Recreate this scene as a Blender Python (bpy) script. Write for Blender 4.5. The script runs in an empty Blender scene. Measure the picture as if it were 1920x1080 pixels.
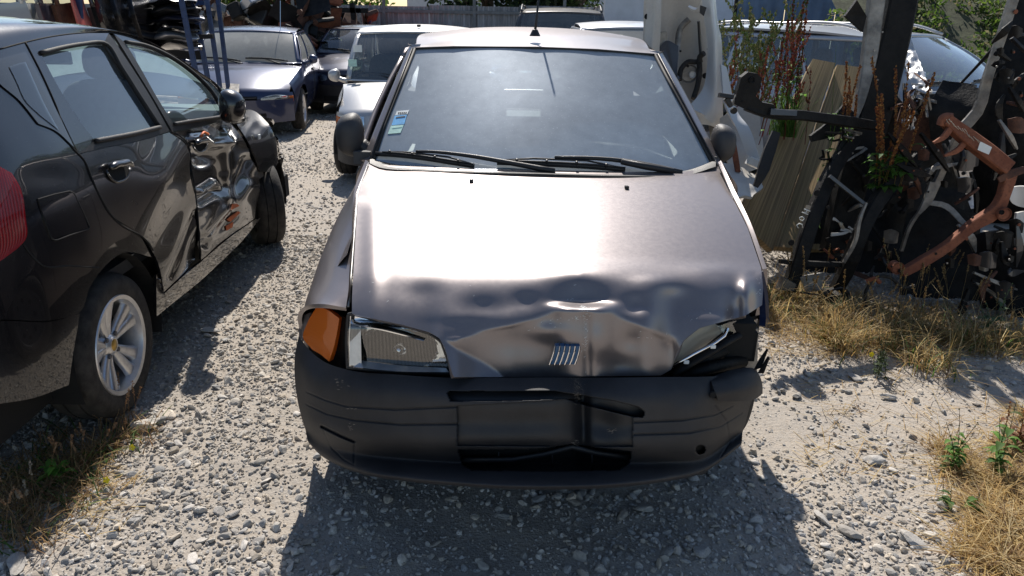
import bpy, bmesh, math, random
import numpy as np
from mathutils import Vector, Matrix

SC = bpy.context.scene
COL = SC.collection
R_ = math.radians

# ---------------------------------------------------------------- camera
CAM = np.array([-.145, -1.81, 1.58])
_p, _y, _r = np.radians([20.8, 1.05, 1.0]); FPX = 1375.
FW = np.array([np.sin(_y)*np.cos(_p), np.cos(_y)*np.cos(_p), -np.sin(_p)])
_rt = np.array([np.cos(_y), -np.sin(_y), 0.]); _up = np.cross(_rt, FW)
RT = _rt*np.cos(_r) + _up*np.sin(_r); UP = -_rt*np.sin(_r) + _up*np.cos(_r)
cd = bpy.data.cameras.new('camera'); cam = bpy.data.objects.new('camera', cd); COL.objects.link(cam)
cd.sensor_width = 36; cd.lens = 36*FPX/1920; cd.clip_start = .05; cd.clip_end = 2000
cam.matrix_world = Matrix(((RT[0], UP[0], -FW[0], CAM[0]), (RT[1], UP[1], -FW[1], CAM[1]), (RT[2], UP[2], -FW[2], CAM[2]), (0, 0, 0, 1)))
SC.camera = cam

# ---------------------------------------------------------------- light
SUN_EL, SUN_AZ = 47., -4.     # azimuth from +Y, towards -X when negative
w = bpy.data.worlds.new('World'); SC.world = w; w.use_nodes = True
nt = w.node_tree; nt.nodes.clear()
sky = nt.nodes.new('ShaderNodeTexSky'); sky.sky_type = 'NISHITA'; sky.sun_disc = False
sky.sun_elevation = R_(SUN_EL); sky.sun_rotation = R_(SUN_AZ)
sky.air_density = 1.0; sky.dust_density = .5; sky.ozone_density = 1.0
bg = nt.nodes.new('ShaderNodeBackground'); bg.inputs['Strength'].default_value = .088
wo = nt.nodes.new('ShaderNodeOutputWorld')
nt.links.new(sky.outputs[0], bg.inputs[0]); nt.links.new(bg.outputs[0], wo.inputs[0])
sl = bpy.data.lights.new('sun', 'SUN'); sl.energy = 4.9; sl.angle = R_(.53); sl.color = (1, .94, .86)
so = bpy.data.objects.new('sun', sl); COL.objects.link(so)
_d = Vector((-math.sin(R_(SUN_AZ))*math.cos(R_(SUN_EL)), -math.cos(R_(SUN_AZ))*math.cos(R_(SUN_EL)), -math.sin(R_(SUN_EL))))
so.rotation_euler = _d.to_track_quat('-Z', 'Y').to_euler(); so.location = (0, 0, 20)
SC.view_settings.view_transform = 'Standard'; SC.view_settings.look = 'None'
SC.view_settings.exposure = .45; SC.view_settings.gamma = 1; SC.view_settings.use_curve_mapping = False
SC.render.engine = 'CYCLES'; SC.cycles.max_bounces = 8; SC.cycles.transparent_max_bounces = 16
SC.cycles.caustics_reflective = False; SC.cycles.caustics_refractive = False; SC.cycles.use_denoising = True

# ---------------------------------------------------------------- geometry of the view (a pixel of the photograph -> a place)
def ray(px, py):
    px = np.asarray(px, float)[..., None]; py = np.asarray(py, float)[..., None]
    return FW + RT*(px-960)/FPX - UP*(py-540)/FPX
def WY(px, py, y):
    d = ray(px, py); y = np.asarray(y, float); return CAM + d*((y-CAM[1])/d[..., 1])[..., None]
def WX(px, py, x):
    d = ray(px, py); x = np.asarray(x, float); return CAM + d*((x-CAM[0])/d[..., 0])[..., None]
def ter(x, y): return -.02*np.maximum(0, np.asarray(y, float)-3)
def G(px, py):
    d = ray(px, py); p = CAM + d*((-CAM[2])/d[..., 2])[..., None]
    for _ in range(12):
        z = ter(p[..., 0], p[..., 1]); p = CAM + d*((z-CAM[2])/d[..., 2])[..., None]
    return p
def proj(P):
    d = P-CAM; z = d@FW; return np.stack([960+FPX*(d@RT)/z, 540-FPX*(d@UP)/z], -1)

def V(*a): return np.array(a, float)
def catmull(P, n, closed=False):
    """points (k,d) -> n points along a centripetal-ish cubic"""
    P = np.asarray(P, float); k = len(P)
    if k == 2:
        t = np.linspace(0, 1, n)[:, None]; return P[0]*(1-t)+P[1]*t
    d = np.r_[0, np.cumsum(np.maximum(1e-9, np.linalg.norm(np.diff(P, axis=0), axis=1)))]
    m = np.zeros_like(P)
    for i in range(k):
        if i == 0: m[i] = (P[1]-P[0])/(d[1]-d[0])
        elif i == k-1: m[i] = (P[-1]-P[-2])/(d[-1]-d[-2])
        else:
            a = (P[i]-P[i-1])/(d[i]-d[i-1]); b = (P[i+1]-P[i])/(d[i+1]-d[i]); wa = d[i+1]-d[i]; wb = d[i]-d[i-1]
            m[i] = (a*wa+b*wb)/(wa+wb)
    t = np.linspace(0, d[-1], n); i = np.clip(np.searchsorted(d, t, 'right')-1, 0, k-2)
    h = (d[i+1]-d[i])[:, None]; s = (t-d[i])[:, None]/h
    return (2*s**3-3*s**2+1)*P[i]+(s**3-2*s**2+s)*h*m[i]+(-2*s**3+3*s**2)*P[i+1]+(s**3-s**2)*h*m[i+1]
def lin(P, n):
    P = np.asarray(P, float); d = np.r_[0, np.cumsum(np.linalg.norm(np.diff(P, axis=0), axis=1))]
    t = np.linspace(0, d[-1], n); return np.stack([np.interp(t, d, P[:, j]) for j in range(P.shape[1])], -1)
def lerp_nodes(nodes, t):
    """nodes [(t,a,b..)]"""
    N = np.asarray(nodes, float); return np.stack([np.interp(t, N[:, 0], N[:, j]) for j in range(1, N.shape[1])], -1)
def net(rows, nu, nv, ul=False, vl=False):
    R = np.stack([(lin if ul else catmull)(r, nu) for r in rows])           # (k,nu,d)
    k = len(rows)
    if k == 2 or vl:
        t = np.linspace(0, k-1, nv); i = np.clip(t.astype(int), 0, k-2); s = (t-i)[:, None, None]
        return R[i]*(1-s)+R[i+1]*s
    return np.stack([catmull(R[:, j], nv) for j in range(nu)], 1)
def cubic1(xs, ys):
    xs = np.asarray(xs, float); ys = np.asarray(ys, float); m = np.gradient(ys, xs)
    def f(x):
        x = np.clip(x, xs[0], xs[-1]); i = np.clip(np.searchsorted(xs, x, 'right')-1, 0, len(xs)-2)
        h = xs[i+1]-xs[i]; s = (x-xs[i])/h
        return (2*s**3-3*s**2+1)*ys[i]+(s**3-2*s**2+s)*h*m[i]+(-2*s**3+3*s**2)*ys[i+1]+(s**3-s**2)*h*m[i+1]
    return f
def gs(a, b, s): return np.exp(-((a-b)/s)**2)
def sm(x, a, b):
    t = np.clip((x-a)/(b-a), 0, 1); return t*t*(3-2*t)
def dpoly(px, py, P):
    best = np.full(np.shape(px), 1e9)
    for a, b in zip(P[:-1], P[1:]):
        ax, ay = a; bx, by = b; L = (bx-ax)**2+(by-ay)**2
        t = np.clip(((px-ax)*(bx-ax)+(py-ay)*(by-ay))/L, 0, 1)
        best = np.minimum(best, np.hypot(px-ax-t*(bx-ax), py-ay-t*(by-ay)))
    return best
def inpoly(px, py, P):
    c = np.zeros(np.shape(px), bool); n = len(P)
    for i in range(n):
        x1, y1 = P[i]; x2, y2 = P[(i+1) % n]
        if y1 == y2: continue
        c ^= ((y1 > py) != (y2 > py)) & (px < (x2-x1)*(py-y1)/(y2-y1)+x1)
    return c
_rs = np.random.RandomState(5)
_NT = _rs.rand(64, 64, 64).astype(np.float32)
def noise(P, sc=1.):
    P = np.asarray(P)*sc; i = np.floor(P).astype(int); f = P-i; f = f*f*(3-2*f); i &= 63; j = (i+1) & 63
    g = lambda a, b, c: _NT[a, b, c]
    x0, y0, z0 = i[..., 0], i[..., 1], i[..., 2]; x1, y1, z1 = j[..., 0], j[..., 1], j[..., 2]; fx, fy, fz = f[..., 0], f[..., 1], f[..., 2]
    return (((g(x0,y0,z0)*(1-fx)+g(x1,y0,z0)*fx)*(1-fy)+(g(x0,y1,z0)*(1-fx)+g(x1,y1,z0)*fx)*fy)*(1-fz)
            + ((g(x0,y0,z1)*(1-fx)+g(x1,y0,z1)*fx)*(1-fy)+(g(x0,y1,z1)*(1-fx)+g(x1,y1,z1)*fx)*fy)*fz)-.5

# ---------------------------------------------------------------- objects
def tag(o, label=None, cat=None, group=None, kind=None):
    if label: o['label'] = label
    if cat: o['category'] = cat
    if group: o['group'] = group
    if kind: o['kind'] = kind
    return o
def thing(name, label, cat, loc=(0, 0, 0), rz=0, group=None):
    o = bpy.data.objects.new(name, None); COL.objects.link(o); o.empty_display_size = .1
    o.location = [float(v) for v in loc]; o.rotation_euler = (0, 0, rz); tag(o, label, cat, group)
    return o
WORLD = True
def link(name, me, parent=None, world=True):
    o = bpy.data.objects.new(name, me); COL.objects.link(o)
    if parent is not None:
        o.parent = parent
        if world and parent.type == 'EMPTY':
            o.matrix_parent_inverse = (Matrix.Translation(parent.location) @ parent.rotation_euler.to_matrix().to_4x4()).inverted()
    return o
def mesh(name, verts, faces, mat, parent=None, smooth=True, world=True, uv=None, col=None, autos=None):
    me = bpy.data.meshes.new(name)
    verts = np.asarray(verts, np.float32).reshape(-1, 3)
    if isinstance(faces, np.ndarray):
        nf, k = faces.shape
        me.vertices.add(len(verts)); me.vertices.foreach_set('co', verts.ravel())
        me.loops.add(nf*k); me.loops.foreach_set('vertex_index', faces.astype(np.int32).ravel())
        me.polygons.add(nf); me.polygons.foreach_set('loop_start', np.arange(0, nf*k, k, dtype=np.int32))
        me.polygons.foreach_set('use_smooth', np.full(nf, bool(smooth)))
        me.update(calc_edges=True)
    else:
        me.from_pydata([tuple(map(float, v)) for v in verts], [], [tuple(int(i) for i in f) for f in faces])
        me.polygons.foreach_set('use_smooth', np.full(len(me.polygons), bool(smooth)))
    for m in (mat if isinstance(mat, (list, tuple)) else [mat]): me.materials.append(m)
    if uv is not None:
        ul = me.uv_layers.new(name='UVMap'); li = np.empty(len(me.loops), np.int32); me.loops.foreach_get('vertex_index', li)
        ul.data.foreach_set('uv', np.asarray(uv, np.float32).reshape(-1, 2)[li].ravel())
    if col is not None:
        ca = me.color_attributes.new('col', 'FLOAT_COLOR', 'POINT'); c4 = np.ones((len(verts), 4), np.float32); c4[:, :np.asarray(col).shape[1]] = col
        ca.data.foreach_set('color', c4.ravel())
    if autos: me.set_sharp_from_angle(angle=R_(autos))
    return link(name, me, parent, world)
class MB:
    """collects shapes into one mesh"""
    def __init__(s): s.v = []; s.f = []; s.n = 0
    def add(s, v, f):
        v = np.asarray(v, float).reshape(-1, 3); s.v.append(v); s.f += [tuple(int(i)+s.n for i in q) for q in f]; s.n += len(v); return s
    def box(s, c, d, M=None, bev=0):
        c = np.asarray(c, float); h = np.asarray(d, float)/2
        P = np.array([[x, y, z] for z in (-1, 1) for y in (-1, 1) for x in (-1, 1)])*h
        if bev:
            b = min(bev, *(h*.49)); Q = []; 
            for sgn in (P/np.where(h == 0, 1, h)):
                for ax in range(3):
                    q = sgn*(h-b); q[ax] = sgn[ax]*h[ax]; Q.append(q)
            bmm = bmesh.new(); vs = [bmm.verts.new(q) for q in Q]; r = bmesh.ops.convex_hull(bmm, input=vs)
            bmm.verts.index_update(); P = np.array([v.co[:] for v in bmm.verts]); F = [[v.index for v in f.verts] for f in bmm.faces]; bmm.free()
        else: F = [(0,2,3,1),(4,5,7,6),(0,1,5,4),(2,6,7,3),(0,4,6,2),(1,3,7,5)]
        if M is not None: P = P@np.asarray(M).T
        return s.add(P+c, F)
    def bar(s, a, b, w, h=None, up=(0, 0, 1), bev=0):
        a = np.asarray(a, float); b = np.asarray(b, float); d = b-a; L = np.linalg.norm(d); d /= L
        x = np.cross(d, up); 
        if np.linalg.norm(x) < 1e-6: x = np.cross(d, (1, 0, 0))
        x /= np.linalg.norm(x); z = np.cross(x, d)
        return s.box((a+b)/2, (w, L, h or w), np.stack([x, d, z], 1), bev)
    def tube(s, P, r, n=8, cap=True, flat=1.):
        P = np.asarray(P, float); k = len(P); r = np.broadcast_to(r, k)
        T = np.gradient(P, axis=0); T /= np.linalg.norm(T, axis=1)[:, None]
        up = np.array([0, 0, 1.]) if abs(T[0, 2]) < .9 else np.array([1., 0, 0]); v = []
        x = np.cross(T[0], up); x /= np.linalg.norm(x)
        for i in range(k):
            x = x-T[i]*(x@T[i]); x /= np.linalg.norm(x); z = np.cross(x, T[i])
            a = np.arange(n)*2*np.pi/n; v.append(P[i]+r[i]*(np.cos(a)[:, None]*x+flat*np.sin(a)[:, None]*z))
        f = [(i*n+j, i*n+(j+1) % n, (i+1)*n+(j+1) % n, (i+1)*n+j) for i in range(k-1) for j in range(n)]
        if cap: f += [tuple(range(n))[::-1], tuple((k-1)*n+j for j in range(n))]
        return s.add(np.concatenate(v), f)
    def lathe(s, prof, n=32, M=None, o=(0, 0, 0), a0=0, a1=2*math.pi):
        """profile [(r,h)] about local Y, M maps local to world"""
        prof = np.asarray(prof, float); full = abs(a1-a0-2*math.pi) < 1e-6
        a = np.linspace(a0, a1, n, endpoint=not full); k = len(prof)
        P = np.stack([np.outer(np.cos(a), prof[:, 0]), np.tile(prof[:, 1], (n, 1)), np.outer(np.sin(a), prof[:, 0])], -1).reshape(-1, 3)
        m = n if full else n-1
        f = [(i*k+j, i*k+j+1, ((i+1) % n)*k+j+1, ((i+1) % n)*k+j) for i in range(m) for j in range(k-1)]
        if M is not None: P = P@np.asarray(M).T
        return s.add(P+np.asarray(o, float), f)
    def grid(s, A):
        nv, nu = A.shape[:2]; i = np.arange((nv-1)*(nu-1)); r, c = i//(nu-1), i % (nu-1); a = r*nu+c
        return s.add(A.reshape(-1, 3), np.stack([a, a+1, a+nu+1, a+nu], 1))
    def prism(s, P, depth):
        """polygon of 3D points pushed by vector depth"""
        P = np.asarray(P, float); n = len(P); Q = P+np.asarray(depth, float)
        return s.add(np.concatenate([P, Q]), [tuple(range(n)), tuple(range(2*n-1, n-1, -1))]+[(i, n+i, n+(i+1) % n, (i+1) % n) for i in range(n)])
    def build(s, name, mat, parent=None, smooth=False, world=True, autos=None):
        return mesh(name, np.concatenate(s.v), s.f, mat, parent, smooth or bool(autos), world, autos=autos)
def gfaces(nv, nu):
    i = np.arange((nv-1)*(nu-1)); r, c = i//(nu-1), i % (nu-1); a = r*nu+c
    return np.stack([a, a+1, a+nu+1, a+nu], 1)
def gnormal(A):
    du = np.gradient(A, axis=1); dv = np.gradient(A, axis=0); n = np.cross(du, dv); return n/np.maximum(1e-12, np.linalg.norm(n, axis=-1))[..., None]
def sheet(name, A, mat, parent=None, rim=.012, face=None, world=True, mask=None, two=False):
    """a panel from a grid of points with a turned-in edge (rim deep) away from 'face' (a point on the seen side)"""
    A = np.asarray(A, float); nv, nu = A.shape[:2]; N = gnormal(A)
    f0 = CAM if face is None else np.asarray(face, float)
    sgn = np.sign(np.sum(N*(f0-A)))
    N = N*(sgn or 1); F = gfaces(nv, nu)
    if sgn < 0: F = F[:, ::-1]
    uv = np.stack(np.meshgrid(np.linspace(0, 1, nu), np.linspace(0, 1, nv)), -1).reshape(-1, 2)
    Vv = A.reshape(-1, 3)
    if mask is not None:
        M = mask.reshape(-1); F = F[M]
        used = np.unique(F); mp = -np.ones(len(Vv), int); mp[used] = np.arange(len(used)); F = mp[F]; Vv = Vv[used]; uv = uv[used]
        return mesh(name, Vv, F, mat, parent, True, world, uv=uv)
    if rim:
        loop = [(0, j) for j in range(nu)]+[(i, nu-1) for i in range(1, nv)]+[(nv-1, j) for j in range(nu-2, -1, -1)]+[(i, 0) for i in range(nv-2, 0, -1)]
        L = np.array([i*nu+j for i, j in loop]); n0 = len(Vv); k = len(L); Nf = N.reshape(-1, 3)
        c = A.reshape(-1, 3).mean(0)
        inn = (c-Vv[L]); inn -= Nf[L]*np.sum(inn*Nf[L], 1)[:, None]; inn /= np.maximum(1e-9, np.linalg.norm(inn, axis=1))[:, None]
        e1 = Vv[L]-Nf[L]*rim*.25; e2 = Vv[L]-Nf[L]*rim+inn*rim*.15
        Vv = np.concatenate([Vv, e1, e2]); uv = np.concatenate([uv, uv[L], uv[L]])
        ix = np.arange(k); jx = (ix+1) % k
        q1 = np.stack([L[jx], L[ix], n0+ix, n0+jx], 1); q2 = np.stack([n0+jx, n0+ix, n0+k+ix, n0+k+jx], 1)
        Q = np.concatenate([q1, q2]); 
        if sgn < 0: Q = Q[:, ::-1]
        F = np.concatenate([F, Q])
    return mesh(name, Vv, F, mat, parent, True, world, uv=uv, autos=50)
class Surf:
    """f(a,b)->points ; finds (a,b) under photograph pixels"""
    def __init__(s, f, ra, rb, n=160):
        s.f = f; s.ra, s.rb = ra, rb
        a, b = np.meshgrid(np.linspace(*ra, n), np.linspace(*rb, n)); s.a, s.b = a.ravel(), b.ravel(); s.q = proj(f(s.a, s.b))
    def inv(s, P):
        P = np.asarray(P, float); sh = P.shape[:-1]; Q = P.reshape(-1, 2)
        A = np.empty(len(Q)); B = np.empty(len(Q))
        for i in range(0, len(Q), 512):
            d = ((Q[i:i+512, None]-s.q[None])**2).sum(-1); k = d.argmin(1); A[i:i+512] = s.a[k]; B[i:i+512] = s.b[k]
        e = 1e-4
        for _ in range(6):
            r = proj(s.f(A, B))-Q; ja = (proj(s.f(A+e, B))-r-Q)/e; jb = (proj(s.f(A, B+e))-r-Q)/e
            det = ja[:, 0]*jb[:, 1]-ja[:, 1]*jb[:, 0]; det = np.where(abs(det) < 1e-3, 1e9, det)
            da = (r[:, 0]*jb[:, 1]-r[:, 1]*jb[:, 0])/det; db = (ja[:, 0]*r[:, 1]-ja[:, 1]*r[:, 0])/det
            A = np.clip(A-np.clip(da, -.1, .1), *s.ra); B = np.clip(B-np.clip(db, -.1, .1), *s.rb)
        return A.reshape(sh), B.reshape(sh)
    def at(s, P, off=0.):
        a, b = s.inv(P); X = s.f(a, b)
        if off is not None and np.any(off):
            e = 1e-3; n = np.cross(s.f(a+e, b)-X, s.f(a, b+e)-X); n /= np.linalg.norm(n, axis=-1)[..., None]
            n *= np.sign(np.sum(n*(CAM-X), -1))[..., None]; X = X+n*(np.asarray(off)[..., None] if np.ndim(off) else off)
        return X

# ---------------------------------------------------------------- materials
def N_(nt, t, **k):
    n = nt.nodes.new(t)
    for a, b in k.items(): setattr(n, a, b)
    return n
def mat(name):
    m = bpy.data.materials.new(name); m.use_nodes = True; nt = m.node_tree; nt.nodes.clear()
    o = N_(nt, 'ShaderNodeOutputMaterial'); return m, nt, o
def mixc(nt, fac, a, b, mode='MIX'):
    n = N_(nt, 'ShaderNodeMix', data_type='RGBA', blend_type=mode)
    for s, v in ((n.inputs[0], fac), (n.inputs[6], a), (n.inputs[7], b)):
        if isinstance(v, (int, float)): s.default_value = v
        elif isinstance(v, tuple): s.default_value = (*v[:3], 1)
        else: nt.links.new(v, s)
    return n.outputs[2]
def ramp(nt, src, a, b, ca=0., cb=1.):
    n = N_(nt, 'ShaderNodeMapRange'); n.inputs[1].default_value = a; n.inputs[2].default_value = b; n.inputs[3].default_value = ca; n.inputs[4].default_value = cb
    nt.links.new(src, n.inputs[0]); return n.outputs[0]
def nz(nt, scale, detail=4, rough=.55, vec=None, stretch=None, coord='Object'):
    tc = N_(nt, 'ShaderNodeTexCoord'); src = tc.outputs[coord]
    if stretch: mp = N_(nt, 'ShaderNodeMapping'); mp.inputs['Scale'].default_value = stretch; nt.links.new(src, mp.inputs[0]); src = mp.outputs[0]
    n = N_(nt, 'ShaderNodeTexNoise'); n.inputs['Scale'].default_value = scale; n.inputs['Detail'].default_value = detail; n.inputs['Roughness'].default_value = rough
    nt.links.new(src, n.inputs['Vector']); return n.outputs[0]
def bump(nt, h, strength, dist, normal=None):
    b = N_(nt, 'ShaderNodeBump'); b.inputs['Strength'].default_value = strength; b.inputs['Distance'].default_value = dist; nt.links.new(h, b.inputs['Height'])
    if normal: nt.links.new(normal, b.inputs['Normal'])
    return b.outputs[0]
def princ(nt, o, base, rough, metal=0., coat=0., coatr=.05, normal=None, spec=None):
    p = N_(nt, 'ShaderNodeBsdfPrincipled')
    for s, v in (('Base Color', base), ('Roughness', rough), ('Metallic', metal), ('Coat Weight', coat)):
        if isinstance(v, (int, float)): p.inputs[s].default_value = v
        elif isinstance(v, tuple): p.inputs[s].default_value = (*v[:3], 1)
        else: nt.links.new(v, p.inputs[s])
    p.inputs['Coat Roughness'].default_value = coatr
    if spec is not None: p.inputs['Specular IOR Level'].default_value = spec
    if normal: nt.links.new(normal, p.inputs['Normal'])
    if o is not None: nt.links.new(p.outputs[0], o.inputs[0])
    return p
def m_paint(name, c, rough=.35, metal=.5, coat=.4, dust=.15, dustc=(.42, .38, .33), coatr=.06, flake=.0, dscale=3.):
    m, nt, o = mat(name)
    n1 = nz(nt, dscale, 6, .6); n2 = nz(nt, 60, 3, .7); n3 = nz(nt, 900, 1)
    d = N_(nt, 'ShaderNodeMath', operation='MULTIPLY'); nt.links.new(ramp(nt, n1, .3, .75, .35, 1), d.inputs[0]); nt.links.new(ramp(nt, n2, .3, .7, .75, 1.2), d.inputs[1])
    f = N_(nt, 'ShaderNodeMath', operation='MULTIPLY'); nt.links.new(d.outputs[0], f.inputs[0]); f.inputs[1].default_value = dust
    base = mixc(nt, f.outputs[0], c, dustc)
    if flake: base = mixc(nt, ramp(nt, n3, .35, .65, 0, flake), base, tuple(min(1, v*1.9+.05) for v in c))
    rg = N_(nt, 'ShaderNodeMath', operation='ADD'); nt.links.new(ramp(nt, n2, .3, .7, -.015, .025), rg.inputs[0]); rg.inputs[1].default_value = rough
    mm = N_(nt, 'ShaderNodeMath', operation='MULTIPLY_ADD'); nt.links.new(f.outputs[0], mm.inputs[0]); mm.inputs[1].default_value = -metal; mm.inputs[2].default_value = metal
    cc = N_(nt, 'ShaderNodeMath', operation='MULTIPLY_ADD'); nt.links.new(f.outputs[0], cc.inputs[0]); cc.inputs[1].default_value = -coat; cc.inputs[2].default_value = coat
    princ(nt, o, base, rg.outputs[0], mm.outputs[0], cc.outputs[0], coatr)
    return m
def m_plain(name, c, rough=.6, metal=0., var=.25, scale=12, bumps=0., bscale=80, c2=None, coat=0., spec=None, stretch=None):
    m, nt, o = mat(name)
    n = nz(nt, scale, 6, .65, stretch=stretch); dark = tuple(v*(1-var) for v in c); lite = c2 or tuple(min(1, v*(1+var)) for v in c)
    base = mixc(nt, ramp(nt, n, .35, .68), dark, lite)
    nb = bump(nt, nz(nt, bscale, 5, .6, stretch=stretch), bumps, .01) if bumps else None
    princ(nt, o, base, rough, metal, coat, normal=nb, spec=spec); return m
def m_rust(name, a, b, c, rough=.85, scale=9):
    m, nt, o = mat(name); n = nz(nt, scale, 8, .7); n2 = nz(nt, scale*7, 5, .7)
    base = mixc(nt, ramp(nt, n, .4, .6), a, b); base = mixc(nt, ramp(nt, n2, .5, .72, 0, .85), base, c)
    princ(nt, o, base, rough, normal=bump(nt, n2, .4, .006)); return m
def m_glass(name, tint=(.75, .85, .82), dust=.12, dustc=(.5, .52, .5), rough=.02, refl=1.0, trans=True, frit=0., dscale=14., veil=0.):
    """a thin pane: fresnel reflection over tinted see-through, a film of dust, optional black printed border by uv"""
    m, nt, o = mat(name)
    tr = N_(nt, 'ShaderNodeBsdfTransparent'); tr.inputs[0].default_value = (*tint, 1)
    gl = N_(nt, 'ShaderNodeBsdfGlossy'); gl.inputs['Roughness'].default_value = rough; gl.inputs[0].default_value = (.95, .97, 1, 1)
    fr = N_(nt, 'ShaderNodeFresnel'); fr.inputs[0].default_value = 1.5
    f2 = N_(nt, 'ShaderNodeMath', operation='MULTIPLY', use_clamp=True); nt.links.new(fr.outputs[0], f2.inputs[0]); f2.inputs[1].default_value = 1.7*refl
    mx = N_(nt, 'ShaderNodeMixShader'); nt.links.new(f2.outputs[0], mx.inputs[0]); nt.links.new(tr.outputs[0], mx.inputs[1]); nt.links.new(gl.outputs[0], mx.inputs[2])
    df = N_(nt, 'ShaderNodeBsdfDiffuse'); df.inputs[0].default_value = (*dustc, 1)
    n = nz(nt, dscale, 7, .7); n2 = nz(nt, 2.3, 3, .5); n3 = nz(nt, 210, 2, .6)
    a = N_(nt, 'ShaderNodeMath', operation='MULTIPLY'); nt.links.new(ramp(nt, n, .3, .8, .88, 1.1), a.inputs[0]); nt.links.new(ramp(nt, n2, .3, .7, .85, 1.15), a.inputs[1])
    b = N_(nt, 'ShaderNodeMath', operation='MULTIPLY_ADD'); nt.links.new(a.outputs[0], b.inputs[0]); b.inputs[1].default_value = dust; nt.links.new(ramp(nt, n3, .66, .82, 0, dust*1.2), b.inputs[2])
    if veil:
        g2 = N_(nt, 'ShaderNodeBsdfGlossy'); g2.inputs['Roughness'].default_value = .36; g2.inputs[0].default_value = (.8, .88, 1, 1)
        dm = N_(nt, 'ShaderNodeMixShader'); dm.inputs[0].default_value = veil; nt.links.new(df.outputs[0], dm.inputs[1]); nt.links.new(g2.outputs[0], dm.inputs[2]); df = dm
    m2 = N_(nt, 'ShaderNodeMixShader'); nt.links.new(b.outputs[0], m2.inputs[0]); nt.links.new(mx.outputs[0], m2.inputs[1]); nt.links.new(df.outputs[0], m2.inputs[2])
    out = m2.outputs[0]
    if frit:
        tc = N_(nt, 'ShaderNodeTexCoord'); sp = N_(nt, 'ShaderNodeSeparateXYZ'); nt.links.new(tc.outputs['UV'], sp.inputs[0])
        def edge(s, wd):
            q = N_(nt, 'ShaderNodeMath', operation='SUBTRACT'); nt.links.new(s, q.inputs[0]); q.inputs[1].default_value = .5
            q2 = N_(nt, 'ShaderNodeMath', operation='ABSOLUTE'); nt.links.new(q.outputs[0], q2.inputs[0])
            q3 = N_(nt, 'ShaderNodeMath', operation='GREATER_THAN'); nt.links.new(q2.outputs[0], q3.inputs[0]); q3.inputs[1].default_value = .5-wd; return q3.outputs[0]
        mxx = N_(nt, 'ShaderNodeMath', operation='MAXIMUM'); nt.links.new(edge(sp.outputs[0], frit), mxx.inputs[0]); nt.links.new(edge(sp.outputs[1], frit), mxx.inputs[1])
        pr = princ(nt, None, (.02, .022, .025), .12)
        m3 = N_(nt, 'ShaderNodeMixShader'); nt.links.new(mxx.outputs[0], m3.inputs[0]); nt.links.new(out, m3.inputs[1])
        m4 = N_(nt, 'ShaderNodeMixShader'); nt.links.new(b.outputs[0], m4.inputs[0]); nt.links.new(pr.outputs[0], m4.inputs[1]); nt.links.new(df.outputs[0], m4.inputs[2])
        nt.links.new(m4.outputs[0], m3.inputs[2]); out = m3.outputs[0]
    nt.links.new(out, o.inputs[0]); return m
def m_vcol(name, rough=.85, bumps=.3, bscale=150, mult=None, trans=0., spec=None):
    m, nt, o = mat(name); a = N_(nt, 'ShaderNodeVertexColor', layer_name='col')
    n = nz(nt, bscale*.4, 5, .7); base = mixc(nt, ramp(nt, n, .3, .7), mixc(nt, .35, a.outputs[0], (0, 0, 0)), a.outputs[0])
    p = princ(nt, None, base, rough, normal=bump(nt, nz(nt, bscale, 4, .7), bumps, .004) if bumps else None, spec=spec)
    if trans:
        t = N_(nt, 'ShaderNodeBsdfTranslucent'); nt.links.new(a.outputs[0], t.inputs[0]); mx = N_(nt, 'ShaderNodeMixShader'); mx.inputs[0].default_value = trans
        nt.links.new(p.outputs[0], mx.inputs[1]); nt.links.new(t.outputs[0], mx.inputs[2]); nt.links.new(mx.outputs[0], o.inputs[0])
    else: nt.links.new(p.outputs[0], o.inputs[0])
    return m

M = {}
M['mauve'] = m_paint('grey_mauve_metallic_paint', (.225, .20, .20), .345, .7, .35, .10, (.42, .38, .36), .10, flake=.1, dscale=1.2)
M['black'] = m_paint('black_gloss_paint', (.004, .004, .006), .25, .1, 1., .028, (.24, .21, .18), .025)
M['blue'] = m_paint('dark_blue_metallic_paint', (.008, .020, .075), .3, .25, .9, .03, coatr=.05)
M['navy'] = m_paint('navy_paint', (.012, .018, .05), .3, .4, .8, .1, coatr=.05)
M['silver'] = m_paint('silver_paint', (.5, .5, .5), .35, .5, .5, .15, coatr=.08)
M['silver2'] = m_paint('bluish_silver_paint', (.36, .38, .42), .33, .5, .5, .15, coatr=.08)
M['white'] = m_paint('white_paint', (.74, .74, .72), .35, 0, .4, .18, coatr=.1)
M['offwhite'] = m_paint('grimy_white_paint', (.62, .60, .56), .45, 0, .15, .4, (.25, .2, .15), coatr=.15)
M['red'] = m_paint('red_paint', (.5, .04, .03), .4, 0, .4, .25, coatr=.1)
M['beige'] = m_paint('beige_paint', (.42, .36, .27), .4, .1, .4, .25, coatr=.1)
M['darkgrey'] = m_paint('dark_grey_paint', (.03, .03, .035), .35, .3, .6, .12, coatr=.08)
M['plastic'] = m_plain('textured_dark_bumper_plastic', (.024, .024, .027), .6, 0, .25, 2.5, .25, 700, c2=(.047, .045, .046), spec=.4)
M['plastic2'] = m_plain('black_trim_plastic', (.016, .016, .018), .5, 0, .3, 8, .1, 300)
M['shell'] = m_plain('grey_mirror_plastic', (.035, .035, .038), .55, 0, .25, 8, .15, 500)
M['void'] = m_plain('black_and_recess_shade', (.006, .006, .006), .9, 0, .2)  # flat black parts; also the shade inside openings, put in as colour
M['rubber'] = m_plain('tyre_rubber', (.022, .021, .02), .85, 0, .4, 20, .2, 60, c2=(.05, .045, .04))
M['rubber_seal'] = m_plain('rubber_seal', (.018, .018, .018), .7, 0, .3, 20)
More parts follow.
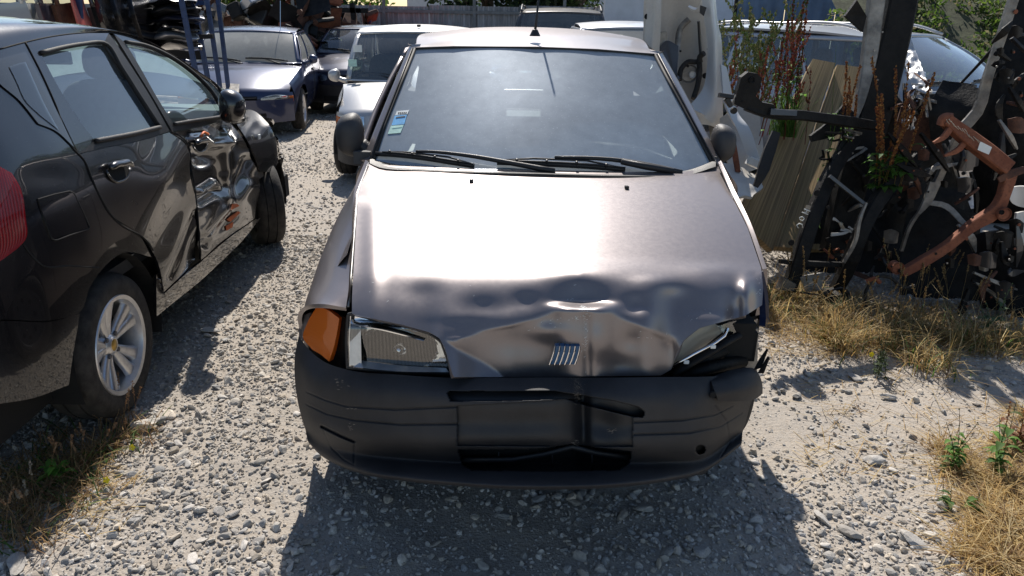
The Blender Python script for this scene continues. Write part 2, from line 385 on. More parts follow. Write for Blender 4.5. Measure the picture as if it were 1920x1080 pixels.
M['alloy'] = m_plain('alloy', (.62, .62, .63), .32, .75, .1, 30, .05, 200)
M['steelrim'] = m_plain('steel_wheel', (.12, .12, .13), .5, .5, .2, 20)
M['chrome'] = m_plain('chrome', (.8, .8, .82), .08, 1., .05)
M['reflector'] = m_plain('lamp_reflector', (.85, .87, .9), .09, 1., .02, 2)
M['orange'] = None
M['glass'] = m_glass('windscreen_glass', (.62, .72, .72), .13, (.56, .6, .63), .03, 1.0)
M['glass_main'] = m_glass('dusty_windscreen_glass', (.82, .9, .9), .38, (.76, .85, .88), .06, 1.0, frit=.022, dscale=20, veil=.4)
M['glass_side'] = m_glass('side_window_glass', (.68, .76, .76), .05, (.55, .6, .66), .01, 1.05)
M['glass_dark'] = m_glass('tinted_glass', (.1, .12, .14), .12, (.4, .42, .42), .02, 1.)
M['glass_dusty'] = m_glass('very_dusty_glass', (.5, .56, .54), .45, (.5, .5, .46), .1, 1.)
M['seat'] = m_plain('grey_seat_cloth', (.14, .15, .165), .95, 0, .2, 30, .3, 400)
M['dash'] = m_plain('grey_dashboard', (.36, .41, .41), .7, 0, .1, 20, .1, 500)
M['dash_d'] = m_plain('dark_dashboard', (.05, .052, .055), .7, 0, .1, 20, .1, 500)
M['wood'] = None
M['blackmetal'] = m_plain('black_painted_steel', (.005, .005, .006), .6, 0, .5, 14, .4, 60, c2=(.014, .013, .012), spec=.25)
M['greymetal'] = m_plain('bare_grey_steel', (.22, .21, .2), .45, .5, .4, 9, .3, 60, c2=(.36, .34, .31))
M['rust'] = m_rust('rusty_steel', (.19, .06, .03), (.28, .10, .05), (.1, .035, .02))
M['rustdark'] = m_rust('dark_rust', (.07, .03, .02), (.14, .06, .035), (.03, .02, .02))
M['bluesteel'] = m_plain('blue_rack_steel', (.02, .045, .12), .5, .1, .3, 20)
M['fence'] = m_plain('grey_corrugated_fence', (.30, .30, .31), .7, .1, .3, 1.8, .1, 50, stretch=(3, 3, .6))
M['fencepost'] = m_plain('fence_post_steel', (.16, .17, .18), .6, .3, .2)
M['bluefence'] = m_plain('blue_sheet_fence', (.09, .15, .25), .6, .1, .3, 1.5, .1, 50)
M['wall'] = m_plain('whitewashed_wall', (.6, .62, .66), .9, 0, .08, 3, .2, 60)
M['paper'] = m_plain('white_sticker', (.75, .78, .76), .6, 0, .05)
M['stblue'] = m_plain('blue_sticker', (.12, .42, .75), .5, 0, .15, 40)
M['stgreen'] = m_plain('pale_green_sticker', (.5, .75, .66), .5, 0, .15, 40)
M['ink'] = m_plain('black_print', (.02, .02, .02), .6)
M['orangemark'] = m_plain('orange_scrape', (.6, .12, .02), .6, 0, .3)
M['gold'] = m_plain('gold_emblem', (.55, .36, .1), .35, .8, .1)
M['badgeblue'] = m_plain('blue_badge_enamel', (.02, .10, .22), .35, 0, .1)
M['bark'] = m_plain('bark', (.12, .09, .07), .95, 0, .35, 12, .5, 40)
M['veg'] = m_vcol('leaves_and_stems', .7, 0, trans=.5)
M['stone'] = m_vcol('stone', .92, .5, 260)
M['amber'] = m_plain('small_amber_lamp', (.7, .2, .03), .2, 0, .1, coat=1)

def m_lens(name, c, rough=.1, deep=None, scale=(1, 1, 1), ribs=0.):
    m, nt, o = mat(name)
    tc = N_(nt, 'ShaderNodeTexCoord'); wv = N_(nt, 'ShaderNodeTexWave'); wv.bands_direction = 'X'; wv.inputs['Scale'].default_value = ribs or 20; wv.inputs['Distortion'].default_value = 0
    nt.links.new(tc.outputs['UV'], wv.inputs[0])
    nb = bump(nt, wv.outputs[1], .25, .004)
    base = mixc(nt, wv.outputs[1], deep or tuple(v*.55 for v in c), c)
    p = princ(nt, None, base, rough, 0, 1., .03, nb)
    t = N_(nt, 'ShaderNodeBsdfTranslucent'); t.inputs[0].default_value = (*c, 1)
    mx = N_(nt, 'ShaderNodeMixShader'); mx.inputs[0].default_value = .3; nt.links.new(p.outputs[0], mx.inputs[1]); nt.links.new(t.outputs[0], mx.inputs[2]); nt.links.new(mx.outputs[0], o.inputs[0]); return m
M['orange'] = m_lens('orange_indicator_lens', (.95, .25, .02), .12, (.72, .13, .01), ribs=9)
M['tail'] = m_lens('red_tail_lens', (.45, .008, .012), .08, (.22, .002, .006), ribs=5)
def m_headglass():
    m, nt, o = mat('fluted_headlamp_glass')
    tc = N_(nt, 'ShaderNodeTexCoord'); wv = N_(nt, 'ShaderNodeTexWave'); wv.bands_direction = 'X'; wv.inputs['Scale'].default_value = 9; nt.links.new(tc.outputs['UV'], wv.inputs[0])
    nb = bump(nt, wv.outputs[1], .06, .003)
    tr = N_(nt, 'ShaderNodeBsdfTransparent'); tr.inputs[0].default_value = (.85, .88, .88, 1)
    gl = N_(nt, 'ShaderNodeBsdfGlossy'); gl.inputs['Roughness'].default_value = .06; nt.links.new(nb, gl.inputs['Normal'])
    fr = N_(nt, 'ShaderNodeFresnel'); fr.inputs[0].default_value = 1.6; nt.links.new(nb, fr.inputs['Normal'])
    a = N_(nt, 'ShaderNodeMath', operation='MULTIPLY_ADD', use_clamp=True); nt.links.new(fr.outputs[0], a.inputs[0]); a.inputs[1].default_value = 1.6; a.inputs[2].default_value = .06
    b = N_(nt, 'ShaderNodeMath', operation='MULTIPLY_ADD', use_clamp=True); nt.links.new(wv.outputs[1], b.inputs[0]); b.inputs[1].default_value = .05; nt.links.new(a.outputs[0], b.inputs[2])
    mx = N_(nt, 'ShaderNodeMixShader'); nt.links.new(b.outputs[0], mx.inputs[0]); nt.links.new(tr.outputs[0], mx.inputs[1]); nt.links.new(gl.outputs[0], mx.inputs[2]); nt.links.new(mx.outputs[0], o.inputs[0]); return m
M['headglass'] = m_headglass()
def m_wood():
    m, nt, o = mat('weathered_plank'); n = nz(nt, 3, 8, .7, stretch=(26, 1.2, 26), coord='UV'); n2 = nz(nt, 5, 5, .6)
    tc = N_(nt, 'ShaderNodeTexCoord'); mp = N_(nt, 'ShaderNodeMapping'); mp.inputs['Scale'].default_value = (5, .22, 1); nt.links.new(tc.outputs['UV'], mp.inputs[0])
    nn = N_(nt, 'ShaderNodeTexNoise'); nn.inputs['Scale'].default_value = 4; nn.inputs['Detail'].default_value = 9; nn.inputs['Roughness'].default_value = .7; nt.links.new(mp.outputs[0], nn.inputs[0])
    base = mixc(nt, ramp(nt, nn.outputs[0], .36, .6), (.09, .06, .028), (.38, .26, .13)); base = mixc(nt, ramp(nt, n2, .4, .7, 0, .5), base, (.27, .20, .08))
    princ(nt, o, base, .9, normal=bump(nt, nn.outputs[0], .5, .006)); return m
M['wood'] = m_wood()
# ================================================================ the ground
def axis(a, b, fine, lo, hi):
    m = np.arange(a, b+1e-6, fine); L = [a]; s = fine
    while L[-1] > lo: s *= 1.25; L.append(L[-1]-s)
    R = [b]; s = fine
    while R[-1] < hi: s *= 1.25; R.append(R[-1]+s)
    return np.r_[L[::-1][:-1], m, R[1:]]
gxs = axis(-3.2, 3.6, .025, -400, 400); gys = axis(-.8, 6., .025, -60, 600)
X, Y = np.meshgrid(gxs, gys)
def gz(X, Y):
    P = np.stack([X, Y, 0*X], -1); near = np.exp(-np.maximum(0, np.hypot(X, Y-1)-8)/6)
    return ter(X, Y)+near*(.035*noise(P, 1.3)+.018*noise(P+7, 4.1)+.008*noise(P+3, 13.)-.01)
def m_ground():
    m, nt, o = mat('dusty_gravel_ground'); a = nz(nt, .9, 6, .6); b = nz(nt, 22, 8, .75); c = nz(nt, 120, 5, .75)
    v = N_(nt, 'ShaderNodeTexVoronoi'); v.inputs['Scale'].default_value = 55; tc = N_(nt, 'ShaderNodeTexCoord'); nt.links.new(tc.outputs['Object'], v.inputs['Vector'])
    v2 = N_(nt, 'ShaderNodeTexVoronoi'); v2.inputs['Scale'].default_value = 130; nt.links.new(tc.outputs['Object'], v2.inputs['Vector'])
    base = mixc(nt, ramp(nt, a, .4, .62), (.385, .32, .245), (.325, .28, .23)); base = mixc(nt, ramp(nt, b, .4, .65, 0, .8), base, (.28, .255, .225)); base = mixc(nt, ramp(nt, v.outputs[0], .0, .5, .0, .35), base, (.5, .47, .43)); base = mixc(nt, ramp(nt, c, .5, .75, 0, .5), base, (.19, .175, .16))
    n1 = bump(nt, v.outputs[0], .25, .010); n2 = bump(nt, v2.outputs[0], .4, .005, n1); n3 = bump(nt, c, .7, .006, n2)
    princ(nt, o, base, .95, normal=n3, spec=.2); return m
g = mesh('ground', np.stack([X, Y, gz(X, Y)], -1), gfaces(*X.shape), m_ground()); tag(g, kind='structure')

def ico(sub):
    b = bmesh.new(); bmesh.ops.create_icosphere(b, subdivisions=sub, radius=1); v = np.array([q.co[:] for q in b.verts]); f = np.array([[w.index for w in q.verts] for q in b.faces]); b.free(); return v, f
def rock_shapes(sub, n, seed, rough=.5):
    v, f = ico(sub); rs = np.random.RandomState(seed); out = []
    for i in range(n):
        u = v.copy(); 
        for _ in range(7):
            d = rs.randn(3); d /= np.linalg.norm(d); h = rs.uniform(.45, .85); t = u@d; u = u-np.outer(np.maximum(0, t-h), d)
        u *= 1+rough*.5*noise(u*1.0+i*3.1, 1.7)[:, None]; u *= V(1, rs.uniform(.6, .95), rs.uniform(.38, .68)); out.append(u)
    return out, f
def rots(n, rs, tilt=.6):
    a = rs.uniform(0, 2*np.pi, n); b = rs.randn(n)*tilt; c = rs.randn(n)*tilt
    ca, sa, cb, sb, cc, sc_ = np.cos(a), np.sin(a), np.cos(b), np.sin(b), np.cos(c), np.sin(c); z = 0*a; o = z+1
    Rz = np.stack([ca, -sa, z, sa, ca, z, z, z, o], -1).reshape(n, 3, 3); Rx = np.stack([o, z, z, z, cb, -sb, z, sb, cb], -1).reshape(n, 3, 3); Ry = np.stack([cc, z, sc_, z, o, z, -sc_, z, cc], -1).reshape(n, 3, 3)
    return Rz@Rx@Ry
def stone_cols(n, rs):
    pal = np.array([(.54, .505, .46), (.47, .445, .41), (.57, .525, .46), (.39, .38, .365), (.56, .49, .40), (.49, .43, .36), (.64, .60, .55)])
    return pal[rs.choice(7, n, p=[.2, .2, .17, .15, .13, .08, .07])]*rs.uniform(.65, 1.25, (n, 1))
def scatter(name, pts, sizes, sub, seed, matl, sink=.25):
    rs = np.random.RandomState(seed); shapes, f = rock_shapes(sub, 14, seed); n = len(pts); k = rs.randint(0, 14, n); Rm = rots(n, rs); S = np.stack(shapes)[k]*sizes[:, None, None]
    Vv = np.einsum('nij,nkj->nki', Rm, S)+pts[:, None]; Vv[..., 2] += (sizes*(1-2*sink)*.5)[:, None]
    F = (f[None]+np.arange(n)[:, None, None]*len(shapes[0])).reshape(-1, 3); c = np.repeat(stone_cols(n, rs), len(shapes[0]), 0)
    return mesh(name, Vv.reshape(-1, 3), F, matl, smooth=False, col=c)
rs = np.random.RandomState(11)
def dens(x, y):
    P = np.stack([x, y, 0*x], -1); d = .95+1.7*noise(P+11, 1.1)+1.0*noise(P+5, 3.3)
    d += .9*gs(x, -1.35, .35)*gs(y, .0, .9)+.7*gs(x, -1.15, .25)*gs(y, 1.2, 1.2)+.5*gs(x, 1.15, .4)*gs(y, .1, .55)-.5*gs(x, -.95, .18)*(y > .2)-.6*gs(x, 1.75, .4)*gs(y, .9, .6)
    return np.clip(d, .16, 2)
def field(n, x0, x1, y0, y1):
    x = rs.uniform(x0, x1, n); y = rs.uniform(y0, y1, n); k = rs.rand(n)*1.7 < dens(x, y)
    P = np.stack([x, y, gz(x, y)], -1)[k]; q = proj(P); vis = (q[:, 0] > -350) & (q[:, 0] < 2300) & (q[:, 1] < 1250); return P[vis]
a = field(120000, -2.6, 3.6, -.5, 3.4); s = np.clip(rs.lognormal(math.log(.0052), .42, len(a)), .003, .014)
scatter('gravel', a, s, 1, 21, M['stone'], .3)['kind'] = 'stuff'
a = field(34000, -2.6, 3.6, -.5, 3.4); s = np.clip(rs.lognormal(math.log(.0098), .42, len(a)), .005, .026)
scatter('gravel', a, s, 2, 22, M['stone'], .3)['kind'] = 'stuff'
a = field(26000, -3.6, -.7, 3., 12); s = np.clip(rs.lognormal(math.log(.010), .45, len(a)), .006, .03)
scatter('gravel', a, s, 1, 23, M['stone'], .3)['kind'] = 'stuff'
# larger loose stones, each its own
big_shapes, bf = rock_shapes(3, 9, 77, .7)
big_me = []
def loose(px, py, wpx, label='loose grey stone lying on the gravel', shape=None, flat=.62, cmul=1., group='loose stones on the gravel', rz=None, asp=.7):
    c = G(px, py); dist = (c-CAM)@FW; r = wpx/2*dist/FPX; k = rs.randint(9) if shape is None else shape
    u = big_shapes[k]*V(1, asp, flat)*r*1.15; n = len(u); col = np.tile(stone_cols(1, rs)*cmul, (n, 1))
    o = mesh('stone', u, bf, M['stone'], smooth=False, col=col)
    o.location = (c[0], c[1]+r*.4, gz(c[0], c[1])+r*flat*.45); o.rotation_euler = (rs.randn()*.15, rs.randn()*.15, rs.uniform(0, 6) if rz is None else rz); tag(o, label, 'stone', group)
loose(845, 600, 40) if 0 else None
loose(393, 628, 38, 'pale lump of rock in the sun edge beside the black car shadow', group=None, cmul=1.3)
loose(263, 806, 56, 'big rough grey rock standing just in front of the alloy wheel of the black car', 2, .8, group=None, rz=.3, cmul=1.15)
loose(300, 792, 26, 'upright pale stone leaning against the big rock by the alloy wheel', flat=1.0, group=None)
loose(313, 778, 30, 'flat light stone behind the big rock by the alloy wheel', group=None, cmul=1.25)
loose(341, 848, 30, 'flat pale stone right of the yellow flower', flat=.5, group=None, cmul=1.3)
loose(279, 953, 24, 'brownish grey stone in the bare sandy patch', group=None)
loose(20, 1068, 62, 'large pale rock at the bottom left corner', flat=.6, group=None, cmul=1.3)
loose(95, 950, 32, 'grey stone at the edge of the dry grass on the left', group=None)
loose(356, 1048, 34, 'pale stone between bare sand and gravel at the bottom', flat=.5, group=None)
loose(1642, 866, 44, 'broken whitish lump with a long shadow on the sandy ground', 4, .6, group=None, cmul=1.4, rz=0.)
loose(1716, 1018, 48, 'reddish brown flat stone at the lower right', 5, .5, group=None, cmul=.95)
loose(1602, 1006, 46, 'grey oval stone at the lower right beside the reddish one', 1, .55, group=None)
loose(1785, 948, 36, 'long flat stone by the dry straw', flat=.35, group=None, cmul=1.1)
loose(1668, 744, 26, 'round stone on bare sand in front of the flowering weed', flat=.8, group=None)
loose(1497, 742, 30, 'grey stone on the sand right of the torn bumper', group=None)
loose(1604, 708, 32, 'flat stone below the dry grass clump', flat=.5, group=None)
loose(1012, 936, 30, 'grey stone in the shade under the middle of the bumper', group=None, flat=.7)
loose(891, 966, 24, 'pale angular stone in the shade under the bumper', group=None, cmul=1.3)
loose(946, 966, 28, 'darker wedge stone in the shade next to the pale angular one', group=None, cmul=.8)
loose(1168, 968, 28, 'light stone in the shade under the tow cover side of the bumper', group=None, cmul=1.2)
loose(1210, 955, 32, 'rounded grey stone in the shade under the right of the bumper', group=None)
loose(817, 1016, 24, 'oval stone in the middle of the car shadow', group=None)
loose(1318, 1040, 44, 'large smooth grey stone in the car shadow near its right edge', group=None, flat=.5)
loose(1545, 980, 40, 'wide pale stone just outside the right edge of the car shadow', group=None)
srs = np.random.RandomState(91)
def lab(px, py):
    if px < 560: z = 'near the left bottom corner' if px < 280 and py > 900 else 'by the dry grass on the left' if px < 320 else 'in the lane between the two nearest cars' if py < 800 else 'in the sun left of the shadow of the damaged car'
    elif px < 1520: z = 'in the shade before the bumper, left part' if px < 850 else 'in the shade before the bumper, middle' if px < 1180 else 'at the right side of the bumper shadow'
    else: z = 'on the sunny ground right of the torn bumper' if py < 800 else 'on the sandy patch before the straw' if px > 1680 else 'in the sunny gravel right of the bumper shadow'
    k_ = (z, py > 930); CNT[k_] = CNT.get(k_, 0)+1
    return WORDS_[(CNT[k_]-1) % len(WORDS_)]+(' larger stone ' if py > 930 else ' stone ')+z
CNT = {}; WORDS_ = ['loose grey']
for i in range(120):
    px, py = srs.uniform(20, 1900), srs.uniform(690, 1075)
    if 560 < px < 1420 and py < 930: continue
    if px < 340 and py < 860: continue
    P_ = G(px, py)
    if dens(P_[None, 0], P_[None, 1])[0] < srs.rand()*1.3: continue
    loose(px, py, srs.uniform(15, 27)*(.7+.3*py/1000), label=lab(px, py))
for i in range(26):
    px, py = srs.uniform(330, 560), srs.uniform(470, 700)
    if px < 560-.9*(py-440): continue
    loose(px, py, srs.uniform(10, 17), label=lab(px, py))
# ================================================================ shared car pieces
def make_wheel(par, c, side, R=.29, w=.18, rim=.19, style='plain', yaw=0., rmat=None, world=False, spokes=5, tilt=0.):
    """side=+1: outer face towards +x"""
    wroot = None
    cy, sy = math.cos(yaw), math.sin(yaw); Mz = np.array([[cy, -sy, 0], [sy, cy, 0], [0, 0, 1.]])
    L = np.array([[0, side, 0], [1, 0, 0], [0, 0, 1.]])          # local Y -> x*side
    Mt = Mz@L
    b = MB(); h = w/2
    prof = [(rim+.005, -h*.7), (rim+.03, -h*.95), (R-.035, -h), (R-.012, -h*.88), (R, -h*.6), (R, -h*.35), (R-.007, -h*.33), (R-.007, -h*.27), (R, -h*.25), (R, h*.25), (R-.007, h*.27), (R-.007, h*.33), (R, h*.35), (R, h*.6), (R-.012, h*.88), (R-.03, h*.99), (rim+.03, h), (rim+.008, h*.93), (rim, h*.8), (rim, -h*.7)]
    b.lathe(prof, 56, Mt, c); ty = b.build('tyre', M['rubber'], par, world=world, autos=40)
    rm = rmat or M['alloy']
    b = MB(); b.lathe([(rim+.001, h*.72), (rim+.009, h*.88), (rim+.004, h*.97), (rim-.012, h*.93), (rim-.018, h*.7), (rim-.02, -.5*h), (rim-.03, -.6*h), (.02, -.6*h)], 48, Mt, c)
    rimo = b.build('rim', rm, par, world=world, autos=35)
    if style == 'plain':
        b = MB(); b.lathe([(0, h*.55), (.03, h*.6), (.06, h*.5), (.1, h*.42), (rim*.8, h*.7), (rim-.012, h*.75)], 40, Mt, c)
        b.build('hub_cap', rm, par, world=world, autos=40)
        b = MB()
        for k in range(8):
            a = k*math.pi/4; p = np.array([math.cos(a)*rim*.62, 0, math.sin(a)*rim*.62])
            P = np.array([[0.0, 0, 0]]); b.lathe([(0, 0), (.016, 0), (.016, -.004), (0, -.004)], 10, Mt, np.asarray(c)+Mt@(p+[0, h*.62+.003, 0]))
        b.build('vent_hole', M['void'], par, world=world)['kind'] = 'stuff'
    else:
        b = MB(); b.lathe([(0, h*.60), (.028, h*.62), (.045, h*.5), (.052, h*.35), (.07, .1*h), (.075, -.2*h)], 28, Mt, c)
        b.build('hub', rm, par, world=world, autos=35)
        for k in range(spokes):
            a0 = k*2*math.pi/spokes+math.pi/2+.1
            b = MB()
            for s in (-1, 1):
                rows = []
                for r, off, wd, d in ((.035, .12, .014, .5), (.09, .19, .021, .55), (rim*.75, .235, .027, .66), (rim-.01, .26, .036, .74)):
                    a = a0+s*off*(1 if r > .05 else 1.2)*(.11/max(r, .08))**.35; e = np.array([math.cos(a), 0, math.sin(a)]); t = np.array([-math.sin(a), 0, math.cos(a)])
                    rows.append([e*r-t*wd+[0, h*(d-.22), 0], e*r-t*wd*.8+[0, h*d-.004, 0], e*r+[0, h*d, 0], e*r+t*wd*.8+[0, h*d-.004, 0], e*r+t*wd+[0, h*(d-.22), 0]])
                A = net(rows, 9, 8)@Mt.T+np.asarray(c); b.grid(A)
            b.build('spoke', rm, par, True, world=world)
        b = MB()
        for k in range(4):
            a = k*math.pi/2+.78; p = np.array([math.cos(a)*.05, h*.5, math.sin(a)*.05]); b.lathe([(0, .008), (.009, .008), (.011, 0)], 8, Mt, np.asarray(c)+Mt@p)
        b.build('wheel_nut', M['steelrim'], par, world=world)
        b = MB(); b.lathe([(0, h*.66), (.02, h*.645), (.027, h*.6)], 20, Mt, c); b.build('emblem_cap', M['gold'], par, True, world=world)
        b = MB(); b.lathe([(.04, -.35*h), (.12, -.35*h), (.12, -.42*h)], 30, Mt, c); b.build('brake_disc', M['steelrim'], par, world=world)

def seat(par, x, y, z, mt=None, sc=1., world=True, yaw=0., name='seat'):
    mt = mt or M['seat']
    def blob(cx, cy, cz, dx, dy, dz, lean=0., p=.45):
        u, v = np.meshgrid(np.linspace(-np.pi, np.pi, 25), np.linspace(-np.pi/2, np.pi/2, 15))
        f = lambda t: np.sign(t)*np.abs(t)**p
        X = f(np.cos(v))*f(np.cos(u))*dx; Y = f(np.cos(v))*f(np.sin(u))*dy; Z = f(np.sin(v))*dz
        Y = Y+lean*(Z+dz); return np.stack([X+cx, Y+cy, Z+cz], -1)
    b = MB(); b.grid(blob(x, y, z, .24, .26, .08)); b.grid(blob(x, y+.24, z+.32, .23, .075, .30, .28)); o = b.build(name, mt, par, True, world=world)
    b = MB(); b.grid(blob(x, y+.44, z+.70, .13, .05, .09, .1, .7)); b.tube([(x-.06, y+.4, z+.56), (x-.06, y+.43, z+.68)], .007, 6); b.tube([(x+.06, y+.4, z+.56), (x+.06, y+.43, z+.68)], .007, 6)
    b.build('headrest', mt, o, True, world=world)
def steering(par, x, y, z, world=True, r=.185):
    b = MB(); a = np.linspace(0, 2*np.pi, 33); t = .45
    P = np.stack([x+r*np.cos(a), y-np.sin(a)*r*math.sin(t), z+np.sin(a)*r*math.cos(t)], -1); b.tube(P, .014, 8, False)
    b.bar((x-r, y, z), (x+r, y, z), .03, .02); b.box((x, y-.01, z-.02), (.13, .04, .1), bev=.02); b.tube([(x, y, z), (x, y-.25, z-.12)], .03, 8)
    b.build('steering_wheel', M['dash_d'], par, True, world=world)
def mirror(par, c, sgn, mt, s=1., world=True, arm=None, squash=1., sx=.75):
    """door mirror with its face towards +y"""
    u, v = np.meshgrid(np.linspace(-np.pi, np.pi, 29), np.linspace(-np.pi/2, np.pi/2, 17)); f = lambda t, p: np.sign(t)*np.abs(t)**p
    X = f(np.cos(v), .8)*f(np.cos(u), .8)*.088; Y = f(np.cos(v), .8)*f(np.sin(u), .8); Y = np.where(Y > 0, Y*.02, Y*.085); Z = f(np.sin(v), .75)*.068
    X = X*sx; Z = Z*(1-.25*sgn*X/.09)*squash
    A = np.stack([X, Y, Z], -1)*s+np.asarray(c); b = MB(); b.grid(A)
    o = b.build('mirror', mt, par, True, world=world)
    b = MB(); a = np.linspace(0, 2*np.pi, 25)[:-1]; P = np.stack([f(np.cos(a), .7)*.07*sx, np.full(24, .023), f(np.sin(a), .7)*.05], -1)*s+np.asarray(c); b.add(P, [tuple(range(24))]); b.build('mirror_glass', M['chrome'], o, world=world)
    if arm is not None:
        b = MB(); P = catmull([np.asarray(c)+V(-sgn*.04, -.01, -.03)*s, (np.asarray(c)+V(-sgn*.07, -.01, -.06)*s+np.asarray(arm))/2, arm], 8); b.tube(P, np.linspace(.035, .045, 8)*s, 12, True, .7); b.build('mirror_arm', mt, o, True, world=world)
    return o
def wiper(par, blade, arm, world=True, r=.006):
    b = MB(); Bp = catmull(blade, 14); b.tube(Bp, r*1.1, 5, True, 1.6)
    off = V(0, -.012, .014)
    b.tube(Bp[1:-1]+off*.7, r*.6, 5)
    for i in (2, 5, 8, 11): b.tube([Bp[i], Bp[i]+off*1.2], r*.9, 5)
    o = b.build('wiper_blade', M['plastic2'], par, True, world=world)
    b = MB(); Ap = catmull(arm, 10); b.tube(Ap, np.linspace(r*2.0, r*1.0, 10), 6); b.build('wiper_arm', M['plastic2'], o, True, world=world)

def side_grid(sgn, hw, ztop, y0, y1, arches, zs=.2, n=150, m=22, zbulge=.52, ins=.06):
    y = np.linspace(y0, y1, n); zb = np.full(n, zs)
    for yc, zc, R in arches:
        q = R*R-(y-yc)**2; zb = np.maximum(zb, np.where(q > 0, zc+np.sqrt(np.maximum(q, 0)), 0))
    t = np.linspace(0, 1, m)[:, None]; t = t; zt = np.array([ztop(v) for v in y]); z = zb+(zt-zb)*t
    hwv = np.array([hw(v) for v in y])
    inset = np.where(z < zbulge, .07*((zbulge-z)/.32)**2, 0)+ins*np.clip((z-zt+.16)/.16, 0, 1)**2.2
    x = sgn*(hwv-inset+0*t)
    return np.stack([x, y+0*z, z], -1)

def ring(par, name, A, mt, gname, gm, mg, rim=.01, face=None, world=False, goff=0., frame=True, n=(14, 10)):
    """A: corner/edge grid (nv,nu,3) ; frame strips with margins mg=(l,r,t,b) and a pane"""
    nv, nu = A.shape[:2]
    def samp(u, v):
        u = np.clip(u, 0, 1)*(nu-1); v = np.clip(v, 0, 1)*(nv-1); i = np.clip(v.astype(int), 0, nv-2); j = np.clip(u.astype(int), 0, nu-2); a = (v-i)[..., None]; b = (u-j)[..., None]
        return A[i, j]*(1-a)*(1-b)+A[i+1, j]*a*(1-b)+A[i, j+1]*(1-a)*b+A[i+1, j+1]*a*b
    def sub(u0, u1, v0, v1, a, b):
        u, v = np.meshgrid(np.linspace(u0, u1, a), np.linspace(v0, v1, b)); return samp(u, v)
    l, r, t, bt = mg
    if frame:
        b = MB(); k = 0
        for q in ((0, 1, 0, t, n[0], 3), (0, 1, 1-bt, 1, n[0], 3), (0, l, t, 1-bt, 3, n[1]), (1-r, 1, t, 1-bt, 3, n[1])):
            if q[1]-q[0] > 1e-6 and q[3]-q[2] > 1e-6: b.grid(sub(*q)); k += 1
        if k:
            fo = b.build(name, mt, par, True, world=world)
            md = fo.modifiers.new('thick', 'SOLIDIFY'); md.thickness = .02; md.offset = 0
    g = sub(l, 1-r, t, 1-bt, *n); return sheet(gname, g, gm, par, 0, face, world)

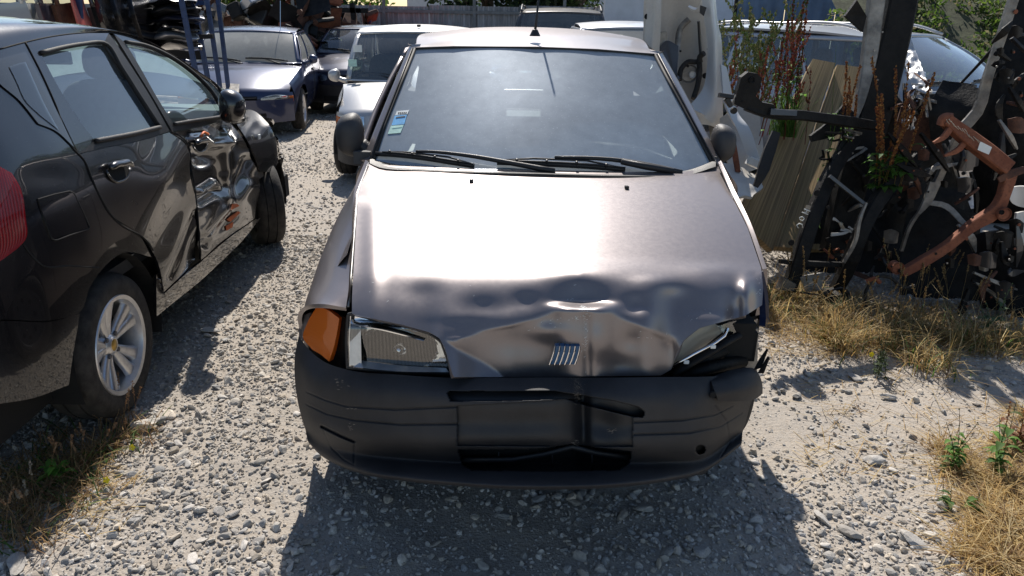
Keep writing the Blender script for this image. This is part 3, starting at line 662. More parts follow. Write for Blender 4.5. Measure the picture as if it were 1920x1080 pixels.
def gen_car(label, loc, rz, L=3.8, W=1.6, H=1.42, paint='blue', hood=(.62, .92), cowl=1.0, rtop=(1.65, 2.9), rear=(3.45, .95), belt=.92, boot=None, tumble=.2, group=None, lights='oval', grille=True, glass='glass', cat='car', mirrors=True, rails=False, plate=False, plastic_bumper=False, wheels=True, name='parked_car', wh=.29, squareness=2.6, wheelb=(.72, 3.15), doors=((1.15, 1.95, 2.75),), mirror_mat=None):
    root = thing(name, label, cat, loc, rz, group)
    P = M[paint]; hwm = W/2; zn, zc = hood; fy = .34; ry = L-.28
    front = V(0, -20, 8); back = V(0, 40, 8)
    hw = lambda y: hwm*(1-.10*sm(np.array(1.0-y), 0, .75)-.07*sm(np.array(y-(L-.9)), 0, .9))
    def ztop(y):
        if y < cowl+.1: return zn+(belt-.0-zn)*sm(np.array(y), -.3, cowl+.1)*1.0-.02
        if boot and y > rear[0]-.05: return boot-.02
        return belt
    arches = [(wheelb[0], wh, wh+.055), (wheelb[1], wh, wh+.055)] if wheels else []
    b = MB()
    for s in (-1, 1): b.grid(side_grid(s, hw, ztop, fy, ry, arches))
    # nose and tail
    def nose(x, z, off=0.):
        q = np.abs(x)/hw(fy); bulge = .05*np.clip((z-.5)/(max(zn, .6)-.5), -1, 1.2)**2
        return np.stack([x, fy*np.clip(q, 0, 1)**squareness-off+bulge*.8*(z > .5)+.05*np.clip(.35-z, 0, 1), z], -1)
    def tail(x, z, off=0.):
        q = np.abs(x)/hw(ry); return np.stack([x, L-(L-ry)*np.clip(q, 0, 1)**squareness+off-.12*np.clip(z-.6, 0, 1), z], -1)
    def xs(h, n=41): t = np.linspace(-1, 1, n); return np.sign(t)*np.abs(t)**.75*h
    def inx(x, z, h): return x*(1-(.07*np.clip((.52-z)/.32, 0, 2)**2+.03*np.clip((z-zn+.16)/.16, 0, 1)**2)/h)
    X, Z = np.meshgrid(xs(hw(fy)), np.linspace(.2, zn-.02, 14)); b.grid(nose(inx(X, Z, hw(fy)), Z))
    zt = boot if boot else belt
    X, Z = np.meshgrid(xs(hw(ry)), np.linspace(.22, zt, 14)); b.grid(tail(inx(X, Z, hw(ry)), Z))
    body = b.build('body', P, root, world=False, autos=60)
    # bumper
    bm_ = M['plastic'] if plastic_bumper else P
    X, Z = np.meshgrid(xs(hw(fy)*.985), np.linspace(.2, .5, 8)); sheet('bumper', nose(X, Z, .035+0*X), bm_, root, .03, front, False)
    X, Z = np.meshgrid(xs(hw(ry)*.985), np.linspace(.24, .5, 8)); sheet('bumper', tail(X, Z, .035+0*X), bm_, root, .03, back, False)
    X, Z = np.meshgrid(np.linspace(-.42, .42, 20), np.linspace(.25, .33, 3)); sheet('air_intake', nose(X, Z, .039+0*X), M['void'], root, 0, front, False)
    # hood
    hwc = hw(cowl)-.06
    rows = []
    for t in np.linspace(0, 1, 12):
        y = t*(cowl); hx = hw(max(fy, y))-.055-.0*t; x = np.linspace(-hx, hx, 25)
        yy = y+(1-t)*(nose(x*.97, np.full(25, zn))[:, 1]); z = zn+(zc-zn)*(1-(1-t)**1.7)-.035*(x/hx)**2+.012
        rows.append(np.stack([x, yy, z], -1))
    rows = [rows[0]*V(1, 1, 1)+V(0, -.012, -.03)]+rows
    sheet('hood', np.stack(rows), P, root, .02, V(0, -6, 20), False)
    # lamps, grille
    h0 = hw(fy)
    for s in (-1, 1):
        if lights == 'tall': x = np.linspace(.62*h0, .9*h0, 14); z = np.linspace(zn-.2, zn-.01, 8)
        elif lights == 'square': x = np.linspace(.5*h0, .84*h0, 14); z = np.linspace(zn-.17, zn-.03, 8)
        else: x = np.linspace(.48*h0, .93*h0, 16); z = np.linspace(zn-.17, zn-.04, 8)
        X, Z = np.meshgrid(x, z)
        if lights == 'oval': Z = zn-.105+(Z-zn+.105)*(1-.55*((X-x.mean())/(x[-1]-x[0])*2)**2)
        hl = sheet('headlight', nose(s*X, Z, .006+0*X), M['reflector'], root, .01, front, False)
        sheet('lens', nose(s*X, Z, .02+0*X), M['headglass'], hl, 0, front, False)
        X2, Z2 = np.meshgrid(np.linspace(.9*h0, .985*h0, 6), z); sheet('indicator', nose(s*X2, Z2*.6+.4*(zn-.1), .012+0*X2), M['orange'], root, .01, front, False)
        X2, Z2 = np.meshgrid(np.linspace(.72*hw(ry), .97*hw(ry), 8), np.linspace(zt-.28, zt-.06, 6)); sheet('tail_light', tail(s*X2, Z2, .012+0*X2), M['tail'], root, .01, back, False)
    if grille:
        X, Z = np.meshgrid(np.linspace(-.42*h0, .42*h0, 16), np.linspace(zn-.13, zn-.05, 4)); g = sheet('grille', nose(X, Z, .006+0*X), M['void'], root, .01, front, False)
        b = MB()
        for zz in (zn-.11, zn-.07):
            q = nose(np.linspace(-.41*h0, .41*h0, 12), np.full(12, zz), .014); b.tube(q, .006, 5)
        b.build('grille_bar', M['darkgrey'], g, True, world=False)
    # greenhouse
    wb, wt = hwm-.075, hwm-tumble; wl = .10; dz = .02
    y0, y1 = rtop; yb, zb = rear
    xb = np.linspace(-1, 1, 21)
    def row(h, y, z, c=.07, cz=0.): return np.stack([xb*h, y+c*xb**2, z-cz*xb**2], -1)
    A = net([row(wt, y0, H-.055, .07, .03), row((wt+wb)/2, (y0+cowl)/2-.03, (H+zc)/2-.005, .08, .01), row(wb, cowl, zc, .1)], 21, 12)
    ring(root, 'windscreen_frame', A, P, 'windscreen', M[glass], (.035, .035, .05, .03), face=front)
    A = net([row(wt*.98, y1, H-.06, -.05, .03), row((wt+wb)/2, (y1+yb)/2+.03, (H+zb)/2, -.06, .01), row(wb*.96, yb, zb, -.05)], 21, 10)
    ring(root, 'rear_window_frame', A, P, 'rear_window', M['glass_dark'], (.07, .07, .08, .06), face=back)
    A = net([row(wt, y0, H-.05, .07, .03), row(wt+.01, y0+(y1-y0)*.25, H-.012, .02, .035), row(wt+.01, (y0+y1)/2, H, 0, .04), row(wt*.99, y1-.2, H-.02, -.02, .035), row(wt*.98, y1, H-.055, -.05, .03)], 21, 14)
    rf = sheet('roof', A, P, root, .02, V(0, 1, 20), False)
    bx = list(doors[0]); bx = [cowl+.12]+bx[1:-1]+[yb-.05]
    for s in (-1, 1):
        def side(y, t):   # t 0 top,1 bottom
            yt = np.interp(y, [cowl+.1, yb-.05], [y0+.06, y1-.03]); ya = yt*(1-t)+y*t
            h = wt*(1-t)+wb*t+.035*np.sin(np.pi*t)*.6; return np.stack([s*h+0*ya, ya, (H-.085)*(1-t)+(belt-.0)*t+0*ya], -1)
        for a, c in zip(bx[:-1], bx[1:]):
            Y, T = np.meshgrid(np.linspace(a, c, 12), np.linspace(0, 1, 8))
            ring(root, 'side_window_frame', side(Y, T), P, 'side_window', M[glass if glass != 'glass_main' else 'glass_side'], (.05, .05, .08, .04), face=V(s*20, 1, 3))
            b = MB()
            yy = c; zz = np.linspace(.28, belt-.02, 12)
            if c != bx[-1]: b.tube(np.stack([s*(hw(yy)-np.where(zz < .52, .07*((.52-zz)/.32)**2, 0)-.06*np.clip((zz-belt+.16)/.16, 0, 1)**2.2+.001), np.full(12, yy), zz], -1), .004, 4)
            b.box((s*(hw(yy)+.006), yy-.14 if c != bx[-1] else yy-.2, belt-.12), (.03, .16, .035), bev=.01)
            b.build('door_handle', M['plastic2'], root, world=False)
    if mirrors:
        for s in (-1, 1): mirror(root, (s*(hwm+.09), cowl+.3, belt+.06), s, mirror_mat or P, .95, False, V(s*(wb), cowl+.3, belt+.01))
    wz = lambda x, dy: (x, cowl+dy*1.0+.1*(x/wb)**2-.02, zc+dy*.62+.02)
    for x0, x1, xa in ((-.62, -.06, -.02), (.0, .56, .5)):
        wiper(root, [wz(x0*hwm/.8, .10), wz((x0+x1)/2*hwm/.8, .09), wz(x1*hwm/.8, .04)], [wz(xa, -.02), wz((x0+x1)/2, .08)], False)
    # cabin
    X, Y = np.meshgrid(np.linspace(-wb+.02, wb-.02, 17), np.linspace(0, 1, 7)); A = np.stack([X, cowl+.1*(X/wb)**2+.03+Y*.42, zc+.0-.0*Y+.03*np.sin(Y*np.pi)-.16*(Y > .9)+.03*gs(X, .36, .2)*np.sin(Y*np.pi)], -1)
    sheet('dashboard', A, M['dash_d'], root, .1, V(0, 1, 20), False)
    b = MB(); b.box((0, (cowl+yb)/2+.1, .3), (W-.2, yb-cowl, .05)); b.box((0, yb-.25, belt-.1), (W-.24, .45, .03)); b.build('cabin_floor', M['dash_d'], root, world=False)
    for x in (-.36, .36): seat(root, x, y0+.25, .5, world=False)
    b = MB(); b.box((0, y0+1.28, .68), (W-.35, .12, .56), bev=.05); b.build('rear_seat', M['seat'], root, world=False)
    steering(root, .36, cowl+.62, zc-.02, False)
    if wheels:
        for s in (-1, 1):
            for yc in wheelb:
                wr = MB(); q = np.linspace(0, np.pi, 16); Rr = wh+.05
                A = np.stack([np.stack([s*np.full(16, xx), yc+Rr*np.cos(q), wh+Rr*np.sin(q)], -1) for xx in (hwm-.05, hwm-.3)]); wr.grid(A)
                wr.add([(s*(hwm-.3), yc+Rr*math.cos(t), wh+Rr*math.sin(t)) for t in q], [tuple(range(16))]); wr.build('wheel_arch_liner', M['void'], root, world=False)
                e = bpy.data.objects.new('wheel', None); COL.objects.link(e); e.parent = root
                e.location = (s*(hwm-.11), yc, wh); make_wheel(e, (0, 0, 0), s, wh, .18, wh*.66, 'plain', rmat=M['alloy'] if paint != 'silver' else M['steelrim'])
    if rails:
        for s in (-1, 1):
            b = MB(); b.tube(catmull([(s*(wt-.02), y0+.05, H-.06), (s*(wt-.02), y0+.25, H-.0), (s*(wt-.02), (y0+y1)/2, H+.02), (s*(wt-.02), y1-.25, H-.01), (s*(wt-.02), y1-.05, H-.06)], 24), .015, 8)
            b.build('roof_rail', M['silver'] if rails == 'silver' else M['plastic2'], root, True, world=False)
    b = MB(); b.box((0, L/2, .25), (W-.3, L-.7, .14)); b.build('underbody', M['void'], root, world=False)
    return root
# ================================================================ the damaged hatchback in front
hero = thing('hatchback_car', 'grey mauve hatchback with a buckled hood and one broken headlight', 'car', (0, 1.8, 0))
HP = M['mauve']
def hz(x, y):
    ye = y-.13*(x/.62)**2; t = 1-ye; return 1.003-.140*t-.105*t*t
# -- Y table over the photograph
PXT = np.arange(620, 1462, 3.); PYT = np.arange(296, 721, 1.5)
gx, gy = np.meshgrid(PXT, PYT)
lo = np.full(gx.shape, -.8); hi = np.full(gx.shape, 1.9)
for _ in range(40):
    mid = (lo+hi)/2; P = WY(gx, gy, mid); above = P[..., 2] > hz(P[..., 0], P[..., 1]); lo = np.where(above, mid, lo); hi = np.where(above, hi, mid)
Y1 = (lo+hi)/2
UN = np.array([(620, 720), (822, 700), (832, 637), (900, 622), (960, 611), (1000, 599), (1040, 583), (1100, 583), (1150, 587), (1180, 603), (1222, 622), (1262, 640), (1300, 720), (1470, 720)], float)
U = np.interp(PXT, UN[:, 0], UN[:, 1]); DG = np.interp(PXT, [832, 942, 943], [636, 706, 999])
face = sm(gy-U[None], -2, 3)*(1-sm(gy-DG[None], -3, 3))*sm(gx, 830, 838)
mul = np.ones(gx.shape)
mul *= 1-.30*sm(gy, 500, 545)*(1-.3*gs(gx, 760, 120))
mul *= 1-.35*sm(gx, 1180, 1260)*sm(gy, 505, 560)
lens_ = np.exp(-((gx-1090)/66)**2-((gy-540-.12*np.abs(gx-1090))/24)**4); mul *= 1-.55*lens_
mul += 3.0*np.exp(-((gx-1093)/56)**4)*gs(gy, 574-.05*np.abs(gx-1095), 5.5)
mul += .35*gs(gx, 1095, 150)*gs(gy, 497, 12)
for cx, cy, sx, sy, a in ((795, 540, 34, 16, -.2), (905, 562, 45, 16, -.25), (935, 588, 60, 10, .15), (1260, 545, 34, 16, -.35), (1225, 520, 40, 10, .3), (1390, 560, 30, 30, -.3), (1330, 500, 60, 10, .25), (700, 385, 18, 8, .15), (985, 552, 28, 12, -.25), (980, 578, 30, 7, .15), (1345, 590, 60, 9, .3), (1190, 560, 22, 16, -.3), (1195, 585, 26, 7, .4), (870, 600, 60, 9, -.25), (1400, 535, 16, 22, .5)):
    mul += a*gs(gx, cx, sx)*gs(gy, cy, sy)
mul *= 1-.42*np.clip(np.exp(-np.clip(U[None]-gy, 0, 99)/22.)*(gy < U[None]+4), 0, 1)*sm(gx, 700, 860)*(1-lens_)*(1-.6*gs(gx, 1093, 60))
mul *= 1-.25*sm(gy, 545, 600)*(1-sm(gx, 800, 860))
dY = np.gradient(Y1, axis=0)
dY = dY*mul*(1-face)+face*(-.0002)
dY[0] = 0
YT = Y1[0][None]+np.cumsum(dY, axis=0)
YT += .010*gs(gx, 1101+.03*(gy-640), 5)*sm(gy, 583, 600)*face
YT += face*(.010*np.sin((gx-900)/46)*gs(gy, 640, 30)-.012*gs(gx, 1030, 30)*gs(gy, 622, 16)+.012*gs(gx, 1180, 26)*gs(gy, 640, 22)+.008*gs(gx, 1160, 50)*gs(gy, 680, 20))
YT += .006*gs(gx, 1412, 9)*sm(gy, 505, 520)
for P_, wd_, am_ in (([(1088, 518), (1092, 545), (1098, 582)], 5, -.005), ([(1428, 512), (1398, 532), (1352, 600)], 12, -.008), ([(1395, 530), (1340, 516)], 12, .003), ([(1235, 610), (1205, 570)], 12, .003), ([(680, 372), (712, 384), (712, 350)], 4, .003), ([(700, 360), (664, 372)], 5, -.003)):
    YT += am_*np.exp(-np.sqrt(dpoly(gx, gy, P_)**2+9)/wd_)*sm(gy, 340, 350)*(1-face*.7)
for _ in range(3):
    p_ = np.pad(YT, ((1, 1), (1, 1)), 'edge'); YT = (p_[1:-1, :-2]+2*p_[1:-1, 1:-1]+p_[1:-1, 2:])/4; p_ = np.pad(YT, ((1, 1), (0, 0)), 'edge'); YT = (p_[:-2]+2*p_[1:-1]+p_[2:])/4
def YH(px, py):
    fx = np.clip((np.asarray(px, float)-PXT[0])/3, 0, len(PXT)-1.001); fy = np.clip((np.asarray(py, float)-PYT[0])/1.5, 0, len(PYT)-1.001)
    i = fy.astype(int); j = fx.astype(int); a = fy-i; b = fx-j
    return YT[i, j]*(1-a)*(1-b)+YT[i+1, j]*a*(1-b)+YT[i, j+1]*(1-a)*b+YT[i+1, j+1]*a*b
def HP_(px, py, off=0.):
    y = YH(px, py)-off; return WY(px, py, y)
# -- hood
t = np.linspace(0, 1, 200)
rows = [(0, [(0, 690, 308), (.1, 760, 312), (.25, 850, 315), (.5, 1015, 319), (.75, 1180, 322), (.9, 1280, 322), (.97, 1325, 317), (1, 1344, 306)]),
        (.17, [(0, 672, 360), (.5, 1020, 364), (.93, 1310, 366), (1, 1364, 352)]),
        (.45, [(0, 666, 450), (.5, 1030, 455), (.93, 1345, 447), (1, 1402, 428)]),
        (.68, [(0, 662, 520), (.3, 835, 525), (.5, 1035, 530), (.78, 1240, 520), (.93, 1380, 512), (1, 1427, 502)]),
        (.80, [(0, 660, 558), (.3, 832, 580), (.5, 1040, 590), (.77, 1250, 580), (.93, 1395, 556), (1, 1431, 540)]),
        (1., [(0, 660, 588), (.08, 697, 597), (.17, 755, 609), (.25, 805, 623), (.28, 824, 634), (.295, 834, 652), (.31, 840, 672), (.33, 850, 707), (.5, 1040, 706.5), (.74, 1240, 704), (.755, 1260, 692), (.77, 1268, 662), (.79, 1283, 637), (.82, 1312, 615), (.87, 1352, 604), (.93, 1397, 592), (1, 1429, 572)])]
RR = np.stack([lerp_nodes(r, t) for _, r in rows]); vv = np.array([v for v, _ in rows])
tv = np.r_[np.linspace(0, .6, 90), np.linspace(.603, 1, 150)]
ix = np.clip(np.searchsorted(vv, tv, 'right')-1, 0, len(vv)-2); s_ = ((tv-vv[ix])/(vv[ix+1]-vv[ix]))[:, None, None]
HG = RR[ix]*(1-s_)+RR[ix+1]*s_
A = HP_(HG[..., 0], HG[..., 1])
hood = sheet('hood', A, HP, hero, .018)
# -- washer jets, badge
for px, py in ((884, 341), (1175, 353)):
    b = MB(); c = HP_(px, py, 0)+V(0, 0, .004); b.box(c, (.016, .02, .012), bev=.004); b.build('washer_jet', M['plastic2'], hood)
bdg = MB()
for k in range(5):
    x0 = 1041+k*9.6; q = [(x0, 649), (x0+8, 649), (x0+6.2, 660), (x0+2, 672), (x0-3, 683), (x0-10, 683), (x0-5.5, 672), (x0-1.6, 660)]
    yb_ = float(YH(1062, 665))-.016; P = np.array([WY(a, c, yb_) for a, c in q]); bb = MB(); bb.prism(P, (0, .02, 0)); bar = bb.build('badge_tile', M['badgeblue'], hood)
    bb = MB(); bb.tube([WY(a, c, yb_-.002) for a, c in ((x0-.4, 649), (x0-2.2, 660), (x0-6, 672), (x0-10.6, 684))], .0022, 5); bb.build('badge_bar', M['chrome'], hood)
bb = MB(); bb.tube([WY(a, c, yb_-.002) for a, c in ((1088, 649), (1086, 660), (1082.5, 672), (1078, 684))], .002, 5); bb.build('badge_bar', M['chrome'], hood)
rs = np.random.RandomState(12); b = MB()
for cx_, cy_, sx, sy, n in ((1098, 640, 2.5, 34, 40), (1090, 596, 9, 5, 24), (1040, 612, 16, 12, 12), (1070, 560, 6, 10, 8), (1092, 576, 6, 3, 14), (1320, 590, 40, 8, 12), (760, 520, 60, 30, 10), (1424, 540, 2, 14, 12), (1215, 630, 20, 6, 8)):
    for i in range(n):
        x = cx_+rs.randn()*sx; y = cy_+rs.randn()*sy
        if y > 702: continue
        l = rs.uniform(.6, 2.6); a = rs.uniform(0, 3.14); d = np.array([math.cos(a), math.sin(a)])*l; b.add([HP_(x-d[0], y-d[1], .0012), HP_(x+d[0], y+d[1], .0012), HP_(x+d[0]+.3, y+d[1]+.5, .0012), HP_(x-d[0]+.2, y-d[1]+.5, .0012)], [(0, 1, 2, 3)])
b.build('chip_and_glint', M['paper'], hood)['kind'] = 'stuff'  # white strokes: chipped paint, plus painted highlights above the badge
# dark bay under the hood
b = MB(); b.box((0.03, .62, .58), (1.30, .62, .1)); b.box((.03, .42, .62), (1.25, .3, .12)); b.build('engine_bay', M['void'], hero)
b = MB(); A = net([[WY(640, 600, .34), WY(760, 610, .26), WY(1040, 600, .2), WY(1300, 615, .3), WY(1425, 590, .46)], [WY(640, 720, .34), WY(760, 720, .24), WY(1040, 720, .17), WY(1300, 720, .28), WY(1415, 720, .46)]], 24, 4); b.grid(A); b.build('front_panel', M['void'], hero)
# -- left fender
W3 = lambda L: np.array([WY(a, c, y) for a, c, y in L])
fr = [W3([(691, 303, 1.09), (684, 312, 1.09), (674, 338, 1.13)]), W3([(671, 361, .84), (657, 378, .85), (640, 395, .93)]), W3([(664.5, 450, .60), (636, 462, .61), (603, 478, .70)]),
      W3([(659, 520, .41), (620, 532, .42), (580, 545, .53)]), W3([(655, 560, .31), (622, 566, .31), (571, 575, .46)]), W3([(650, 583, .27), (612, 578, .28), (566, 600, .42)])]
ext = [np.concatenate([r, [r[2]+V(-.002, .05, -.10), r[2]+V(-.0, .06, -.25)]]) for r in fr]
sheet('fender', net(ext, 30, 60), HP, hero, .014)
b = MB(); b.tube(W3([(690, 306, 1.085), (670.5, 361, .835), (663.5, 450, .60), (658, 520, .41), (653, 575, .28)]), .0045, 6); b.build('fender_edge', M['silver'], hero, True)
# right fender: pushed out and torn at the front
fr = [W3([(1346, 304, 1.1), (1362, 330, 1.08), (1376, 352, 1.12)]), W3([(1366, 350, .9), (1376, 372, .88), (1384, 392, .94)]), W3([(1404, 430, .64), (1408, 440, .65), (1412, 452, .70)]), W3([(1430, 505, .47), (1431, 520, .48), (1431, 530, .52)])]
ext = [np.concatenate([r, [r[2]+V(.01, .05, -.12), r[2]+V(.015, .07, -.27)]]) for r in fr]
sheet('fender', net(ext, 24, 50), HP, hero, .014)
A = net([W3([(1423, 512, .40), (1430, 530, .42), (1434, 560, .43), (1436, 600, .42), (1435, 612, .40)]), W3([(1431, 508, .44), (1436, 530, .46), (1441, 560, .47), (1441, 600, .46), (1437, 612, .42)])], 24, 5)
sheet('torn_fender_edge', A, M['blue'], hero, .02)
# body sides, doors, tail
hwH = lambda y: .72+.075*sm(np.array(y), .9, 2.)-.05*sm(np.array(y-3.0), 0, .75)
def ztH(y): return .98 if y > 1.1 else .80+.18*(y-.45)/.65
b = MB()
for s in (-1, 1): b.grid(side_grid(s, hwH, ztH, .5, 3.6, [(.78, .3, .33), (3.18, .3, .33)], zs=.24, ins=.07, n=180)+V(.0, 0, 0))
b.build('body_side', HP, hero, autos=60)
X, Z = np.meshgrid(np.linspace(-.74, .74, 31), np.linspace(.25, 1., 14)); A = np.stack([X, 3.78-.18*np.abs(X/.74)**3-.08*(Z-.5)**2, Z], -1)
sheet('tailgate', A, HP, hero, .02, V(0, 30, 1))
for s in (-1, 1):
    X, Z = np.meshgrid(np.linspace(.6, .72, 5), np.linspace(.62, 1., 8)); sheet('tail_light', np.stack([s*X, 3.79-.18*np.abs(X/.74)**3-.08*(Z-.5)**2, Z], -1), M['tail'], hero, .01, V(0, 30, 1))
    b = MB(); zz = np.linspace(.3, .97, 10)
    for yy in (1.35, 2.35): b.tube(np.stack([s*(hwH(yy)-np.where(zz < .52, .07*((.52-zz)/.32)**2, 0)-.07*np.clip((zz-.82)/.16, 0, 1)**2.2+.001), np.full(10, yy), zz], -1), .004, 4)
    b.box((s*.815, 2.2, .84), (.03, .16, .04), bev=.01); b.build('door_handle', M['plastic2'], hero)
# -- windscreen
def YG(px, py): t_ = np.clip((325-np.asarray(py, float))/236., 0, 1); return 1.0+.62*((325-py)/236.)+.11*((px-1012)/325.)**2-.12*t_*(1-t_)
ws = [[(779.5, 91), (850, 89.5), (1004, 90.5), (1120, 95), (1227, 104)], [(752, 160), (1010, 165), (1262, 172)], [(722, 232), (1012, 240), (1302, 246)], [(700, 292), (702, 298), (760, 309), (850, 316), (1015, 324), (1180, 326), (1280, 323), (1330, 314), (1335, 305)]]
ws[3] = [(701, 300), (760, 311), (850, 318), (1015, 326), (1180, 328), (1280, 324), (1335, 310)]
PG = net([np.array(r, float) for r in ws], 60, 40)
GA = WY(PG[..., 0], PG[..., 1], YG(PG[..., 0], PG[..., 1]))
wsc = sheet('windscreen', GA, M['glass_main'], hero, 0)
def GP(px, py, off=.0): return WY(px, py, YG(px, py)-off)
# rubber and gutter round the glass
b = MB(); b.tube([GP(*p, .004) for p in [(700, 303), (722, 234), (751, 160), (778, 92)]], .007, 6); b.tube([GP(*p, .004) for p in [(778, 91), (850, 88.5), (1004, 89.5), (1120, 94), (1228, 103)]], .006, 6); b.tube([GP(*p, .004) for p in [(1228, 103), (1264, 172), (1304, 246), (1338, 312)]], .007, 6)
b.build('windscreen_seal', M['rubber_seal'], hero, True)
# a pillars
def pill(inn, out, ys):
    r1 = [WY(a, c, YG(a, c)) for a, c in inn]; r2 = [WY((a[0]*.55+c[0]*.45), (a[1]*.5+c[1]*.5), YG(*a)+.03) for a, c in zip(inn, out)]; r3 = [WY(a, c, y) for (a, c), y in zip(out, ys)]
    r4 = [p+V((.04 if p[0] < 0 else -.04), .09, .0) for p in r3]
    return net([r1, r2, r3, r4], 30, 12)
sheet('pillar', pill([(698, 303), (722, 234), (750, 160), (777, 90)], [(680, 303), (708, 232), (739, 155), (769, 84)], [1.19, 1.34, 1.53, 1.74]), HP, hero, .01)
sheet('pillar', pill([(1340, 312), (1306, 246), (1266, 172), (1230, 103)], [(1354, 308), (1320, 240), (1280, 165), (1241, 97)], [1.19, 1.34, 1.53, 1.74]), HP, hero, .01)
for q in ([(693, 303), (717, 234), (746, 160), (773, 90)], [(1345, 311), (1310, 245), (1271, 171), (1234, 101)]): b = MB(); b.tube([GP(*p, .016) for p in q], .0035, 5); b.build('gutter', M['plastic2'], hero, True)
# roof
def rr(y, z, h, cz=.045, back=0.): x = np.linspace(-1, 1, 13); return np.stack([x*h+.005, y+back*x**2, z-cz*np.abs(x)**2.4], -1)
e0 = np.array([WY(a, c, YG(a, c)+.005) for a, c in catmull([(772, 89), (850, 87.5), (1004, 88.5), (1120, 93), (1236, 101)], 13)])
rf = net([e0, rr(1.85, 1.452, .565, .045, .05), rr(2.15, 1.478, .585), rr(2.5, 1.487, .60), rr(2.9, 1.478, .59), rr(3.35, 1.43, .56)], 50, 50)
roof = sheet('roof', rf, HP, hero, .015, V(0, 1, 30))
# greenhouse sides and back
for s in (-1, 1):
    def sd(y, t):
        yt = np.interp(y, [1.2, 3.55], [1.78, 3.33]); ya = yt*(1-t)+y*t; h = .585*(1-t)+.735*t+.02*np.sin(np.pi*t); return np.stack([s*h+0*ya, ya, 1.40*(1-t)+.985*t+0*ya], -1)
    for a, c in ((1.2, 2.36), (2.36, 3.55)):
        Y, T = np.meshgrid(np.linspace(a, c, 14), np.linspace(0, 1, 8)); ring(hero, 'side_window_frame', sd(Y, T), HP, 'side_window', M['glass_dark'], (.05, .05, .08, .04), face=V(s*20, 1, 3), world=True)
A = net([rr(3.33, 1.42, .56), rr(3.55, 1.22, .63), rr(3.66, 1.0, .68)], 24, 10)
ring(hero, 'rear_window_frame', A, HP, 'rear_window', M['glass'], (.08, .08, .1, .08), face=V(0, 30, 5), world=True)
# antenna, shadows fall by themselves
b = MB(); a0 = roof_pt = WY(1003, 66, 1.745); b.lathe([(0, .03), (.012, .028), (.02, .012), (.026, 0)], 16, np.array([[1, 0, 0], [0, 0, 1], [0, 1, 0.]]).T@np.diag([1, 1, 1.]), a0+V(0, 0, -.004)); ant = b.build('aerial_base', M['plastic2'], hero, autos=40)
tip = a0+V(.035, .16, .36)
b = MB(); b.tube([a0+V(0, 0, .015), a0+(tip-a0)*.35, tip], [.0065, .005, .004], 8); b.build('aerial', M['plastic2'], ant, True)
# stickers
for q, mt, nm in (([(744, 208.5), (767, 206.5), (764, 214), (741, 216)], M['paper'], 'sticker'), ([(740, 217), (763, 215), (758, 233), (734, 235)], M['stblue'], 'sticker'), ([(733, 236), (757, 234), (751, 249), (727, 251)], M['stgreen'], 'sticker')):
    P = np.array([GP(a, c, .003) for a, c in q]); bb = MB(); bb.prism(P, (0, .002, 0)); st = bb.build(nm, mt, wsc)
    if mt is not M['paper']:
        P = np.array([GP(a, c, .0045) for a, c in [(q[0][0]+3, q[0][1]+2.2), (q[1][0]-3, q[1][1]+2.2), (q[1][0]-4, q[1][1]+4.5), (q[0][0]+2, q[0][1]+4.5)]]); bb = MB(); bb.prism(P, (0, .001, 0)); bb.build('sticker_print', M['ink'] if mt is M['stblue'] else M['stgreen'], st)
    else:
        bb = MB()
        for i in range(5):
            x = 747+i*3.4; bb.prism([GP(x, 210.2, .0045), GP(x+2.2, 210, .0045), GP(x+1.2, 213, .0045), GP(x-1, 213.2, .0045)], (0, .001, 0))
        bb.build('sticker_print', M['ink'], st)
# scuttle panel and wipers
A = net([[GP(a, c, .012) for a, c in [(694, 296), (712, 303), (800, 312), (1015, 322), (1180, 324), (1290, 319), (1342, 300)]], [WY(a, c, y) for a, c, y in [(693, 306, 1.1), (712, 314, 1.04), (800, 320, .99), (1015, 326, .93), (1180, 330, .95), (1290, 328, 1.02), (1342, 312, 1.1)]]], 40, 6)
sheet('scuttle_panel', A, M['plastic2'], hero, .02)
gw = lambda L, o: [GP(a, c, o) for a, c in L]
wiper(hero, gw([(704, 288), (740, 290), (800, 297), (850, 305), (889, 311)], .016), gw([(1040, 321), (960, 306), (880, 292), (800, 284), (780, 284)], .035))
wiper(hero, gw([(932, 304), (985, 306), (1060, 309), (1120, 313), (1172, 318)], .016), gw([(1278, 324), (1240, 315), (1165, 301), (1100, 296), (1040, 295)], .035), r=.0065)
b = MB(); b.tube(gw([(720, 285), (760, 285), (840, 294), (887, 308)], .03), .004, 5); b.tube(gw([(945, 300), (1000, 297), (1100, 301), (1168, 315)], .03), .004, 5)
b.tube(gw([(1165, 303), (1210, 312), (1262, 321)], .05), [.012, .014, .012], 6); b.build('wiper_bridge', M['plastic2'], hero, True)
# mirrors
mirror(hero, WY(657, 252, 1.30)+V(0, 0, .0), -1, M['shell'], 1.08, True, WY(688, 290, 1.3), 1.2, sx=.60)
mirror(hero, WY(1354, 268, 1.30), 1, M['shell'], 1.0, True, WY(1340, 300, 1.3), 1.15, sx=.58)
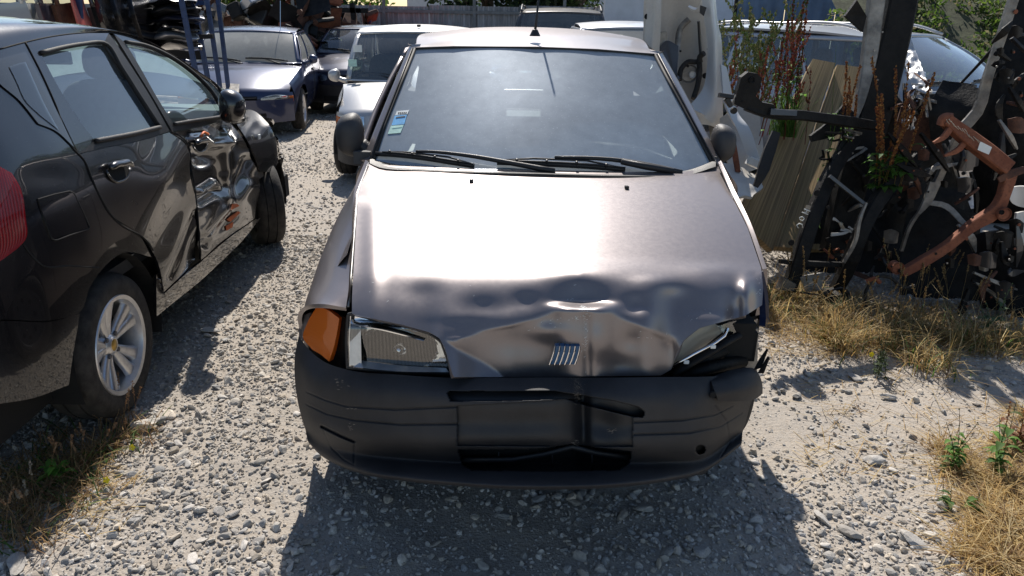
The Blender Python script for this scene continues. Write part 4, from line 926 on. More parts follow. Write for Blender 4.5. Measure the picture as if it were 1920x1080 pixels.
# -- headlights
def YF(px, py): return .105+.11*((1040-px)/390.)**2+.00015*(700-py)
def hl_outline(t0): return None
A_side = net([W3([(657, 600, .24), (676, 604, .22)]), W3([(655, 684, .20), (678, 688, .18)])], 6, 10)
lt = [np.array([(653, 590), (662, 588), (700, 598), (760, 611), (808, 626), (826, 642)], float), np.array([(650, 640), (750, 648), (838, 676)], float), np.array([(652, 689), (700, 694), (770, 699), (847, 700)], float)]
PG = net(lt, 40, 24); A = WY(PG[..., 0], PG[..., 1], YF(PG[..., 0], PG[..., 1])+.03*(1-sm(PG[..., 1], 588, 618)))
hl = sheet('headlight', WY(PG[..., 0], PG[..., 1], YF(PG[..., 0], PG[..., 1])+.03*(1-sm(PG[..., 1], 588, 618))), M['headglass'], hero, 0)
cx, cy = 745, 655
YR = YF(PG[..., 0], PG[..., 1])+.02+.15*(1-np.clip(((PG[..., 0]-cx)/74)**2+((PG[..., 1]-cy)/42)**2, 0, 1))**.8
sheet('reflector', WY(cx+(PG[..., 0]-cx)*1.0, PG[..., 1], YR), M['reflector'], hl, 0)
sheet('side_reflector', A_side, M['alloy'], hl, 0)
A = net([W3([(680, 676, .20), (740, 684, .17), (836, 690, .13)]), W3([(662, 688, .165), (740, 696, .125), (842, 698, .10)])], 20, 5); sheet('added_sky_shelf', A, M['alloy'], hl, 0)  # shelf added to mirror the sky and brighten the lamp's lower edge
b = MB(); b.lathe([(0, -.02), (.02, -.015), (.022, .0), (.016, .03)], 16, np.eye(3), WY(cx+5, cy, .22)); b.build('bulb', M['chrome'], hl, True)
E_ = [(653, 590), (662, 588), (700, 598), (760, 611), (808, 626), (828, 640), (838, 668), (847, 700), (770, 699), (700, 694), (652, 689), (650, 640), (653, 590)]
b = MB(); b.tube(lin([WY(a, c, YF(a, c)+.004) for a, c in E_], 60), .006, 6, False); b.build('headlight_rim', M['plastic2'], hl, True)
A = net([[WY(660, 596, .255), WY(740, 611, .20), WY(805, 628, .17)], [WY(657, 606, .215), WY(735, 622, .16), WY(795, 638, .15)]], 20, 4); sheet('lamp_lip', A, M['reflector'], hl, .004)
# orange indicator
ind = net([np.array(r, float) for r in [[(594, 574), (612, 580), (636, 597)], [(576, 606), (604, 612), (632, 622)], [(568, 632), (594, 644), (626, 650)], [(586, 656), (600, 664), (617, 678)]]], 20, 20)
YI = .295+.10*((640-ind[..., 0])/70)**1.5*1.0-.0003*(ind[..., 1]-620)
io = sheet('indicator', WY(ind[..., 0], ind[..., 1], YI), M['orange'], hero, .02)
b = MB(); A = net([W3([(580, 600, .50), (605, 578, .42), (640, 590, .36), (652, 600, .32)]), W3([(575, 645, .50), (600, 650, .42), (640, 650, .36), (655, 650, .32)]), W3([(575, 690, .50), (600, 700, .42), (640, 705, .36), (655, 705, .3)])], 20, 12); b.grid(A); b.build('corner_recess', M['void'], hero, True)
sheet('fender', net([W3([(563, 588, .47), (571, 590, .43), (582, 586, .40)]), W3([(561, 612, .47), (567, 618, .43), (573, 622, .41)]), W3([(560, 632, .47), (563, 634, .44), (567, 638, .42)])], 8, 10), HP, hero, .01)
# -- bumper
BR = [[(560, 630, .45), (580, 656, .37), (606, 677, .30), (655, 694, .21), (740, 702, .12), (850, 708.5, .07), (960, 708, .05), (1040, 707.5, .055), (1095, 708, .09), (1160, 708, .06), (1240, 707, .08), (1330, 706, .14), (1418, 700, .3)],
      [(553, 668, .43), (575, 693, .31), (612, 710, .24), (655, 720, .16), (740, 730, .07), (850, 735, .0), (960, 736, -.02), (1040, 736, -.02), (1095, 737, .03), (1160, 738, -.0), (1240, 738, .02), (1330, 735, .09), (1416, 733, .29)],
      [(555, 732, .43), (577, 753, .31), (612, 767, .22), (660, 778, .13), (750, 786, .04), (855, 791, -.03), (960, 792, -.05), (1040, 790, -.05), (1095, 789, .0), (1160, 795, -.03), (1240, 792, .0), (1330, 783, .07), (1406, 762, .29)],
      [(566, 785, .43), (585, 803, .32), (615, 817, .22), (665, 826, .12), (755, 833, .03), (857, 837, -.04), (960, 838, -.06), (1040, 838, -.06), (1095, 840, -.02), (1160, 842, -.04), (1240, 845, -.01), (1320, 838, .06), (1398, 792, .30)],
      [(572, 803, .45), (592, 822, .35), (622, 836, .25), (668, 848, .155), (755, 858, .07), (857, 865, .01), (960, 866, -.01), (1040, 866, -.01), (1095, 866, .02), (1160, 866, .0), (1240, 865, .03), (1316, 858, .10), (1393, 808, .32)],
      [(583, 832, .46), (603, 853, .38), (635, 872, .28), (680, 888, .17), (760, 901, .09), (857, 909, .03), (960, 915, .0), (1040, 916, .0), (1095, 915, .02), (1160, 912, .02), (1240, 903, .05), (1312, 888, .13), (1386, 836, .33)],
      [(590, 828, .6), (610, 849, .5), (642, 868, .42), (686, 884, .32), (764, 896, .25), (857, 904, .2), (960, 909, .18), (1040, 910, .18), (1095, 909, .2), (1160, 906, .2), (1240, 897, .22), (1308, 882, .28), (1380, 833, .5)]]
BN = net([np.array(r, float) for r in BR], 420, 200)
bx, by, bY = BN[..., 0], BN[..., 1], BN[..., 2].copy()
def groove(P, wd, dep):
    global bY
    bY = bY+dep*np.exp(-(dpoly(bx, by, P)/wd)**2)
for P in ([(576, 735), (610, 750), (650, 762), (740, 768), (855, 763)], [(575, 758), (612, 776), (665, 788), (750, 796), (855, 795)], [(1190, 792), (1280, 788), (1340, 778), (1372, 762)], [(1190, 815), (1290, 812), (1350, 800), (1390, 775)]): groove(P, 1.6, .006)
groove([(604, 800), (640, 818), (664, 828)], 2.2, .03); groove([(606, 806), (622, 840), (645, 862), (664, 872), (665, 832)], 1.4, .006)
groove([(1340, 760), (1362, 790), (1368, 830), (1352, 856)], 1.5, .006)
slot = [(838, 737), (842, 733), (900, 733), (1040, 733), (1090, 741), (1150, 751), (1195, 762), (1209, 772), (1206, 783), (1190, 782), (1110, 763), (1060, 748), (950, 752), (845, 753)]
plate = [(857, 761), (960, 756), (1075, 748), (1110, 763), (1187, 780), (1186, 838), (1090, 838), (857, 836)]
low = [(858, 843), (1000, 842), (1070, 833), (1184, 846), (1180, 868), (1160, 882), (1000, 884), (885, 882), (868, 872)]
ms, mp, ml = inpoly(bx, by, slot), inpoly(bx, by, plate), inpoly(bx, by, low)
bY = bY+.035*ms+.07*ml+.010*mp
hole = np.hypot(bx-1313, (by-843)) < 9; bY = bY+.05*hole
bY += .028*gs(bx, 1092+.02*(by-770), 12)*sm(by, 700, 760)*(1-sm(by, 850, 900))+.02*gs(bx, 1140, 30)*gs(by, 800, 40)
bY += .012*gs(bx, 1285, 26)*gs(by, 745, 22)+.006*np.sin(bx/37+by/23)*sm(bx, 1180, 1300)*.6
A = WY(bx, by, bY)
fm = lambda m: (m[:-1, :-1] & m[1:, 1:] & m[1:, :-1] & m[:-1, 1:])
g_s, g_p, g_l = fm(ms), fm(mp), fm(ml | hole)
bump_o = sheet('bumper', A, M['plastic'], hero, 0, mask=~(g_s | g_p | g_l))
sheet('air_slot', A, M['plastic2'], bump_o, 0, mask=g_s); sheet('number_plate_mount', A, M['plastic2'], bump_o, 0, mask=g_p); sheet('lower_grille', A, M['void'], bump_o, 0, mask=g_l)  # lower opening: shade inside is painted as flat black faces
b = MB(); b.tube(W3([(860, 863, .02), (960, 862, .0), (1020, 852, .0), (1072, 838, .0), (1120, 850, .02), (1180, 858, .02)]), .006, 6, True, 1.5)
for x in (935, 1035, 1110): b.tube(W3([(x, 846, .03), (x, 882, .04)]), .003, 5)
b.build('grille_bar', M['plastic2'], bump_o, True)
# scuffs on the bumper crease
rs = np.random.RandomState(3); b = MB()
for cx_, cy_, sx, sy, n in ((1083, 722, 5, 12, 60), (1080, 745, 4, 5, 20), (640, 722, 7, 5, 9), (655, 800, 7, 3, 7), (1147, 808, 5, 3, 10), (1079, 833, 2, 8, 14), (655, 765, 6, 2, 4)):
    for i in range(n):
        x = cx_+rs.randn()*sx; y = cy_+rs.randn()*sy; l = rs.uniform(1, 3.5); a = rs.uniform(-.5, .5)+(1.2 if n > 40 else 0); k = np.argmin((bx-x)**2+(by-y)**2); yy = bY.ravel()[k]-.0025
        d = np.array([math.cos(a), math.sin(a)])*l; P = [WY(x-d[0], y-d[1], yy), WY(x+d[0], y+d[1], yy), WY(x+d[0]+.3, y+d[1]+.6, yy), WY(x-d[0]+.2, y-d[1]+.7, yy)]; b.add(P, [(0, 1, 2, 3)])
b.build('scuff_mark', M['greymetal'], bump_o)['kind'] = 'stuff'
# torn right end of the bumper, standing up
A = net([W3([(1330, 708, .16), (1370, 694, .20), (1405, 689, .25), (1412, 690, .28)]), W3([(1336, 722, .10), (1380, 708, .15), (1412, 700, .2), (1422, 700, .25)]), W3([(1342, 738, .08), (1390, 728, .12), (1420, 722, .18), (1429, 718, .24)]), W3([(1346, 752, .09), (1392, 752, .13), (1416, 748, .18), (1430, 738, .24)])], 30, 20)
sheet('bumper_end', A, M['plastic'], bump_o, .02)
for q in ([(1412, 695, .30), (1427, 690, .28), (1440, 656, .27), (1437, 654, .29), (1424, 672, .3)], [(1420, 700, .3), (1432, 700, .28), (1443, 672, .26), (1439, 668, .28)]):
    bb = MB(); bb.prism(W3(q), (.003, .004, 0)); bb.build('torn_shard', M['plastic'], bump_o)
bb = MB(); c = WY(1337, 741, .075); bb.lathe([(0, 0), (.009, 0), (.011, .004)], 12, np.eye(3), c); bb.build('bolt_hole', M['void'], bump_o)
# -- broken right headlight
brk = thing  # (parts of the car)
hb = sheet('broken_headlight', net([W3([(1266, 662, .20), (1275, 640, .22), (1296, 622, .24), (1340, 607, .27)]), W3([(1262, 690, .19), (1290, 672, .21), (1320, 650, .24), (1360, 618, .27)])], 20, 14), M['rust' if 0 else 'beige'], hero, 0)
b = MB(); b.tube(W3([(1262, 687, .17), (1300, 664, .18), (1340, 643, .20), (1358, 630, .22), (1364, 616, .24)]), .006, 6); b.build('chrome_trim', M['chrome'], hb, True)
b = MB(); b.tube(W3([(1262, 702, .17), (1310, 672, .18), (1352, 647, .21), (1385, 628, .25)]), .016, 8, True, .6); b.tube(W3([(1275, 705, .2), (1330, 690, .22), (1395, 676, .28)]), .02, 8); b.tube(W3([(1270, 700, .24), (1330, 665, .27), (1395, 640, .33)]), .028, 8); b.build('lamp_bracket', M['blackmetal'], hb, True)
for px, py in ((1337, 650), (1287, 679)):
    b = MB(); b.box(WY(px, py, .17), (.016, .006, .012), bev=.002); b.build('clip', M['paper'], hb)
A = net([W3([(1345, 612, .25), (1372, 603, .27), (1398, 598, .30)]), W3([(1362, 630, .25), (1385, 634, .27), (1404, 640, .31)])], 12, 8); sheet('glass_shard', A, M['headglass'], hb, 0); sheet('lamp_shell', A+V(0, .03, 0), M['beige'], hb, 0)
A = net([W3([(1404, 606, .30), (1416, 600, .33), (1422, 598, .36)]), W3([(1388, 652, .29), (1398, 650, .32), (1408, 640, .36)])], 12, 8); sheet('glass_shard', A, M['headglass'], hb, .004)
b = MB(); b.bar(WY(1402, 620, .37), WY(1400, 700, .37), .03, .02); b.bar(WY(1412, 612, .42), WY(1410, 705, .42), .045, .02); b.build('inner_fender', M['greymetal'], hero)
b = MB(); b.tube(W3([(1372, 668, .3), (1376, 680, .3)]), .012, 6); b.build('orange_bulb', M['amber'], hero, True)
# bits under the bumper
bb = MB(); bb.lathe([(0, 0), (.022, 0), (.024, .012), (0, .012)], 14, np.eye(3), WY(1314, 880, .10)); bb.build('tow_cover', M['plastic'], bump_o)
# -- wheels, floor, cabin
for s in (-1, 1):
    for yc in (.78, 3.18):
        e = bpy.data.objects.new('wheel', None); COL.objects.link(e); e.parent = hero; e.location = (s*.70, yc-1.8, .29); make_wheel(e, (0, 0, 0), s, .29, .17, .18, 'plain', rmat=M['steelrim'])
        wr = MB(); q = np.linspace(0, np.pi, 16); A = np.stack([np.stack([s*np.full(16, xx), yc+.33*np.cos(q), .3+.33*np.sin(q)], -1) for xx in (.68, .5)]); wr.grid(A); wr.build('wheel_arch_liner', M['void'], hero)
b = MB(); b.box((0, 2.0, .3), (1.3, 3.0, .12)); b.box((0, .55, .4), (1.2, .5, .2)); b.build('underbody', M['void'], hero)
ds = []
for py, rr_ in ((0, [(712, 296), (760, 302), (1000, 313), (1180, 314), (1290, 312), (1325, 300)]),):
    pass
def dz(x, y, t): return 1.0+.02*t+.09*np.exp(-((x-.36)/.26)**4)*np.sin(np.clip(t*1.3, 0, 1)*np.pi)**.7
X, T = np.meshgrid(np.linspace(-.66, .66, 50), np.linspace(0, 1, 24)); Yd = 1.08+.1*(X/.7)**2+T*.46
sheet('dashboard', np.stack([X, Yd, .985+.015*T+.115*np.exp(-((X-.34)/.27)**4)*sm(T, .05, .7)-.3*sm(T, .93, 1.0)], -1), M['dash'], hero, .05, V(0, 0, 20))
for x in (-.34, .34): seat(hero, x, 2.0, .52)
seat(hero, -.34, 2.75, .55); seat(hero, .34, 2.75, .55)
steering(hero, .36, 1.72, 1.0)
b = MB(); b.box((0, 1.70, 1.345), (.22, .02, .055), bev=.015); b.tube([(0, 1.69, 1.36), (0, 1.63, 1.40)], .008, 6); b.build('inner_mirror', M['dash_d'], hero, True)
for s in (-1, 1):
    A = net([[V(s*.44, 3.26, 1.44), V(s*.48, 3.40, 1.3), V(s*.56, 3.58, .93)], [V(s*.57, 2.85, 1.44), V(s*.62, 2.9, 1.3), V(s*.70, 2.95, .93)]], 10, 5); sheet('rear_pillar_trim', A, M['dash_d'], hero, .02, V(0, 2, 1))
b = MB(); b.box((0, 2.3, .36), (1.4, 2.5, .04)); b.box((0, 3.4, .9), (1.3, .4, .02)); b.build('cabin_floor', M['dash_d'], hero)
for s in (-1, 1):
    b = MB(); b.bar((s*.715, 1.2, 1.0), (s*.70, 3.6, 1.0), .07, .05); b.build('belt_trim', M['dash_d'], hero)
    Y, Z = np.meshgrid(np.linspace(1.15, 3.5, 10), np.linspace(.4, .97, 5)); sheet('door_card', np.stack([s*(.70+0*Y), Y, Z], -1), M['seat'], hero, 0, V(0, 2, 1))
X, Y = np.meshgrid(np.linspace(-.53, .53, 14), np.linspace(1.8, 3.25, 14)); sheet('headlining', np.stack([X, Y, 1.415-.04*np.abs(X/.55)**2.4+.02*np.sin((Y-1.8)/1.5*3.1)], -1), M['dash'], hero, 0, V(0, 2, 0))
# ================================================================ black hatchback on the left, seen from its rear right
bc = thing('hatchback_car', 'shiny black hatchback with dented doors and alloy wheel, at the left edge', 'car', (-2.45, 1.9, 0))
BP = M['black']
_pl = np.array([(.86, -.02), (.6, .0), (.38, .05), (.22, .13), (.10, .27), (.035, .45), (.005, .7), (0, 1.0), (0, 1.5), (0, 2.0), (.0, 2.6), (.01, 3.1), (.05, 3.5), (.16, 3.8), (.36, 3.95), (.6, 4.0), (.86, 4.02)])
_pd = np.r_[0, np.cumsum(np.linalg.norm(np.diff(_pl, axis=0), axis=1))]; PF1, PF2 = cubic1(_pd, _pl[:, 0]), cubic1(_pd, _pl[:, 1])
PR = cubic1([0, .15, .28, .45, .62, .8, .95, 1.05, 1.25, 1.40, 1.46, 1.50, 1.54], [.09, .05, .02, .002, 0, .008, .028, .052, .135, .205, .24, .29, .42])
def SBf(a, z):
    d, y = PF1(a), PF2(a); z = np.asarray(z, float)
    tail = np.clip((.55-y)/.55, 0, 1); y2 = y+tail*.42*np.clip(z-.95, 0, 1)**1.2+tail*.05*np.clip(.55-z, 0, 1)-.0*z
    fr = np.clip((y-3.3)/.6, 0, 1)
    return np.stack([-1.625-.026*(y2-.87)-d-PR(z), y2, z], -1)
def a_of_y(y): return float(np.interp(y, _pl[:, 1], _pd))
SB = Surf(SBf, (.25, a_of_y(3.72)), (.1, 1.54), 100)
XC = lambda y: -2.46-.026*(y-.87)
bparts = []
def bpan(name, rows, nu, nv, mt=BP, off=0., disp=None, rim=.012, ul=False, vl=False, par=None):
    P = net([np.array(r, float) for r in rows], nu, nv, ul, vl)
    A = SB.at(P, off if disp is None else off+disp(P[..., 0], P[..., 1]))
    o = sheet(name, A, mt, par or bc, rim); bparts.append(o); return o
quarter = bpan('quarter_panel', [[(-110, 150), (-25, 97), (46, 79)], [(-110, 230), (0, 165), (74, 133)], [(-110, 300), (0, 240), (103, 197)], [(-110, 350), (20, 300), (135, 277)], [(-110, 400), (30, 340), (156, 300)], [(-110, 450), (40, 395), (171, 335)], [(-110, 500), (50, 440), (188, 372)], [(-110, 540), (10, 510), (120, 460), (207, 404)],
      [(-110, 580), (0, 560), (90, 530), (160, 480), (210, 452), (261, 441)], [(-110, 620), (0, 600), (100, 600), (152, 583), (168, 540), (189, 508), (236, 473), (284, 482)]], 70, 90, disp=lambda x, y: -.012*gs(x, 105, 46)*gs(y, 402, 44)*0-.004*gs(x, 100, 60)*gs(y, 330, 20))
bpan('rear_bumper', [[(-110, 622), (0, 602), (100, 602), (150, 588)], [(-110, 700), (0, 690), (90, 680), (137, 665)], [(-110, 775), (0, 757), (60, 747), (129, 722)]], 30, 20)
def rd(x, y): return .010*gs(x, 300, 60)*gs(y, 345, 40)-.014*gs(dpoly(x, y, [(318, 520), (368, 400)]), 0, 7)+.006*np.sin(x/19.+y/31.)*sm(x, 230, 340)-.02*gs(x, 372, 20)*gs(y, 470, 50)
rdoor = bpan('door', [[(149, 289), (200, 277), (260, 265), (318, 248)], [(167, 320), (230, 315), (300, 295), (348, 275)], [(183, 360), (250, 350), (310, 335), (359, 325)], [(207, 401), (265, 395), (320, 385), (367, 385)], [(263, 441), (300, 438), (340, 435), (371, 440)], [(290, 477), (320, 475), (350, 470), (373, 465)], [(306, 547), (325, 530), (350, 508), (374, 487)]], 60, 70, disp=rd)
rs = np.random.RandomState(8)
def fd(x, y):
    d = -.042*np.exp(-((x-425)/52)**2-((y-330)/70)**2); d += .028*gs(dpoly(x, y, [(362, 262), (382, 258), (400, 272), (434, 268)]), 0, 9)-.04*gs(x, 388, 22)*gs(y, 290, 18)
    d += .030*gs(dpoly(x, y, [(380, 360), (410, 345), (425, 350)]), 0, 7)-.03*gs(dpoly(x, y, [(378, 375), (430, 350)]), 0, 9)+.02*gs(dpoly(x, y, [(395, 440), (470, 350)]), 0, 12)-.022*gs(dpoly(x, y, [(385, 455), (440, 400), (470, 300)]), 0, 10)+.018*gs(dpoly(x, y, [(425, 250), (440, 320), (436, 370)]), 0, 9)
    P = np.stack([x/38, y/38, 0*x], -1); d += .014*noise(P, 1.)+.004*noise(P+5, 2.1); return d
fdoor = bpan('door', [[(323, 248), (370, 239), (410, 229), (429, 223)], [(353, 275), (390, 275), (430, 270), (462, 268)], [(363, 325), (400, 322), (440, 320), (485, 318)], [(371, 385), (405, 378), (445, 370), (490, 362)], [(375, 440), (410, 425), (450, 405), (482, 392)], [(377, 487), (415, 455), (450, 430), (478, 410)]], 90, 110, disp=fd)
fdoor['label'] = 'crumpled front door with orange scrapes'
bpan('sill', [[(293.5, 515), (305, 551), (340, 520), (376, 491), (430, 446), (479, 411)], [(293.5, 555), (318, 556), (358, 523), (400, 487), (440, 452), (484, 411)], [(294, 593), (332, 562), (372, 530), (410, 495), (450, 456), (489, 409)]], 60, 10)
bpan('sill_trim', [[(306, 550), (340, 519), (377, 489)], [(308, 553), (343, 522), (379, 491.5)]], 30, 4, off=.006)
ff = bpan('front_fender', [[(432, 212), (470, 206), (500, 228), (519, 262)], [(455, 250), (480, 255), (508, 272), (526, 291)], [(477, 290), (490, 298), (506, 306), (518, 312)], [(487, 322), (496, 322), (508, 322), (514, 318)]], 30, 30, disp=lambda x, y: .008*noise(np.stack([x/20, y/20, 0*x], -1)))
# window surrounds
TO = [(48, 80), (100, 69), (150, 63), (204, 62)]; TI = [(77, 101), (115, 91), (155, 84), (194, 82)]; LO = [(48, 80), (75, 133), (104, 197), (148, 288)]; LI = [(77, 101), (105, 155), (135, 205), (178, 264)]
RO = [(204, 62), (240, 115), (280, 178), (318, 246)]; RI = [(194, 82), (228, 130), (262, 183), (297, 238)]; BO = [(148, 288), (200, 276), (260, 264), (318, 246)]; BI = [(178, 264), (215, 257), (255, 249), (297, 238)]
for nm, a, c, m_ in (('door_frame', TO, TI, BP), ('door_frame', LO, LI, BP), ('door_frame', RO, RI, M['plastic2']), ('window_sill_trim', BO, BI, M['plastic2'])): bpan(nm, [a, c], 24, 5, m_, rim=.01)
def mid(a, c, t): return [(p[0]*(1-t)+q[0]*t, p[1]*(1-t)+q[1]*t) for p, q in zip(a, c)]
bpan('side_window', [TI, mid(TI, BI, .33), mid(TI, BI, .66), BI], 24, 16, M['glass_side'], off=-.012, rim=0)
TO = [(213, 63), (260, 72), (310, 94), (360, 126), (400, 160), (430, 202)]; TI = [(235, 80), (270, 86), (315, 105), (360, 136), (393, 168), (417, 206)]; LO = [(213, 63), (245, 115), (285, 180), (323, 246)]; LI = [(235, 80), (262, 125), (293, 180), (325, 232)]; BO = [(323, 246), (370, 238), (410, 228), (431, 221)]; BI = [(325, 232), (360, 226), (395, 221), (418, 217)]
for nm, a, c, m_ in (('door_frame', TO, TI, BP), ('door_frame', LO, LI, M['plastic2']), ('window_sill_trim', BO, BI, M['plastic2'])): bpan(nm, [a, c], 30, 5, m_, rim=.01)
bpan('door_frame', [[(430, 202), (431, 221)], [(417, 206), (418, 217)]], 5, 5, M['plastic2'], rim=.01)
tt = np.linspace(0, 1, 6); TIl = lin(TI, 6); BIl = lin(BI, 6)
bpan('side_window', [TIl, TIl*.66+BIl*.34, TIl*.33+BIl*.67, BIl], 30, 16, M['glass_side'], off=-.012, rim=0)
# weather strips (curved black beads)
def btube(name, P, r, mt, off=.003, n=6, par=None, k=30):
    b = MB(); b.tube(SB.at(catmull(np.array(P, float), k), off), r, n); o = b.build(name, mt, par or bc, True); bparts.append(o); return o
btube('window_rubber', [(76, 100), (115, 90), (155, 83), (194, 81), (228, 129), (262, 182), (298, 237)], .009, M['rubber_seal'])
btube('window_rubber', [(235, 79), (270, 85), (315, 104), (360, 135), (393, 167), (418, 206)], .009, M['rubber_seal'])
btube('belt_rubber', [(178, 265), (215, 258), (255, 250), (298, 239)], .010, M['plastic'], .006); btube('belt_rubber', [(325, 233), (360, 227), (395, 222), (420, 218)], .009, M['plastic'], .006)
# quarter glass
bpan('quarter_window', [[(-30, 118), (10, 108), (46, 98)], [(-10, 150), (40, 150), (76, 152)], [(35, 190), (70, 190), (104, 208)], [(70, 233), (100, 245), (137, 277)]], 20, 20, M['glass_dark'], off=.005, rim=0)
bpan('quarter_window_pane', [[(14, 127), (30, 121), (45, 118)], [(28, 155), (48, 155), (60, 152)], [(44, 190), (65, 190), (82, 200)], [(72, 218), (90, 232), (108, 246)]], 12, 16, M['glass_side'], off=.0075, rim=0)
# lines and small parts
btube('panel_seam', [(47, 79), (75, 133), (104, 197), (136, 278), (157, 300), (172, 335), (189, 372), (208, 404), (233, 426), (262, 441), (279, 457), (287, 470)], .0035, M['void'], .001, k=60)
btube('panel_seam', [(320, 246), (346, 262), (360, 325), (369, 385), (373, 440), (376, 489)], .0035, M['void'], .001, k=40)
btube('bumper_seam', [(40, 453), (58, 478), (80, 498), (130, 499), (185, 502)], .003, M['void'], .001)
fl = [(70, 374), (100, 365), (130, 358.5), (138, 363), (153, 395), (167, 426), (164, 430), (130, 441), (104, 451), (95, 448), (82, 412), (70, 374)]
bpan('fuel_flap', [[(71, 375), (100, 366), (135, 360)], [(80, 410), (115, 402), (151, 392)], [(93, 447), (125, 440), (164, 428)]], 16, 16, off=.003, rim=.006)
b = MB(); b.tube(SB.at(lin(fl, 60), .002), .003, 5, False); o = b.build('flap_seam', M['void'], bc, True); bparts.append(o)
for cx, cy, s, p_ in ((218, 320, 1., rdoor), (372, 272, .62, fdoor)):
    cup = [[(cx-18*s, cy-2*s), (cx, cy-6*s), (cx+20*s, cy-10*s)], [(cx-17*s, cy+8*s), (cx, cy+6*s), (cx+21*s, cy+2*s)], [(cx-8*s, cy+18*s), (cx+3*s, cy+19*s), (cx+16*s, cy+12*s)]]
    bpan('handle_cup', cup, 12, 8, M['void'], off=.003, rim=0, par=p_)
    b = MB(); P = SB.at(np.array([(cx-21*s, cy-3*s), (cx-12*s, cy-9*s), (cx, cy-11*s), (cx+12*s, cy-13*s), (cx+21*s, cy-7*s)]), 0.022); b.tube(catmull(P, 14), [.010, .016, .018, .018, .018, .018, .018, .018, .018, .018, .018, .017, .014, .009], 10, True, .8)
    b.tube(catmull(SB.at(np.array([(cx-21*s, cy-1*s), (cx-17*s, cy+10*s), (cx-6*s, cy+20*s), (cx+8*s, cy+20*s), (cx+19*s, cy+10*s), (cx+23*s, cy-4*s)]), .006), 20), .005, 6); o = b.build('door_handle', BP, p_, True)
for q in ([(437, 383), (448, 382), (452, 386), (434, 394)], [(440, 404), (450, 396), (453, 399), (436, 416), (430, 412)], [(427, 424), (440, 416), (437, 426), (426, 433)]):
    P = SB.at(np.array(q, float), 0)+0; dd = np.array([fd(np.array(a), np.array(c)) for a, c in q]); P = SB.at(np.array(q, float), dd+.006); bb = MB(); bb.prism(P, (-.002, 0, 0)); bb.build('orange_scrape', M['orangemark'], fdoor)
b = MB(); c = SB.at(np.array([(480, 257)], float), .02)[0]; b.box(c, (.01, .035, .03), bev=.008); b.build('side_repeater', M['paper'], bc)
b = MB(); b.tube(SB.at(np.array([(365, 258), (372, 250), (380, 254)], float), .03), .007, 5); b.build('orange_scrape', M['orangemark'], fdoor, True)
tl = bpan('tail_light', [[(-60, 300), (-20, 308), (16, 326)], [(-55, 360), (-10, 365), (31, 350)], [(-50, 420), (0, 420), (42, 405)], [(-45, 470), (-5, 470), (43, 448)], [(-45, 500), (-15, 494), (25, 468)]], 20, 20, M['tail'], off=.012, rim=.02)
# roof, screens, hood, in world shape
zr = cubic1([.2, .5, .86, 1.2, 1.6, 1.9, 2.2, 2.55, 2.85], [1.42, 1.475, 1.50, 1.50, 1.475, 1.415, 1.30, 1.135, 1.0])
def brow(y, crown=.03, n=31, z=None, dx=0.):
    z = float(zr(y)) if z is None else z; p = SBf(a_of_y(max(y, .6)), min(z, 1.5)); xo = p[0]-dx; xc = float(XC(y)); h = xo-xc; t = np.linspace(1, -1, n); ax = np.abs(t)
    return np.stack([xc+t*h, np.full(n, y)+0*t, z+crown*(1-ax**3)], -1)
sheet('roof', net([brow(y) for y in (.42, .6, .86, 1.1, 1.4, 1.7)], 41, 30), BP, bc, .02, V(-2.4, 1, 20))
def bow(y, c, **k): r = brow(y, **k); xc = float(XC(y)); h = r[0, 0]-xc; r[:, 1] += c*(1-((r[:, 0]-xc)/h)**2); return r
sheet('windscreen', net([bow(1.72, 0), bow(2.1, .10, dx=.03), bow(2.5, .16, dx=.04), bow(2.85, .2, dx=.04)], 31, 14), M['glass'], bc, 0, V(-2.4, 8, 20))
# rail / a pillar between doors and roof
ys = np.linspace(.42, 2.87, 60)
def door_top(y):   # lower edge of the rail, under the photograph's door line
    return np.interp(y, DT[:, 1], DT[:, 2])
_q = catmull(np.array([(-20, 98), (0, 92), (48, 78.5), (100, 67), (150, 61), (204, 60), (230, 64), (271, 77), (313, 98), (368, 137), (402, 160), (432, 202), (450, 222)], float), 60)
DT = SB.at(_q, 0.); top = np.stack([SBf(a_of_y(max(y, .6)), min(float(zr(y)), 1.5)) for y in DT[:, 1]]); top[:, 1] = DT[:, 1]; top[:, 2] = np.array([float(zr(y)) for y in DT[:, 1]])
ed = np.stack([DT, DT*.5+top*.5+V(.012, 0, .004), top, top+V(-.03, 0, .006)]); o = sheet('roof_rail', catmull(ed.reshape(4, -1), 12).reshape(12, 60, 3), BP, bc, 0); bparts.append(o)
btube('rail_gap', [(0, 92), (48, 79), (100, 68), (150, 62), (204, 61), (229, 65), (271, 78), (313, 99.5), (368, 138.5), (402, 162), (432, 203)], .003, M['void'], .0, k=60)
zh = cubic1([2.6, 2.85, 3.2, 3.6, 3.9, 4.0], [1.02, .985, .93, .84, .72, .62])
def hrow(y):
    a = a_of_y(min(y, 3.99)); p = SBf(a, float(zh(y))-.06); xc = float(XC(y)); h = p[0]-xc-.01; t = np.linspace(1, -1, 25); return np.stack([xc+t*h, y-.1*(1-t**2)*0, float(zh(y))-.05*np.abs(t)**4+0*t], -1)
sheet('hood', np.stack([hrow(y) for y in np.linspace(2.62, 3.97, 20)]), BP, bc, .02, V(-2.4, 3, 20))
X, T = np.meshgrid(np.linspace(.30, .93, 20), np.linspace(.15, 1.54, 2)); 
def tailrow(z): 
    a = np.linspace(0, 1.35, 40); P = SBf(a, np.full(40, z)); Q = P[::-1].copy(); Q = P.copy(); Q[:, 0] = 2*XC(P[:, 1])-P[:, 0]; return np.concatenate([P[::-1], Q[1:]])
b = MB(); b.grid(np.stack([tailrow(z)[36:-36]*1 for z in np.linspace(.2, .95, 14)])+V(0, .004, 0)); b.build('tailgate', BP, bc, True)
